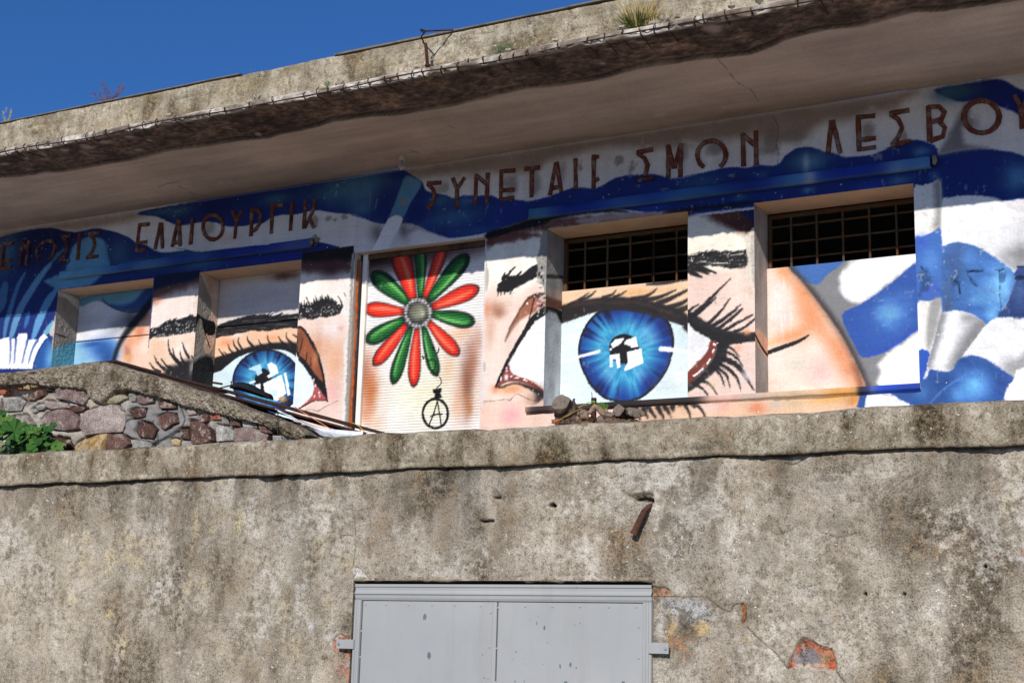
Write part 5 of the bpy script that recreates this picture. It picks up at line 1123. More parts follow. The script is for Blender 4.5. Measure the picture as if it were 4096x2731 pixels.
# ================================================================== roof slab, soffit and parapet
roof = part_empty('roof', bld)
fx = axis(-11.8, -0.6, 0.012, [], [-17, -15, -13.5, -12.6, -12.2, -.2, .5, 1.5, 3.0]); fy = axis(8.36, YW + .006, 0.012)
sf = Canvas(fx, fy, (190, 172, 157), lambda x, y: at_z(x, y, ZS)[[0, 1]], 120)
sf.rgb *= (0.86 + .26 * fbm(fx, fy, (1.2, 3), 5, 121))[..., None]
sf.rgb *= (0.93 + .12 * fbm(fx, fy, (2, 22), 3, 122))[..., None]
edge = MP('A', [(-700, 1330), (-300, 1270), (0, 1225), (150, 1215), (290, 1190), (450, 1185), (600, 1162), (700, 1135), (800, 1120), (910, 1105), (1010, 1080), (1130, 1045), (1250, 1030), (1400, 1015), (1550, 985), (1650, 970), (1850, 955), (1920, 925), (2050, 905), (2200, 870), (2300, 840)],
          'B', [(0, 835), (200, 800), (350, 795), (500, 780), (700, 745), (900, 700), (1000, 680), (1060, 660), (1270, 615), (1450, 600), (1550, 590), (1800, 540), (1950, 495), (2100, 465), (2330, 432)],
          'C', [(0, 425), (220, 400), (450, 380), (560, 345), (700, 280), (880, 230), (1000, 205), (1250, 180), (1370, 145), (1470, 115), (1600, 85), (1800, 75), (2000, 45), (2200, 20), (2351, 0), (2700, -60), (3300, -180)])
ew = np.array([sf.map(*q) for q in edge]); ew = ew[np.argsort(ew[:, 0])]
bound = np.interp(fx, ew[:, 0], ew[:, 1])
Xf, Yf = np.meshgrid(fx, fy)
bw = bound[None, :] + (fbm(fx, fy, 4, 3, 123) - .5) * .03
sp = np.clip((bw - Yf) / .006 + .5, 0, 1)
spn, spn2 = fbm(fx, fy, 5, 5, 124), fbm(fx, fy, (22, 30), 3, 125)
dcol = np.array((104, 86, 74)) * (0.5 + .95 * spn)[..., None]
spn3 = fbm(fx, fy, (50, 70), 2, 128)
dcol = dcol * (0.45 + 1.0 * spn2)[..., None] * (.72 + .56 * spn3)[..., None]
sf.rgb = sf.rgb * (1 - sp[..., None]) + dcol * sp[..., None]
lip = np.exp(-((bw - Yf - .02) / .02) ** 2) * sp
sf.rgb = sf.rgb * (1 - .5 * lip[..., None]) + np.array((120, 104, 98)) * .5 * lip[..., None]
for c_, q, r in (('A', (30, 1150), (40, 8)), ('A', (180, 1115), (20, 8)), ('A', (300, 1093), (20, 9)), ('A', (440, 1062), (38, 10)), ('A', (600, 1040), (50, 16)), ('A', (720, 1005), (50, 10)), ('A', (950, 1060), (40, 8)), ('A', (890, 970), (40, 10)), ('A', (1030, 990), (20, 8)), ('A', (1780, 948), (24, 10)), ('B', (2060, 325), (40, 12)), ('B', (1800, 470), (24, 6)), ('B', (2260, 345), (20, 8)), ('C', (210, 235), (70, 24)), ('C', (380, 290), (30, 6))):
    sf.blob(px(c_, [q])[0], (r[0] / _k, r[1] / _k), (168, 154, 146), .9, nz=.8, pw=5)
flk = np.zeros_like(sf.al)
for c_, q, r in (('H3', (370, 268), (55, 22)), ('H3', (205, 305), (46, 16)), ('H3', (900, 200), (110, 40)), ('H3', (1175, 130), (70, 24)), ('H4', (1610, 35), (60, 30)), ('H5', (590, 120), (70, 34)), ('H1', (1750, 35), (40, 16)), ('H2', (180, 470), (120, 26)), ('H2', (100, 440), (60, 16)), ('H2', (300, 400), (40, 12)), ('H2', (550, 385), (24, 8)), ('H2', (665, 385), (18, 8)), ('H2', (20, 540), (70, 20)), ('H2', (2300, 155), (50, 12)), ('A', (1160, 1275), (60, 18)), ('H4', (940, 250), (120, 28)), ('H3', (640, 218), (70, 18))):
    c0_ = sf.rgb.copy(); sf.al[:] = 0
    sf.blob(px(c_, [q])[0], (r[0] / 3, r[1] / 3), (206, 190, 170), .55, nz=3.0, pw=6); flk = np.maximum(flk, sf.al * .6)
for c_, q in (('C', [(230, 400), (290, 460), (320, 500), (380, 570), (470, 620), (520, 700)]), ('H3', [(790, 170), (850, 215), (890, 220)]), ('H3', [(720, 150), (780, 175)]), ('A', [(1225, 1280), (1290, 1310), (1340, 1345)]), ('A', [(1090, 1290), (1160, 1265), (1240, 1255)]), ('B', [(720, 865), (780, 885)]), ('A', [(1215, 1330), (1245, 1325)])):
    sf.stroke(px(c_, q), 1.2, (76, 62, 55), 0.005, .6, wob=.05)
zz = ZS + sp * (.010 + .026 * spn + .016 * spn2 + .006 * spn3) + (fbm(fx, fy, 1.5, 2, 126) - .5) * .008 + flk * .006
lnd = np.exp(-((bw - Yf) / .010) ** 2)
sf.rgb *= (1 - .35 * lnd * np.clip(fbm(fx, fy, 3, 3, 127) * 4 - 1.4, 0, 1))[..., None]
link('soffit', grid_mesh('soffit', fx, fy, np.stack([Xf, Yf, zz], -1), None, sf.lin(), flip=True), roof, [MAT['rough']])

# broken front edge of the slab
ex = axis(-11.8, -0.6, 0.012, [], [-17, -15, -13.5, -12.6, -12.2, -.2, .5, 1.5, 3.0])
pt = np.array([(8.43, .055), (8.40, .04), (8.375, .028), (8.355, .022), (8.345, .026), (8.34, .036), (8.34, .048), (8.34, .060), (8.34, .072), (8.342, .082), (8.35, .090), (8.372, .098), (8.40, .114), (8.44, .136), (8.50, .166), (8.60, .205)])
tv = np.linspace(0, 1, len(pt))
ch, ch2, ch3 = fbm(ex, tv, (7, 4), 4, 131), fbm(ex, tv, (34, 9), 3, 132), fbm(ex, np.array([0., 1.]), 1.1, 4, 133)[0]
XX = np.repeat(ex[None, :], len(pt), 0)
face = np.exp(-((tv - .42) / .26) ** 2)[:, None]
Ye = pt[:, :1] + (ch - .5) * .07 * face + (ch2 - .5) * .045 * face + .004 + ((ch3 - .5) * .06)[None, :] * face
Ze = pt[:, 1:] - .012 + ZS + (ch2 - .5) * .022 * face + ((ch3 - .5) * .03)[None, :] * (1 - tv)[:, None] * face + (ch - .5) * .016 * tv[:, None]
pale = np.clip((ch - .42) * 5, 0, 1) * np.clip((tv - .2) * 8, 0, 1)[:, None]
rgb = np.array((120, 108, 96)) * (.65 + .7 * ch2)[..., None] * (1 - pale[..., None]) + np.array((214, 206, 194)) * (.72 + .4 * ch2)[..., None] * pale[..., None]
top = np.clip((tv - .66) * 6, 0, 1)[:, None, None]
rgb = rgb * (1 - top) + np.array((176, 164, 146)) * (.7 + .6 * ch)[..., None] * top
link('slab_edge', grid_mesh('slab_edge', ex, tv, np.stack([XX, Ye, Ze], -1), None, srgb(np.clip(rgb, 0, 255))), roof, [MAT['rough']])
MAT['soil'] = simple('crumbled_plaster', [(150, 138, 118), (196, 184, 164), (120, 106, 88)], 18, rough=.95, bump=.8)
for k in range(34):
    x = -11 + 10.0 * random.random(); r_ = .012 + .028 * random.random()
    me = bpy.data.meshes.new('loose_stone'); bm = bmesh.new(); bmesh.ops.create_icosphere(bm, subdivisions=1, radius=r_)
    for v in bm.verts: v.co *= .7 + .6 * random.random(); v.co.z *= .7
    bm.to_mesh(me); bm.free(); o = link('loose_stone', me, roof, [MAT['soil']]); o.location = (x, 8.36 + .12 * random.random() ** 2, ZS + .098 + r_ * .4)

# parapet built of bricks, rendered and cracked
def weathered(name, overlay=True, tint=(1, 1, 1), speck=1.0, big=1.0, warm=0.5, contrast=1.0, pebble=0.0):
    """old cement render: pale body, speckled dark dirt, ochre stains, white lichen dots, sandy grain"""
    t = NT(name)
    m1 = t.noise(1.9 * big, 9, .62, (1, 1, .8)); m2 = t.noise(30, 5, .66, None, 3.3); m3 = t.noise(120, 3, .62, None, 1.9)
    md = t.noise(9 * big, 6, .62, (1, 1, .7), 57.0); st = t.noise(4.0 * big, 8, .6, (1, 1, .16), 17.0); oc = t.noise(3.0 * big, 9, .62, None, 11.0); lt = t.noise(1.6 * big, 9, .62, None, 41.0)
    def mixn(*a):
        r = None
        for n_, w_ in a:
            x = t.math('MULTIPLY', t.math('SUBTRACT', n_, .5), w_); r = x if r is None else t.math('ADD', r, x)
        return t.math('ADD', r, .5)
    c = t.ramp(mixn((md, .8), (m2, .45), (st, .5)), [(.34, (142, 131, 114)), (.5, (180, 170, 153)), (.66, (208, 200, 186))])
    f = mixn((m1, 1.45), (m2, .50), (md, .55), (st, 1.2))
    k = .06 * (1 - contrast)
    c = t.mix(t.math('MULTIPLY', t.ramp(f, [(.41 + k, (0, 0, 0)), (.55 + k, (165, 165, 165)), (.72 + k, (255, 255, 255))]), .5 + .45 * contrast), c, t.ramp(mixn((m2, 1.0), (m3, .5)), [(.38, (68, 58, 45)), (.54, (106, 94, 76)), (.68, (144, 132, 113))]))
    c = t.mix(t.math('MULTIPLY', t.ramp(mixn((oc, 1.0), (m2, .6), (md, .4)), [(.54, (0, 0, 0)), (.70, (255, 255, 255))]), warm), c, (132, 104, 68))
    c = t.mix(t.math('MULTIPLY', t.ramp(mixn((lt, 1.0), (m2, .45), (md, .5)), [(.56, (0, 0, 0)), (.72, (255, 255, 255))]), .75), c, (208, 201, 188))
    c = t.mix(1.0, c, t.ramp(mixn((m3, .75), (m2, .35)), [(.30, (112, 108, 102)), (.46, (222, 220, 217)), (.62, (255, 255, 255))]), 'MULTIPLY')
    lic = t.ramp(t.noise(46, 2, .5, None, 5.5), [(.68, (0, 0, 0)), (.70, (255, 255, 255))])
    zone = t.ramp(t.noise(1.6, 4, .6, None, 31.0), [(.45, (0, 0, 0)), (.60, (255, 255, 255))])
    c = t.mix(t.math('MULTIPLY', t.math('MULTIPLY', lic, zone), .85 * speck), c, (214, 210, 200))
    bumps = [(m1, .25, .03), (m2, .7, .012), (m3, .6, .005)]
    if pebble:
        v = t.vor(54); d = t.ramp(v.outputs['Distance'], [(.0, (255, 255, 255)), (.55, (40, 40, 40))])
        c = t.mix(pebble, c, t.ramp(v.outputs['Distance'], [(.0, (255, 255, 255)), (.4, (235, 232, 228)), (.68, (120, 112, 102))]), 'MULTIPLY'); bumps.append((d, .8, .012))
    if overlay:
        a = t.attr(); tn = t.n('ShaderNodeAttribute', attribute_name='tone')
        g = t.n('ShaderNodeCombineColor')
        for i in range(3): t.l(tn.outputs['Fac'], g.inputs[i])
        c = t.mix(1.0, c, g.outputs[0], 'MULTIPLY')
        ov = t.mix(.9, a.outputs['Color'], t.ramp(m2, [(.34, (120, 116, 108)), (.54, (255, 255, 255))]), 'MULTIPLY')
        ov = t.mix(.8, ov, t.ramp(m3, [(.34, (130, 128, 124)), (.5, (255, 255, 255))]), 'MULTIPLY')
        fac = t.math('MULTIPLY', a.outputs['Alpha'], t.math('MAXIMUM', t.ramp(m2, [(.36, (130, 130, 130)), (.52, (255, 255, 255))]), t.ramp(a.outputs['Alpha'], [(.78, (0, 0, 0)), (.88, (255, 255, 255))])))
        c = t.mix(fac, c, ov)
    if tint != (1, 1, 1): c = t.mix(1.0, c, (*tint, 1.0), 'MULTIPLY')
    t.col(c)
    return t.done(.95, .10, 0, bumps)
MAT['parapet'] = weathered('parapet_render', False, (.97, .95, .88), .6, 1.2, .5, 1.0)
par = part_empty('parapet', bld)
YPAR, PZ0, PZ1 = 8.56, ZS + .085, 4.452 + EYE
m = MB(); m.box(-17, 3, YPAR + .03, YPAR + .2, PZ0 - .02, PZ1 - .012); m.build('parapet_core', MAT['parapet'], par)
qx, qz = axis(-11.9, -.6, .010, [], [-17, -15, -13.5, -12.4, -.2, .8, 3.0]), np.arange(PZ0 - .03, PZ1 + .005, .010)
pcv = Canvas(qx, qz, (170, 158, 134), planeY(YPAR), 141)
Xq, Zq = np.meshgrid(qx, qz)
ptone = 1.02 + .55 * (fbm(qx, qz, (2.2, 3), 5, 142) - .5) + .3 * (fbm(qx, qz, (9, 4), 4, 143) - .5)
ch_ = (PZ1 - PZ0) / 4; row = np.floor((Zq - PZ0) / ch_).astype(int); blk = Xq / .34 + (row % 2) * .5 + .23 * np.sin(row * 2.1); bi = np.floor(blk).astype(int)
hsh = np.modf(np.abs(np.sin(bi * 12.9898 + row * 78.233) * 43758.5453))[0]
vis = np.clip((fbm(qx, qz, (1.1, 2), 4, 144) - .47) * 9, 0, 1)
jz = np.abs((Zq - PZ0) / ch_ - np.round((Zq - PZ0) / ch_)) * ch_ + (fbm(qx, qz, 14, 3, 145) - .5) * .012; jx = np.abs(blk - np.round(blk)) * .34 + (fbm(qx, qz, 16, 3, 146) - .5) * .012
joint = np.maximum(np.exp(-(jz / .007) ** 2), .7 * np.exp(-(jx / .007) ** 2)) * vis
prel = (fbm(qx, qz, 5, 5, 147) - .5) * .022 + (hsh - .5) * .006 * vis + joint * .010
for c_, q in (('A', [(912, 655), (906, 705), (930, 790)]), ('A', [(945, 660), (990, 685), (1050, 715), (1090, 728), (1105, 700)]), ('A', [(1235, 598), (1270, 585), (1278, 608)]), ('A', [(2105, 425), (2092, 480), (2112, 515), (2050, 545)]), ('A', [(330, 800), (375, 860)]), ('A', [(560, 740), (555, 800), (600, 830)]), ('A', [(190, 880), (330, 850)]), ('A', [(1180, 690), (1480, 640)]),
              ('B', [(0, 425), (170, 380)], ), ('B', [(190, 380), (330, 360)]), ('B', [(560, 350), (640, 310)]), ('B', [(720, 235), (780, 250), (800, 270)]), ('B', [(1400, 150), (1600, 105)]), ('B', [(900, 250), (1160, 190)]), ('B', [(1640, 60), (1690, 20)]), ('B', [(60, 545), (300, 520)]), ('B', [(430, 495), (760, 430)])):
    sl_, t_ = pcv.stroke(px(c_, q), 2.6, (66, 56, 44), .004, .85, wob=.04); prel[sl_] = np.maximum(prel[sl_], t_ * .012)
for c_, q, r, col, a in (('A', (1060, 670), (90, 40), (104, 92, 66), .7), ('A', (470, 830), (90, 60), (116, 102, 80), .6), ('A', (2000, 480), (120, 60), (110, 98, 74), .6), ('A', (250, 875), (60, 24), (206, 192, 160), .7), ('A', (900, 800), (40, 40), (206, 194, 164), .6), ('A', (1650, 600), (200, 60), (168, 152, 116), .5), ('B', (440, 310), (60, 40), (96, 88, 70), .6), ('B', (1380, 240), (120, 60), (124, 108, 82), .6), ('B', (1700, 60), (60, 60), (96, 88, 76), .6), ('B', (250, 440), (160, 40), (134, 120, 90), .5), ('B', (1830, 160), (60, 40), (206, 198, 178), .6), ('B', (700, 190), (120, 30), (190, 180, 156), .5), ('B', (1100, 150), (160, 40), (186, 176, 152), .5), ('A', (620, 760), (20, 40), (206, 200, 188), .6)):
    pcv.blob(px(c_, [q])[0], (r[0] / _k, r[1] / _k), col, a, nz=1.2, pw=3)
topw = np.clip((Zq - PZ1 + .02) / .02, 0, 1) * ((fbm(qx, np.array([0., 1.]), (5, 1), 5, 148)[0] - .5) * .022)[None, :]
Yq = YPAR + prel + np.clip((Zq - PZ1 + .012) / .012, 0, 1) * .012
MAT['parapet_face'] = weathered('parapet_render_face', True, (.97, .95, .87), .6, 1.5, .45, .9)
link('rendered_face', grid_mesh('rendered_face', qx, qz, np.stack([Xq, Yq, Zq + topw], -1), None, pcv.lin(), pcv.al, ptone), par, [MAT['parapet_face']])
MAT['bitumen'] = simple('dark_flashing', [(70, 66, 60), (120, 112, 100), (90, 84, 76)], 8, rough=.9, bump=.5)
x = -17.0
while x < 3:
    ln = .5 + 1.1 * random.random(); h_ = .004 + .010 * random.random()
    if random.random() < .78:
        m = MB(); m.bbox(x, x + ln, YPAR - .008 - .012 * random.random(), YPAR + .2, PZ1 + .001, PZ1 + .003 + h_, .0015); m.build('flashing', MAT['bitumen'], par)
    x += ln + .002

# reinforcement showing along the edge
MAT['rust'] = simple('dark_rust', [(40, 25, 20), (66, 40, 30), (84, 52, 38)], 30, rough=.95, bump=.6, bd=.004)
yreb, zreb = 8.325, ZS + .030
m = MB()
m.tube([(x, yreb + .012 * math.sin(x * 5), zreb + .010 * math.sin(x * 3.1)) for x in np.arange(-12, 0, .15)], .0055, 5); m.build('reinforcing_rod', MAT['rust'], roof, True)
HK = [('A', v) for v in (40, 110, 170, 250, 430, 590, 640, 730, 890, 980, 1070, 1210, 1440, 1550, 1720, 1880, 2090, 2180, 2260)] + [('B', v) for v in (10, 110, 190, 300, 390, 480, 560, 680, 795, 880, 980, 1085, 1180, 1270, 1290, 1390, 1495, 1690, 1820, 1930, 2060, 2150, 2250)] + [('C', v) for v in (80, 150, 300, 480, 790, 950, 1030, 1320)]
for c_, v in HK:
    yv = {'A': 1085 - v * .187, 'B': 655 - v * .204, 'C': 180 - v * .2}[c_]
    q = W(c_, v, yv, 8.33); x = q.x; r_ = .018 + .010 * random.random(); sgn = random.choice((-1, 1))
    pts = [(x + sgn * .01 * t, 8.335 - r_ * math.sin(t * 3.0) * .8, zreb - .012 + r_ * 2.1 * t) for t in (0, .25, .5, .75, 1.0)]
    ln = random.choice((.04, .06, .12, .22))
    pts = [(x - .02, 8.34 + ln, ZS + .012 + .015 * random.random()), (x, 8.35, zreb - .018)] + pts
    m = MB(); m.tube(pts, .0048, 5); m.build('rebar_hook', MAT['rust'], roof, True)

# ================================================================== things on the roof and under the eaves
p0, p1 = W('R', 918, 1350, 8.42), W('R', 855, 685, 8.42)
rod = thing('rusty_post', 'short rusty iron post with a collar standing on the roof edge', 'post', p0 - Vector((0, 0, .01)))
m = MB(); m.tube([p0 - Vector((0, 0, .012)), p1], .0125, 10); m.build('pole', MAT['rust'], rod, True)
c0 = p0.lerp(p1, .2); m = MB(); m.tube([c0 - Vector((0, 0, .006)), c0 + Vector((0, 0, .006))], .0215, 12); m.build('collar', MAT['rust'], rod)
a_, b_, c_, d_ = W('R', 745, 535, 8.52), W('R', 855, 390, 8.38), W('R', 745, 385, 8.34), W('R', 1550, 365, 8.56)
wire = thing('bent_rod', 'bent rusty iron rod sticking out from the parapet top above the post', 'rod', a_)
ey = (b_ + c_) / 2
m = MB(); m.tube([a_ + Vector((0, .05, -.03)), a_, a_.lerp(b_, .5), b_, b_ + Vector((-.012, -.03, 0)), c_ + Vector((.0, -.01, .006)), c_, c_ + Vector((.01, .012, -.008)), b_ + Vector((.01, .0, -.002)), b_.lerp(d_, .35), b_.lerp(d_, .7), d_, d_ + Vector((.03, .05, -.03))], .0058, 6); m.build('rod', MAT['rust'], wire, True)
# bulb under the eaves
bq = at_z(*px('H3', [(625, 225)])[0], ZS)
bulb = thing('ceiling_bulb', 'bare light bulb in a white holder under the eaves', 'light bulb', bq)
MAT['porcelain'] = simple('grimy_porcelain', [(168, 158, 142), (190, 182, 168)], 20, rough=.5, bump=.1)
t = NT('clear_bulb_glass'); t.col((226, 214, 206)); t.b.inputs['Transmission Weight'].default_value = .75; MAT['bulb'] = t.done(.15, .5)
m = MB(); m.tube([bq + np.array((0, 0, .012)), bq + np.array((0, 0, -.012)), bq + np.array((0, 0, -.028)), bq + np.array((0, 0, -.04))], [.036, .034, .028, .022], 14); m.build('holder', MAT['porcelain'], bulb, True)
m = MB(); m.tube([bq + np.array((0, 0, -.04)), bq + np.array((0, 0, -.058)), bq + np.array((0, 0, -.075)), bq + np.array((0, 0, -.095)), bq + np.array((0, 0, -.112)), bq + np.array((0, 0, -.122))], [.013, .014, .021, .028, .022, .006], 14); m.build('glass', MAT['bulb'], bulb, True)
# weeds
def leafmat(name, cols): return simple(name, cols, 30, rough=.7, bump=.1)
MAT['drygrass'] = leafmat('dry_grass', [(136, 118, 70), (176, 154, 98), (112, 104, 54)])
MAT['greengrass'] = leafmat('green_weed', [(52, 64, 24), (84, 92, 38), (40, 54, 22)])
MAT['twig'] = leafmat('reddish_twigs', [(86, 54, 44), (120, 78, 60)])
MAT['shrub'] = leafmat('grey_green_shrub', [(64, 82, 50), (100, 116, 76), (48, 66, 40)])
def blades(name, base, n, h, spread, mat, parent, lean=.4, w=.004, depth=.06):
    v, f = [], []
    for k in range(n):
        a = random.random() * 6.28; r_ = random.random() ** .5
        b0 = Vector(base) + Vector((math.cos(a) * spread * .4 * r_, math.sin(a) * depth * .5 * r_, 0))
        tip = b0 + Vector((math.cos(a) * spread * lean * (random.random() + .2), math.sin(a) * depth, h * (.4 + .6 * random.random())))
        mid = b0.lerp(tip, .55) + Vector((0, 0, h * .06)); s_ = Vector((random.uniform(-1, 1), random.uniform(-.6, .6), 0)).normalized() * w
        i = len(v); v += [b0 - s_, b0 + s_, mid + s_ * .8, mid - s_ * .8, tip]; f += [(i, i + 1, i + 2, i + 3), (i + 3, i + 2, i + 4)]
    return link(name, pymesh(name, v, f), parent, [mat])
g0 = W('B', 2040, 195, 8.47)
gr = thing('grass_clump', 'clump of green and straw coloured grass growing on the roof edge', 'grass', g0)
blades('green_blades', g0, 230, .12, .17, MAT['greengrass'], gr, 1.0, .0026, .10); blades('dry_blades', g0 + Vector((.01, 0, 0)), 120, .27, .20, MAT['drygrass'], gr, .6, .0028, .08); blades('dry_blades', g0 + Vector((.13, .02, 0)), 45, .17, .1, MAT['drygrass'], gr, .8, .0025, .06)
def shrublet(name, label, base, n, h, sp, mat, twig=None, cat='weed'):
    t_ = thing(name, label, cat, base); v, f = [], []; tw = MB()
    for k in range(n):
        a = random.random() * 6.28; L_ = h * (.55 + .45 * random.random()); tip = Vector(base) + Vector((math.cos(a) * sp * random.random(), math.sin(a) * sp * .5 * random.random(), L_))
        md = Vector(base).lerp(tip, .5) + Vector((math.cos(a) * sp * .25, 0, 0))
        tw.tube([base, md, tip], [.0022, .0016, .0008], 4)
        for j in range(16):
            q = (md.lerp(tip, j / 15) if j > 5 else Vector(base).lerp(md, .4 + j / 9)); d = Vector((random.uniform(-1, 1), random.uniform(-.6, .6), random.uniform(-.2, 1))).normalized() * h * .13
            s_ = Vector((d.z, 0, -d.x)).normalized() * h * .02; i = len(v); v += [q - s_, q + s_, q + d]; f.append((i, i + 1, i + 2))
    tw.build('stem', twig or mat, t_); link('foliage', pymesh('foliage', v, f), t_, [mat]); return t_
shrublet('weed', 'small grey-green cushion weed at the foot of the parapet', W('B', 1110, 375, 8.50), 46, .085, .11, MAT['shrub'])
shrublet('weed', 'tiny dark green weed on the roof edge, between the dry shrub and the post', W('A', 2252, 600, 8.45), 22, .05, .035, MAT['shrub'])
shrublet('dry_shrub', 'leafless reddish shrub growing on top of the parapet', W('A', 745, 700, 8.62), 15, .15, .22, MAT['twig'], cat='shrub')
shrublet('dry_shrub', 'pale dry twig on the parapet top at the far end', W('A', 45, 850, 8.62), 5, .15, .1, MAT['drygrass'], cat='shrub')
shrublet('weed', 'thin twiggy weed on the parapet above a crack', W('A', 1725, 492, 8.6), 4, .03, .02, MAT['shrub'])
# ================================================================== ground
MAT['terrace'] = simple('terrace_concrete', [(176, 160, 138), (200, 184, 160)], 1.5, bump=.4)
MAT['asphalt'] = simple('street_paving', [(120, 114, 104), (150, 142, 130)], 2.5, bump=.4, fine=120)
m = MB(); m.add([(-220, -220, 0), (220, -220, 0), (220, 6.99, 0), (-220, 6.99, 0)], [(0, 1, 2, 3)])
tag(m.build('street', MAT['asphalt']), kind='structure')
m = MB(); m.box(-17, 3.5, 7.3, 18.2, -.3, TERR); tag(m.build('terrace', MAT['terrace']), kind='structure')
m = MB(); m.add([(-220, 18.3, 1.6), (220, 18.3, 1.6), (220, 220, 1.6), (-220, 220, 1.6)], [(0, 1, 2, 3)]); tag(m.build('ground', MAT['asphalt']), kind='structure')

# ================================================================== the grey wall in front
YL = 7.0
ret = thing('retaining_wall', 'tall weathered grey rendered wall with a thick coping and a metal door in it', 'wall', (-4, YL, 0))
DX0, DX1, DZ1 = -.6835 * YL, -.4195 * YL, .0515 * YL + EYE
GZ = .1405 * YL + EYE; CZ = .1725 * YL + EYE
lx = axis(-8.4, -.5, 0.006, [DX0, DX1], [-17, -14, -12, -10, -9, .2, 1, 2, 3.5]); lz = axis(1.26, GZ + .012, 0.006, [DZ1], [0, .4, .8, 1.1])
lc = Canvas(lx, lz, (150, 140, 124), planeY(YL), 150)
lh = np.zeros_like(lc.al)
tone = 1.02 + .42 * (fbm(lx, lz, (1.3, .5), 4, 151) - .25) + .34 * (fbm(lx, lz, (4.5, 1.0), 4, 152) - .5)
Xl, Zl = np.meshgrid(lx, lz)
xl = lambda c_, x, y: W(c_, x, y, YL).x
tone += .14 * np.exp(-((Xl - xl('L', 300, 700)) / 1.1) ** 2) - .10 * np.exp(-((Xl - xl('M', 600, 400)) / .9) ** 2) + .08 * np.exp(-((Xl - xl('N', 2200, 700)) / .35) ** 2)
drip = np.clip((fbm(lx, np.array([0., 1.]), (7, 1), 4, 153)[0] - .48) * 6, 0, 1)[None, :] * np.exp(-np.clip(GZ - Zl, 0, 9) / (.12 + .45 * fbm(lx, np.array([0., 1.]), (3, 1), 3, 154)[0][None, :]))
tone -= .42 * drip + .06 * np.clip((Zl - GZ + .35) / .35, 0, 1)
def spot(c_, q, r, col, a=.8, nz=1.6, pw=4):
    a = min(.76, a * 1.15) if a < .8 else a
    lc.blob(px(c_, [q])[0], (r[0] / _k, r[1] / _k), col, a, nz=nz, pw=pw)
for q, r, col, a in (((240, 400), (70, 100), (206, 196, 176), .6), ((1190, 240), (90, 60), (212, 200, 176), .6), ((1100, 960), (70, 90), (206, 200, 192), .6), ((1180, 780), (120, 90), (196, 190, 180), .5), ((1650, 480), (50, 40), (214, 200, 160), .7), ((560, 540), (90, 30), (220, 208, 180), .7), ((450, 580), (30, 30), (222, 206, 170), .7), ((600, 600), (34, 24), (206, 150, 96), .7),
                     ((1010, 590), (70, 50), (200, 182, 148), .6), ((2180, 660), (90, 130), (204, 190, 156), .65), ((2260, 360), (100, 40), (214, 202, 186), .8), ((1960, 1000), (60, 170), (204, 186, 144), .6), ((740, 1090), (30, 60), (206, 176, 120), .7), ((1320, 680), (90, 80), (96, 82, 66), .7), ((840, 640), (80, 160), (122, 112, 94), .5), ((110, 660), (26, 44), (86, 72, 58), .7), ((130, 500), (20, 24), (90, 80, 66), .6),
                     ((700, 420), (100, 60), (108, 98, 78), .5), ((2100, 720), (90, 200), (112, 102, 86), .5), ((1230, 1060), (70, 130), (110, 98, 82), .55), ((1300, 1120), (120, 140), (104, 92, 74), .4), ((300, 1280), (120, 160), (150, 140, 120), .3), ((1500, 1400), (140, 60), (206, 196, 178), .4), ((620, 780), (80, 60), (140, 128, 112), .4), ((1870, 390), (90, 60), (186, 180, 168), .5), ((1640, 760), (140, 260), (150, 132, 100), .35), ((1240, 1200), (30, 200), (190, 184, 174), .4), ((2140, 1180), (40, 40), (200, 198, 196), .8)):
    spot('L', q, r, col, a)
for q, r, col, a in (((470, 390), (40, 60), (84, 70, 54), .8), ((780, 250), (60, 110), (124, 102, 72), .6), ((1180, 260), (50, 60), (122, 100, 70), .6), ((300, 500), (60, 70), (140, 116, 82), .5), ((1150, 420), (110, 80), (132, 108, 76), .5), ((1060, 600), (70, 160), (112, 92, 64), .5), ((1780, 240), (50, 40), (196, 184, 164), .8), ((1790, 480), (60, 100), (110, 94, 70), .6), ((600, 740), (70, 60), (186, 172, 146), .6),
                     ((1400, 760), (110, 80), (192, 182, 168), .5), ((1960, 420), (160, 60), (192, 182, 164), .6), ((2250, 450), (90, 90), (96, 88, 74), .7), ((2200, 640), (120, 80), (180, 174, 164), .4), ((40, 760), (60, 110), (196, 178, 138), .7), ((160, 650), (50, 50), (140, 118, 84), .5), ((1540, 650), (100, 70), (190, 182, 172), .4), ((720, 640), (60, 140), (110, 96, 74), .5), ((430, 800), (24, 160), (196, 184, 160), .5)):
    spot('M', q, r, col, a)
for q, r, col, a in (((80, 110), (40, 60), (128, 92, 58), .5), ((1080, 480), (160, 90), (118, 110, 98), .6), ((1190, 340), (50, 110), (188, 180, 168), .7), ((1440, 120), (150, 60), (206, 196, 178), .7), ((1830, 430), (110, 90), (192, 182, 166), .6), ((2230, 330), (40, 90), (212, 200, 166), .7), ((2230, 540), (50, 50), (208, 194, 160), .6), ((1430, 500), (110, 110), (92, 80, 64), .5), ((880, 930), (90, 60), (194, 184, 172), .6),
                     ((940, 1190), (100, 110), (176, 168, 154), .7), ((1500, 1050), (24, 60), (214, 208, 190), .8), ((1840, 730), (16, 90), (206, 192, 160), .6), ((440, 1270), (16, 26), (206, 168, 46), .9), ((820, 130), (160, 60), (90, 76, 54), .4), ((180, 680), (120, 120), (176, 164, 140), .4), ((380, 400), (40, 80), (196, 180, 146), .5), ((1620, 720), (40, 120), (150, 134, 104), .5), ((520, 700), (90, 150), (104, 92, 76), .4), ((2100, 600), (160, 200), (176, 168, 154), .35), ((2320, 720), (50, 40), (206, 204, 200), .7)):
    spot('N', q, r, col, a)
for q, r in (((2335, 662), (20, 14)), ((2150, 700), (14, 14))): spot('N', q, r, (186, 100, 70), .9, .5)
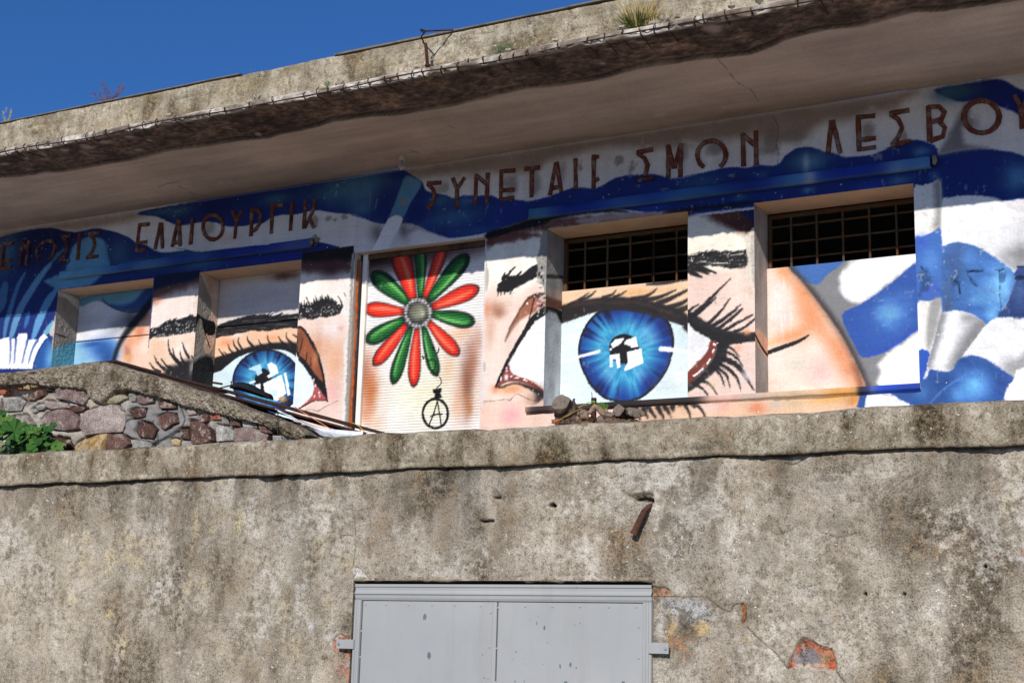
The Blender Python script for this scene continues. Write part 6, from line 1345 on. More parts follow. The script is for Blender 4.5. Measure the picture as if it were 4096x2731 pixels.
# places where the render has fallen off
def hole(pts, depth, col=None, soft=.004, wob=.03):
    sl_, m_ = lc.poly(pts, soft, True, wob); lh[sl_] = np.maximum(lh[sl_], m_ * depth)
    if col is not None: lc.put(sl_, m_, col, .97)
    return m_
PA = MP('M', [(2148, 985), (2230, 978), (2330, 978)], 'N', [(60, 985), (180, 990), (230, 1020), (270, 1060), (320, 1075), (330, 1040), (380, 1015), (408, 1040), (405, 1120), (385, 1165), (300, 1140), (240, 1200), (140, 1250), (60, 1290)], 'M', [(2340, 1310), (2290, 1360), (2200, 1330), (2150, 1290)])
sl_, m_ = lc.poly(PA, .03, True, .2); lh[sl_] = np.maximum(lh[sl_], m_ * .006); lc.put(sl_, m_, (178, 168, 152), .75)
lc.clip = lc.mask(PA, .02)
bead = np.sin(Xl * 2 * math.pi / .0155 + 2 * np.sin(Zl * 40)) * np.sin(Zl * 2 * math.pi / .0125 + 1.5 * np.sin(Xl * 31))
zone_ = lc.mask(MP('M', [(2200, 990), (2351, 985)], 'N', [(100, 990), (200, 1050), (230, 1120), (120, 1180), (40, 1260)], 'M', [(2320, 1270), (2290, 1130), (2220, 1060)]), .02)
sel = zone_ * lc.clip
lc.rgb = lc.rgb * (1 - sel[..., None]) + (np.array((176, 174, 170)) + 46 * bead[..., None]) * sel[..., None]; lh -= sel * .005 * bead; lc.al = np.maximum(lc.al, sel * .95)
for q, r, col in (((2260, 1180), (50, 110), (188, 152, 96)), ((2200, 1160), (40, 90), (200, 194, 186)), ((2300, 1320), (50, 60), (176, 118, 70))): spot('M', q, r, col, .8)
for q, r, col in (((130, 1190), (90, 60), (196, 164, 100)), ((60, 1290), (50, 50), (186, 110, 60)), ((230, 1050), (60, 40), (176, 160, 140)), ((350, 1090), (60, 50), (190, 180, 166))): spot('N', q, r, col, .8)
lc.clip = None
hole(MP('N', [(385, 1040), (405, 1015), (430, 1040), (440, 1100), (420, 1150), (395, 1150), (405, 1090)]), .022, (150, 96, 56))
spot('N', (20, 1320), (60, 70), (176, 112, 66), .7); spot('N', (10, 1390), (40, 40), (190, 150, 120), .7)
PB = MP('N', [(722, 1475), (735, 1420), (765, 1350), (805, 1275), (850, 1258), (900, 1282), (960, 1320), (1030, 1335), (1050, 1395), (1055, 1475), (980, 1470), (900, 1462), (810, 1452)])
hole(PB, .016, (184, 106, 76))
lc.clip = lc.mask(PB, .004)
spot('N', (860, 1400), (90, 70), (128, 122, 124), .97, 1.2, 6); spot('N', (780, 1400), (30, 50), (150, 142, 140), .8); spot('N', (820, 1330), (16, 50), (206, 196, 186), .8); spot('N', (990, 1400), (40, 50), (164, 140, 104), .8); spot('N', (1020, 1440), (40, 30), (192, 96, 62), .9); spot('N', (880, 1445), (120, 14), (206, 186, 160), .8)
lc.clip = None
lc.stroke(px('N', [(720, 1480), (800, 1458), (900, 1468), (1000, 1485), (1060, 1500)]), 7, (206, 200, 190), .006, .8)
hole(MP('M', [(2015, 300), (2070, 280), (2140, 295), (2142, 325), (2090, 318), (2030, 312)]), .05, (70, 60, 48)); hole(MP('M', [(1985, 275), (2050, 260), (2120, 255), (2150, 285), (2060, 280), (2010, 300)]), .014, (110, 98, 80))
hole(MP('M', [(1425, 345), (1445, 328), (1470, 340), (1468, 358), (1435, 355)]), .04, (56, 48, 40)); hole(MP('M', [(1040, 285), (1095, 285), (1090, 298), (1050, 300)]), .03, (76, 64, 50)); hole(MP('M', [(960, 448), (1045, 446), (1040, 460), (965, 462)]), .03, (64, 54, 44))
spot('M', (1010, 480), (40, 30), (176, 154, 122), .7); spot('M', (1440, 375), (30, 16), (186, 160, 124), .7); spot('M', (1070, 320), (40, 30), (160, 140, 112), .6); spot('M', (2070, 340), (70, 20), (190, 184, 168), .7)
for c_, q, r in (('N', (2080, 765), 13), ('N', (1258, 955), 10), ('N', (1525, 956), 9), ('M', (852, 789), 6), ('L', (1218, 862), 5), ('L', (676, 327), 4), ('N', (2178, 478), 5), ('N', (1262, 1124), 5)):
    hole([(x, y) for x, y in px(c_, [(q[0] + r * math.cos(a), q[1] + r * math.sin(a)) for a in np.linspace(0, 6.28, 9)[:-1]])], .05, (18, 16, 15), .003, 0)
hole(MP('L', [(2310, 1240), (2351, 1230)], 'M', [(40, 1255), (82, 1250), (82, 1600), (30, 1568), (20, 1480), (60, 1440), (0, 1350)], 'L', [(2300, 1350), (2290, 1290)]), .012, (184, 128, 102)); spot('L', (2300, 1420), (60, 70), (196, 166, 144), .6); spot('M', (20, 1440), (30, 90), (198, 160, 144), .8); spot('L', (2330, 1500), (40, 60), (170, 120, 104), .7); spot('L', (2290, 1240), (60, 40), (206, 200, 194), .7)
hole(MP('M', [(2150, 905), (2250, 920), (2260, 960), (2150, 972)]), .008, (170, 130, 104)); hole(MP('M', [(80, 770), (120, 775), (175, 830), (190, 850), (90, 850), (75, 830)]), .006, (212, 204, 194))
def crack(c_, q, w=2.6, d=.008, a=.9):
    sl_, t_ = lc.stroke(px(c_, q), w * 1.7, (34, 28, 22), .003, a, wob=.02); lh[sl_] = np.maximum(lh[sl_], t_ * d)
for c_, q, w in (('N', [(440, 1180), (500, 1240), (560, 1295), (630, 1350), (680, 1410), (725, 1468)], 3.4), ('N', [(180, 990), (260, 1050), (320, 1075), (345, 1035), (380, 1018)], 3.6), ('N', [(0, 978), (100, 972), (180, 985)], 2.6), ('N', [(1060, 1480), (1080, 1520), (1120, 1568), (1160, 1640)], 3.4), ('N', [(800, 1275), (840, 1252), (890, 1268), (940, 1305), (1030, 1330)], 3.0), ('N', [(780, 1240), (810, 1262)], 2), ('N', [(650, 1100), (720, 1160), (790, 1235)], 1.4),
                  ('N', [(640, 545), (700, 535), (780, 490), (850, 462)], 1.8), ('N', [(780, 915), (860, 905), (950, 885)], 1.6), ('N', [(950, 530), (1010, 550), (1080, 570), (1140, 555), (1190, 535)], 1.8), ('N', [(1470, 180), (1540, 165), (1620, 118)], 2.2), ('N', [(700, 50), (760, 62), (820, 35)], 3.6), ('N', [(760, 190), (800, 218), (900, 222), (1010, 228)], 1.4), ('N', [(2270, 348), (2351, 390)], 2.6), ('N', [(1580, 465), (1650, 520), (1700, 572)], 1.4), ('N', [(2050, 1190), (2070, 1280), (2095, 1380), (2100, 1450)], 1.4),
                  ('M', [(2148, 905), (2210, 905), (2250, 922)], 3), ('M', [(2150, 972), (2300, 972), (2351, 978)], 3), ('M', [(1930, 240), (1970, 275), (2010, 292)], 2.4), ('M', [(2100, 260), (2150, 285)], 2), ('M', [(0, 555), (40, 548), (75, 560)], 2.4), ('M', [(20, 370), (60, 375), (92, 382)], 2.4), ('M', [(88, 430), (92, 600), (80, 760)], 2.2), ('M', [(1190, 850), (1220, 832), (1290, 828)], 1.8), ('M', [(90, 870), (200, 882), (320, 876), (500, 880), (720, 884)], 4.0), ('M', [(720, 830), (730, 880)], 2.5), ('M', [(1190, 885), (1420, 868), (1900, 880), (2120, 870)], 3.4),
                  ('L', [(1880, 440), (1920, 455), (1970, 458)], 1.6), ('L', [(1815, 290), (1815, 360)], 2), ('L', [(2110, 400), (2200, 385), (2280, 395)], 1.8), ('L', [(2250, 530), (2330, 540), (2351, 600)], 1.8), ('L', [(2280, 640), (2275, 690), (2340, 705)], 1.8), ('L', [(975, 490), (985, 450), (1030, 445)], 1.6), ('L', [(500, 565), (580, 560), (640, 530)], 1.8), ('L', [(1950, 860), (1940, 950)], 1.6), ('L', [(1650, 210), (1690, 170)], 1.6), ('L', [(640, 465), (665, 490)], 1.6)):
    crack(c_, q, w)
lc.blob(px('L', [(500, 900)])[0], (620, 420), (206, 190, 158), .42, nz=.8, pw=3)
for k in range(46):
    q = (300 + 2000 * rng.random() ** .8, 200 + 1200 * rng.random()); spot('L', q, (20 + 50 * rng.random(), 30 + 130 * rng.random()), [(208, 190, 146), (196, 176, 132), (112, 98, 78), (204, 198, 188)][k % 4], .35 + .3 * rng.random())
for k in range(30):
    q = (2300 * rng.random(), 60 + 1400 * rng.random()); spot('N', q, (30 + 80 * rng.random(), 30 + 90 * rng.random()), [(190, 182, 168), (104, 92, 74), (178, 166, 146), (92, 80, 64)][k % 4], .3 + .3 * rng.random())
for k in range(420):
    x, y = 4096 * rng.random(), 1800 + 900 * rng.random() ** 1.5; r_ = 1 + 3.2 * rng.random() ** 3
    lc.blob((x, y), (r_, r_), (214, 210, 200), .8, pw=4)
keepL = np.ones((len(lz) - 1, len(lx) - 1), bool)
xcl, zcl = (lx[:-1] + lx[1:]) / 2, (lz[:-1] + lz[1:]) / 2
keepL &= ~(((xcl > DX0 - .0) & (xcl < DX1))[None, :] & (zcl < DZ1 + .004)[:, None])
relL = (fbm(lx, lz, 1.4, 4, 161) - .5) * .022 + (fbm(lx, lz, 14, 4, 162) - .5) * .009 + (fbm(lx, lz, 60, 2, 163) - .5) * .003
step = fbm(lx, lz, 2.4, 4, 164); relL += .004 * (np.clip((step - .52) / .01, 0, 1))
undr = np.clip((Zl - (GZ - .01)) / .02, 0, 1) * .02
MAT['weathered'] = weathered('weathered_grey_render', True, (1, 1, 1), 1.0, 1.0, .5, .85)
me = grid_mesh('rendered_face', lx, lz, np.stack([Xl, YL + relL + lh + undr, Zl], -1), keepL, lc.lin(), lc.al, tone)
link('rendered_face', me, ret, [MAT['weathered']])
MAT['coping'] = weathered('weathered_coping', False, (.92, .90, .84), 1.0, 1.9, .5, 1.05)
m = MB(); m.box(-17, DX0 - .004, YL + .06, 7.3, 0, GZ); m.box(DX1 + .004, 3.5, YL + .06, 7.3, 0, GZ); m.box(DX0 - .003, DX1 + .003, YL + .06, 7.3, DZ1 + .012, GZ); m.build('wall_core', MAT['coping'], ret)
m = MB(); m.box(DX0 - .01, DX1 + .01, YL + .2, 7.29, 0, DZ1 + .01); m.build('door_void', MAT['dark'], ret)
m = MB(); m.add([(DX0, YL, 0), (DX0, 7.2, 0), (DX0, 7.2, DZ1), (DX0, YL, DZ1), (DX1, YL, 0), (DX1, 7.2, 0), (DX1, 7.2, DZ1 + .004), (DX1, YL, DZ1 + .004)], [(3, 2, 1, 0), (4, 5, 6, 7), (3, 7, 6, 2)]); m.build('door_reveal', MAT['coping'], ret)
us_ = np.arange(DX0 - .03, DX1 + .03, .012); m = MB()
nl = fbm(us_, np.array([0., 1.]), (9, 1), 4, 176)[0]; nl2 = fbm(us_, np.array([0., 1.]), (30, 1), 3, 177)[0]
m.tube([(x, YL + .004 + .012 * nl2[k], DZ1 + .016 - .006 * nl2[k]) for k, x in enumerate(us_)], [.003 + .022 * max(0, nl[k] - .25) + .008 * nl2[k] for k in range(len(us_))], 7); m.build('broken_render_edge', MAT['coping'], ret, True)
# coping: rough overhanging lip
cx_ = axis(-8.6, -.4, 0.008, [], [-17, -14, -12, -10, -9.2, .2, 1, 2, 3.5])
H = CZ - GZ
cp = np.array([(7.05, .018), (6.995, .012), (6.972, .008), (6.962, .012), (6.960, .025)] + [(6.962 - .006 * math.sin(t * 3), .025 + (H - .05) * t) for t in np.linspace(.06, .95, 22)] + [(6.968, H - .018), (6.985, H - .006), (7.01, H), (7.08, H + .004), (7.2, H + .004), (7.36, H), (7.37, H - .02), (7.37, 0)])
ct = np.concatenate([[0], np.cumsum(np.hypot(*np.diff(cp, axis=0).T))])
n1, n2, n3 = fbm(cx_, ct, 3, 4, 171), fbm(cx_, ct, 22, 4, 172), fbm(cx_, ct, 70, 2, 173)
lipn = fbm(cx_, np.array([0., 1.]), (4, 1), 6, 174, .6)[0]; topn = fbm(cx_, np.array([0., 1.]), (3.5, 1), 5, 175)[0]
wlip = np.exp(-((ct - .09) / .06) ** 2)[:, None]; wtop = np.clip((cp[:, 1] - H + .05) / .05, 0, 1)[:, None]
Yc = cp[:, :1] + (n1 - .5) * .018 + (n2 - .5) * .012 + (n3 - .5) * .005 + wlip * ((lipn - .45) * .10)[None, :]
Zc = cp[:, 1:] + GZ + (n2 - .5) * .006 + wlip * ((lipn - .5) * .05)[None, :] + wtop * ((topn - .5) * .03)[None, :]
link('coping', grid_mesh('coping', cx_, ct, np.stack([np.repeat(cx_[None], len(cp), 0), Yc, Zc], -1)), ret, [MAT['coping']])

# ================================================================== metal door
def doorpaint(name):
    t = NT(name)
    c = t.ramp(t.noise(1.5, 5, .5), [(.3, (150, 151, 149)), (.7, (162, 162, 159))])
    c = t.mix(t.math('MULTIPLY', t.ramp(t.noise(7, 6, .65, (1, 1, .12), 9.0), [(.52, (0, 0, 0)), (.72, (255, 255, 255))]), .35), c, (134, 130, 122))
    c = t.mix(t.math('MULTIPLY', t.ramp(t.noise(24, 4, .7, None, 19.0), [(.70, (0, 0, 0)), (.76, (255, 255, 255))]), .5), c, (120, 92, 70))
    chips = t.ramp(t.noise(16, 2, .5, (1, 1, .6), 4.2), [(.755, (0, 0, 0)), (.765, (255, 255, 255))])
    t.col(t.mix(t.math('MULTIPLY', chips, .9), c, (92, 104, 108)))
    return t.done(.55, .35, 0, [(t.noise(2.5, 3, .5), .22, .04), (t.noise(220, 2, .5), .05, .002)])
MAT['door'] = doorpaint('grey_door_paint')
MAT['primer'] = simple('bare_primer', [(86, 98, 102), (104, 114, 118)], 40, rough=.8, bump=.1)
MAT['bolt'] = simple('zinc_bolt', [(150, 152, 156), (176, 178, 182)], 40, rough=.4, metal=.6, bump=.1)
dr = thing('metal_door', 'double-leaf grey painted metal door set in the weathered wall', 'door', ((DX0 + DX1) / 2, YL, 0))
yf = YL - .022
fx0, fx1 = W('M', 95, 890, yf).x, W('M', 2134, 892, yf).x; fz1 = W('M', 1000, 888, yf).z
i0, i1, iz = W('M', 133, 1000, yf).x, W('M', 2074, 1020, yf).x, W('M', 1000, 1003, yf).z
hz = fz1 - iz
m = MB()
def profile(m, x0, x1, prof):
    v = [(x, y, z) for y, z in prof for x in (x0, x1)]
    m.add(v, [(2 * i, 2 * i + 1, 2 * i + 3, 2 * i + 2) for i in range(len(prof) - 1)])
pr = [(YL + .12, fz1), (yf + .004, fz1), (yf, fz1 - .003), (yf, fz1 - .014), (yf + .006, fz1 - .02), (yf + .007, fz1 - .034), (yf + .001, fz1 - hz * .52), (yf - .003, fz1 - hz * .56), (yf - .003, fz1 - hz * .62), (yf + .004, fz1 - hz * .68), (yf + .006, fz1 - hz * .86), (yf + .012, iz), (YL + .03, iz)]
profile(m, fx0, fx1, pr[::-1]); m.build('head_frame', MAT['door'], dr)
def stile(a, b):
    m = MB(); w = b - a
    pr = [(a, YL + .12), (a, yf + .003), (a + .003, yf - .0), (a + w * .3, yf), (a + w * .42, yf + .006), (a + w * .62, yf + .006), (a + w * .74, yf + .001), (b - .003, yf + .004), (b, yf + .012), (b, YL + .03)]
    v = [(x, y, z) for x, y in pr for z in (0.0, iz + .001)]
    m.add(v, [(2 * i, 2 * i + 2, 2 * i + 3, 2 * i + 1) for i in range(len(pr) - 1)]); m.build('frame_stile', MAT['door'], dr)
stile(fx0, i0); stile(i1, fx1)
yl = YL - .004
mx0, mx1 = W('M', 1046, 1015, yl).x, W('M', 1074, 1015, yl).x
def rivet_mesh():
    m = MB(); n = 8
    ring_ = lambda r, y: [(r * math.cos(k * 2 * math.pi / n), y, r * math.sin(k * 2 * math.pi / n)) for k in range(n)]
    v = ring_(.0065, 0) + ring_(.0055, -.003) + ring_(.003, -.0045) + [(0, -.005, 0)]
    f = [(i * n + k, i * n + (k + 1) % n, (i + 1) * n + (k + 1) % n, (i + 1) * n + k) for i in range(2) for k in range(n)] + [(2 * n + k, 2 * n + (k + 1) % n, 3 * n) for k in range(n)]
    m.add(v, f); me = m.mesh('rivet', True); me.materials.append(MAT['door']); return me
RIV = rivet_mesh()
def leaf(x0, x1, y0, rivs):
    m = MB(); m.bbox(x0, x1, y0, y0 + .05, .02, iz - .003, .003); lf = m.build('door_leaf', MAT['door'], dr)
    for c_, q in rivs:
        p_ = W(c_, q[0], q[1], y0); o = link('rivet', RIV, lf); o.location = (p_.x, y0 - .0002, p_.z)
    return lf
LR = [('M', q) for q in ((166, 1024), (308, 1027), (461, 1028), (623, 1031), (778, 1031), (957, 1035), (1030, 1083), (1018, 1319), (1009, 1531), (139, 1209), (130, 1389))]
RR = [('M', q) for q in ((1079, 1050), (1265, 1039), (1451, 1041), (1643, 1042), (1841, 1043), (2031, 1043), (2047, 1181), (2045, 1394), (1070, 1329), (1060, 1560))]
lf1 = leaf(i0 + .003, mx0, yl, LR); lf2 = leaf(mx1 + .004, i1 - .003, yl, RR)
m = MB(); m.bbox(mx0 + .001, mx1, yl - .006, yl + .04, .02, iz - .004, .002); m.build('meeting_stile', MAT['door'], dr)
def chip(c_, q, w, h, lf):
    P = W(c_, q[0], q[1], yl); n = 11; v = [(P.x, yl - .0006, P.z)]
    for k in range(n):
        a = k * 6.283 / n; r_ = .65 + .6 * random.random(); v.append((P.x + math.cos(a) * w * r_, yl - .0006, P.z + math.sin(a) * h * r_))
    link('paint_chip', pymesh('paint_chip', v, [(0, (k + 1) % n + 1, k + 1) for k in range(n)]), lf, [MAT['primer']])
for q, w, h in (((573, 1110), .013, .020), ((602, 1378), .011, .019), ((972, 1372), .004, .004), ((982, 1530), .004, .005), ((332, 1118), .002, .002)): chip('M', q, w, h, lf1)
for q, w, h in (((1345, 1155), .003, .008), ((1397, 1190), .006, .013), ((1300, 1134), .002, .003), ((1415, 1288), .002, .005), ((1202, 1352), .003, .007), ((1176, 1402), .002, .004), ((1252, 1398), .002, .003), ((1575, 1442), .007, .013), ((1608, 1168), .002, .005), ((1195, 1555), .003, .007), ((1258, 1556), .002, .007), ((1545, 1562), .011, .006), ((1270, 1437), .002, .002), ((1355, 1106), .002, .003), ((1940, 1562), .010, .006), ((1390, 1438), .003, .002)): chip('M', q, w, h, lf2)
yb = YL - .026
for (a, b, bo) in ((W('L', 2320, 1265, yb), W('M', 84, 1332, yb), W('L', 2335, 1297, yb)), (W('M', 2114, 1288, yb), W('M', 2253, 1367, yb), W('M', 2233, 1330, yb))):
    m = MB(); m.bbox(a.x, b.x, yb - .005, yb + .001, b.z, a.z, .0015); br = m.build('fixing_tab', MAT['door'], dr)
    m = MB(); m.tube([(bo.x, yb + .03, bo.z), (bo.x, yb - .006, bo.z)], .010, 12); m.tube([(bo.x, yb - .006, bo.z), (bo.x, yb - .012, bo.z)], .0075, 6); m.build('bolt', MAT['bolt'], br)

# bent pipe end
pp = [W('M', 2125, 345, 7.0), W('M', 2112, 355, 6.985), W('M', 2085, 390, 6.972), W('M', 2055, 450, 6.968), W('M', 2028, 510, 6.965), W('M', 2012, 545, 6.963)]
pi = thing('bent_pipe', 'short bent rusty pipe sticking out of the weathered wall', 'pipe', pp[0])
MAT['pipe'] = simple('brown_rust', [(50, 32, 26), (78, 50, 40), (96, 64, 50)], 18, rough=.85, bump=.3, bd=.004)
m = MB(); m.tube([pp[0] + Vector((.01, .05, .01))] + pp, [.010, .011, .014, .0185, .0185, .0185, .0185], 12, cap=False); m.build('tube', MAT['pipe'], pi, True)
m = MB(); m.tube([pp[-2].lerp(pp[-1], .3), pp[-1] + (pp[-1] - pp[-2]) * .01], .0205, 12, cap=False); m.build('socket', MAT['pipe'], pi, True)
m = MB(); m.tube([pp[-1], pp[-1] + (pp[-2] - pp[-1]) * .3], .016, 12, cap=True); m.build('dark_bore', MAT['dark'], pi, True)
# ================================================================== rubble wall on the left
YR = 7.62
def D_(x, y, Y): return W('D', x, y, Y)
TOPE = np.array([(-700, 1095), (-300, 1040), (0, 1000), (150, 985), (300, 965), (480, 945), (640, 928), (720, 930), (790, 945), (880, 975), (1000, 1008), (1200, 1070), (1350, 1115), (1500, 1165), (1650, 1225), (1800, 1280), (2000, 1350), (2070, 1380), (2110, 1420)], float)
BOTE = np.array([(-700, 1180), (-300, 1120), (0, 1082), (200, 1068), (350, 1088), (500, 1092), (590, 1110), (620, 1175), (700, 1185), (740, 1150), (790, 1112), (880, 1102), (960, 1132), (1100, 1165), (1300, 1225), (1500, 1280), (1700, 1320), (1900, 1390), (2000, 1440), (2110, 1460)], float)
rub = thing('rubble_wall', 'low wall of reddish rubble stones under a sloping gravelly concrete coping', 'wall', (-8.5, YR, TERR))
MAT['gravelly'] = weathered('gravelly_concrete', False, (.98, .96, .93), .4, 3.0, .25, .8, .5)
u_ = np.arange(-700, 2111, 6.0)
tp = np.array([D_(x, np.interp(x, TOPE[:, 0], TOPE[:, 1]), YR - .05)[:] for x in u_]); bt = np.array([D_(x, np.interp(x, BOTE[:, 0], BOTE[:, 1]), YR - .05)[:] for x in u_])
vv = np.concatenate([[-.12, -.04], np.linspace(0, 1, 18), [1.03, 1.05, 1.06, 1.06]]); yo = np.concatenate([[.06, .012], -.012 * np.sin(np.linspace(0, 1, 18) * 3.1), [.012, .06, .2, .42]])
uu_ = np.arange(len(u_)) * .0105; vg = np.arange(len(vv)) * .01
n1, n2, n3 = fbm(uu_, vg, 6, 4, 201), fbm(uu_, vg, 30, 4, 202), fbm(uu_, vg, 75, 2, 203)
P = bt[None] + (tp - bt)[None] * vv[:, None, None]
P[..., 1] += yo[:, None] + (n1 - .5) * .035 + (n2 - .5) * .045 + (n3 - .5) * .02
P[..., 2] += (n2 - .5) * .012 + (n1 - .5) * .02
link('coping', grid_mesh('coping', uu_, vg, P), rub, [MAT['gravelly']])
# mortar backing
rx = np.arange(-11.3, -6.05, .009); rz = np.arange(2.75, 3.40, .009)
rc = Canvas(rx, rz, (172, 164, 152), planeY(YR), 210)
for k in range(60):
    q = (2100 * rng.random(), 1080 + 460 * rng.random()); rc.blob(px('D', [q])[0], (14 + 26 * rng.random(), 8 + 18 * rng.random()), [(190, 184, 174), (128, 118, 104), (88, 80, 72), (166, 152, 132)][k % 4], .8, nz=2, pw=4)
rc.blob(px('D', [(1090, 1350)])[0], (170, 130), (126, 124, 122), .9, nz=.6, pw=6); rc.blob(px('D', [(1560, 1400)])[0], (150, 60), (130, 126, 122), .7, nz=.6)
for q in ([(890, 1290), (1000, 1330), (1080, 1400), (1100, 1490)], [(960, 1330), (980, 1420), (1050, 1420), (1060, 1330)], [(1110, 1240), (1150, 1260), (1130, 1330), (1100, 1300)], [(1240, 1230), (1280, 1330), (1210, 1420), (1090, 1470)], [(1300, 1370), (1180, 1420), (1080, 1500)], [(1010, 1350), (1060, 1450)], [(870, 1340), (930, 1300)]):
    rc.stroke(px('D', q), 5, (22, 21, 22), .008, .9)
m = MB(); q0 = [(tp[i, 0], tp[i, 2] - .03) for i in range(0, len(u_), 12)]
v = [(x, y, z) for x, zt in q0 for y, z in ((YR + .06, TERR), (YR + .06, zt - .02), (YR + .36, zt - .02), (YR + .36, TERR))]
m.add(v, [(4 * i + a, 4 * i + b, 4 * i + 4 + b, 4 * i + 4 + a) for i in range(len(q0) - 1) for a, b in ((0, 1), (1, 2), (2, 3))]); m.build('rubble_core', MAT['soil'], rub)
def stonemat(name, cols):
    t = NT(name)
    c = t.ramp(t.noise(11, 8, .65), [(.36 + .28 * i / 2, q) for i, q in enumerate(cols)])
    c = t.mix(t.math('MULTIPLY', t.ramp(t.noise(17, 7, .68, None, 6.0), [(.54, (0, 0, 0)), (.62, (255, 255, 255))]), .75), c, (176, 168, 156))
    c = t.mix(t.math('MULTIPLY', t.ramp(t.noise(8, 7, .68, None, 16.0), [(.54, (0, 0, 0)), (.66, (255, 255, 255))]), .6), c, (78, 66, 56))
    c = t.mix(.8, c, t.ramp(t.noise(110, 4, .7, None, 2.0), [(.34, (128, 124, 120)), (.55, (255, 255, 255))]), 'MULTIPLY')
    t.col(c)
    return t.done(.94, .1, 0, [(t.noise(22, 6, .65), .7, .02), (t.noise(90, 5, .7), .7, .008)])
SM = {'m': stonemat('mauve_stone', [(112, 90, 86), (136, 114, 108), (160, 146, 138)]), 'r': stonemat('red_brown_stone', [(84, 60, 54), (112, 82, 74), (132, 104, 94)]), 't': stonemat('tan_stone', [(150, 120, 78), (190, 160, 112), (206, 184, 146)]),
      'g': stonemat('grey_stone', [(122, 118, 112), (160, 156, 148), (190, 186, 178)]), 'b': stonemat('brick_fragment', [(150, 84, 62), (178, 104, 78), (160, 100, 80)]), 'd': stonemat('dark_stone', [(72, 50, 46), (100, 70, 62), (84, 66, 58)]), 'v': stonemat('grey_mauve_stone', [(140, 124, 116), (166, 150, 142), (186, 174, 164)]), 'o': stonemat('olive_stone', [(120, 110, 84), (156, 146, 112), (172, 164, 136)])}
STN = [('m', [(385, 1100), (440, 1090), (520, 1095), (600, 1090), (618, 1165), (575, 1222), (480, 1195), (395, 1180)]), ('r', [(195, 1148), (260, 1120), (318, 1115), (320, 1150), (245, 1190), (196, 1188)]), ('b', [(80, 1085), (115, 1074), (152, 1082), (150, 1110), (90, 1114)]), ('t', [(160, 1078), (190, 1074), (212, 1086), (205, 1114), (164, 1108)]), ('t', [(214, 1074), (245, 1066), (278, 1076), (270, 1100), (222, 1100)]),
       ('m', [(340, 1268), (400, 1250), (470, 1252), (540, 1290), (572, 1330), (565, 1385), (470, 1402), (380, 1390), (290, 1372), (288, 1320)]), ('v', [(590, 1292), (660, 1245), (740, 1220), (815, 1216), (868, 1280), (862, 1350), (845, 1402), (740, 1420), (610, 1442), (582, 1385)]), ('t', [(500, 1535), (540, 1480), (610, 1440), (700, 1418), (740, 1416), (720, 1545), (520, 1548)]), ('r', [(745, 1416), (840, 1420), (895, 1450), (912, 1495), (850, 1532), (725, 1545)]),
       ('v', [(82, 1310), (130, 1286), (195, 1288), (243, 1355), (200, 1402), (110, 1375)]), ('o', [(672, 1185), (740, 1165), (860, 1150), (884, 1180), (800, 1216), (690, 1214)]), ('m', [(948, 1148), (1010, 1140), (1058, 1152), (1060, 1200), (1000, 1214), (955, 1208)]), ('g', [(888, 1145), (925, 1124), (948, 1150), (940, 1195), (900, 1198)]), ('d', [(900, 1262), (960, 1238), (1012, 1250), (1000, 1302), (920, 1312)]), ('r', [(1090, 1300), (1150, 1272), (1205, 1282), (1234, 1340), (1140, 1392), (1095, 1360)]),
       ('d', [(940, 1400), (985, 1330), (1040, 1350), (1084, 1392), (1060, 1455), (960, 1442)]), ('r', [(1310, 1322), (1380, 1330), (1440, 1375), (1474, 1405), (1480, 1472), (1400, 1492), (1318, 1490)]), ('v', [(1288, 1258), (1320, 1236), (1352, 1242), (1350, 1282), (1300, 1292)]), ('r', [(1368, 1290), (1410, 1278), (1444, 1288), (1440, 1332), (1382, 1346)]), ('b', [(1450, 1292), (1490, 1284), (1528, 1292), (1530, 1322), (1460, 1322)]), ('g', [(1530, 1300), (1568, 1292), (1578, 1350), (1536, 1352)]),
       ('r', [(1588, 1332), (1630, 1322), (1654, 1332), (1650, 1364), (1592, 1366)]), ('g', [(1668, 1334), (1720, 1326), (1764, 1336), (1772, 1376), (1684, 1382)]), ('m', [(1630, 1384), (1700, 1370), (1790, 1392), (1852, 1432), (1830, 1482), (1720, 1488), (1636, 1482)]), ('r', [(1780, 1352), (1840, 1360), (1886, 1376), (1880, 1420), (1795, 1402)]), ('t', [(1184, 1460), (1212, 1450), (1244, 1460), (1240, 1496), (1192, 1498)]), ('d', [(340, 1445), (420, 1440), (485, 1455), (502, 1510), (430, 1542), (342, 1524)]), ('r', [(1090, 1205), (1150, 1190), (1208, 1206), (1210, 1242), (1105, 1244)]),
       ('b', [(804, 1100), (850, 1094), (884, 1104), (890, 1132), (818, 1132)]), ('b', [(-10, 1122), (30, 1114), (56, 1126), (40, 1146), (-10, 1148)]), ('g', [(1488, 1350), (1570, 1370), (1620, 1400), (1618, 1470), (1500, 1480)]), ('g', [(1880, 1432), (1960, 1428), (2050, 1448), (2040, 1490), (1880, 1490)]), ('v', [(320, 1190), (380, 1196), (470, 1210), (480, 1240), (360, 1250), (310, 1230)]), ('r', [(470, 1236), (560, 1230), (610, 1244), (600, 1262), (500, 1270)]), ('g', [(40, 1170), (140, 1165), (180, 1200), (150, 1260), (40, 1265)]), ('g', [(640, 1110), (760, 1120), (790, 1160), (680, 1172)]),
       ('r', [(330, 1090), (370, 1090), (375, 1110), (335, 1112)]), ('v', [(-60, 1180), (20, 1170), (20, 1260), (-60, 1270)]), ('d', [(1240, 1390), (1300, 1380), (1310, 1460), (1250, 1450)]), ('g', [(900, 1460), (960, 1460), (1080, 1480), (1060, 1520), (920, 1515)])]
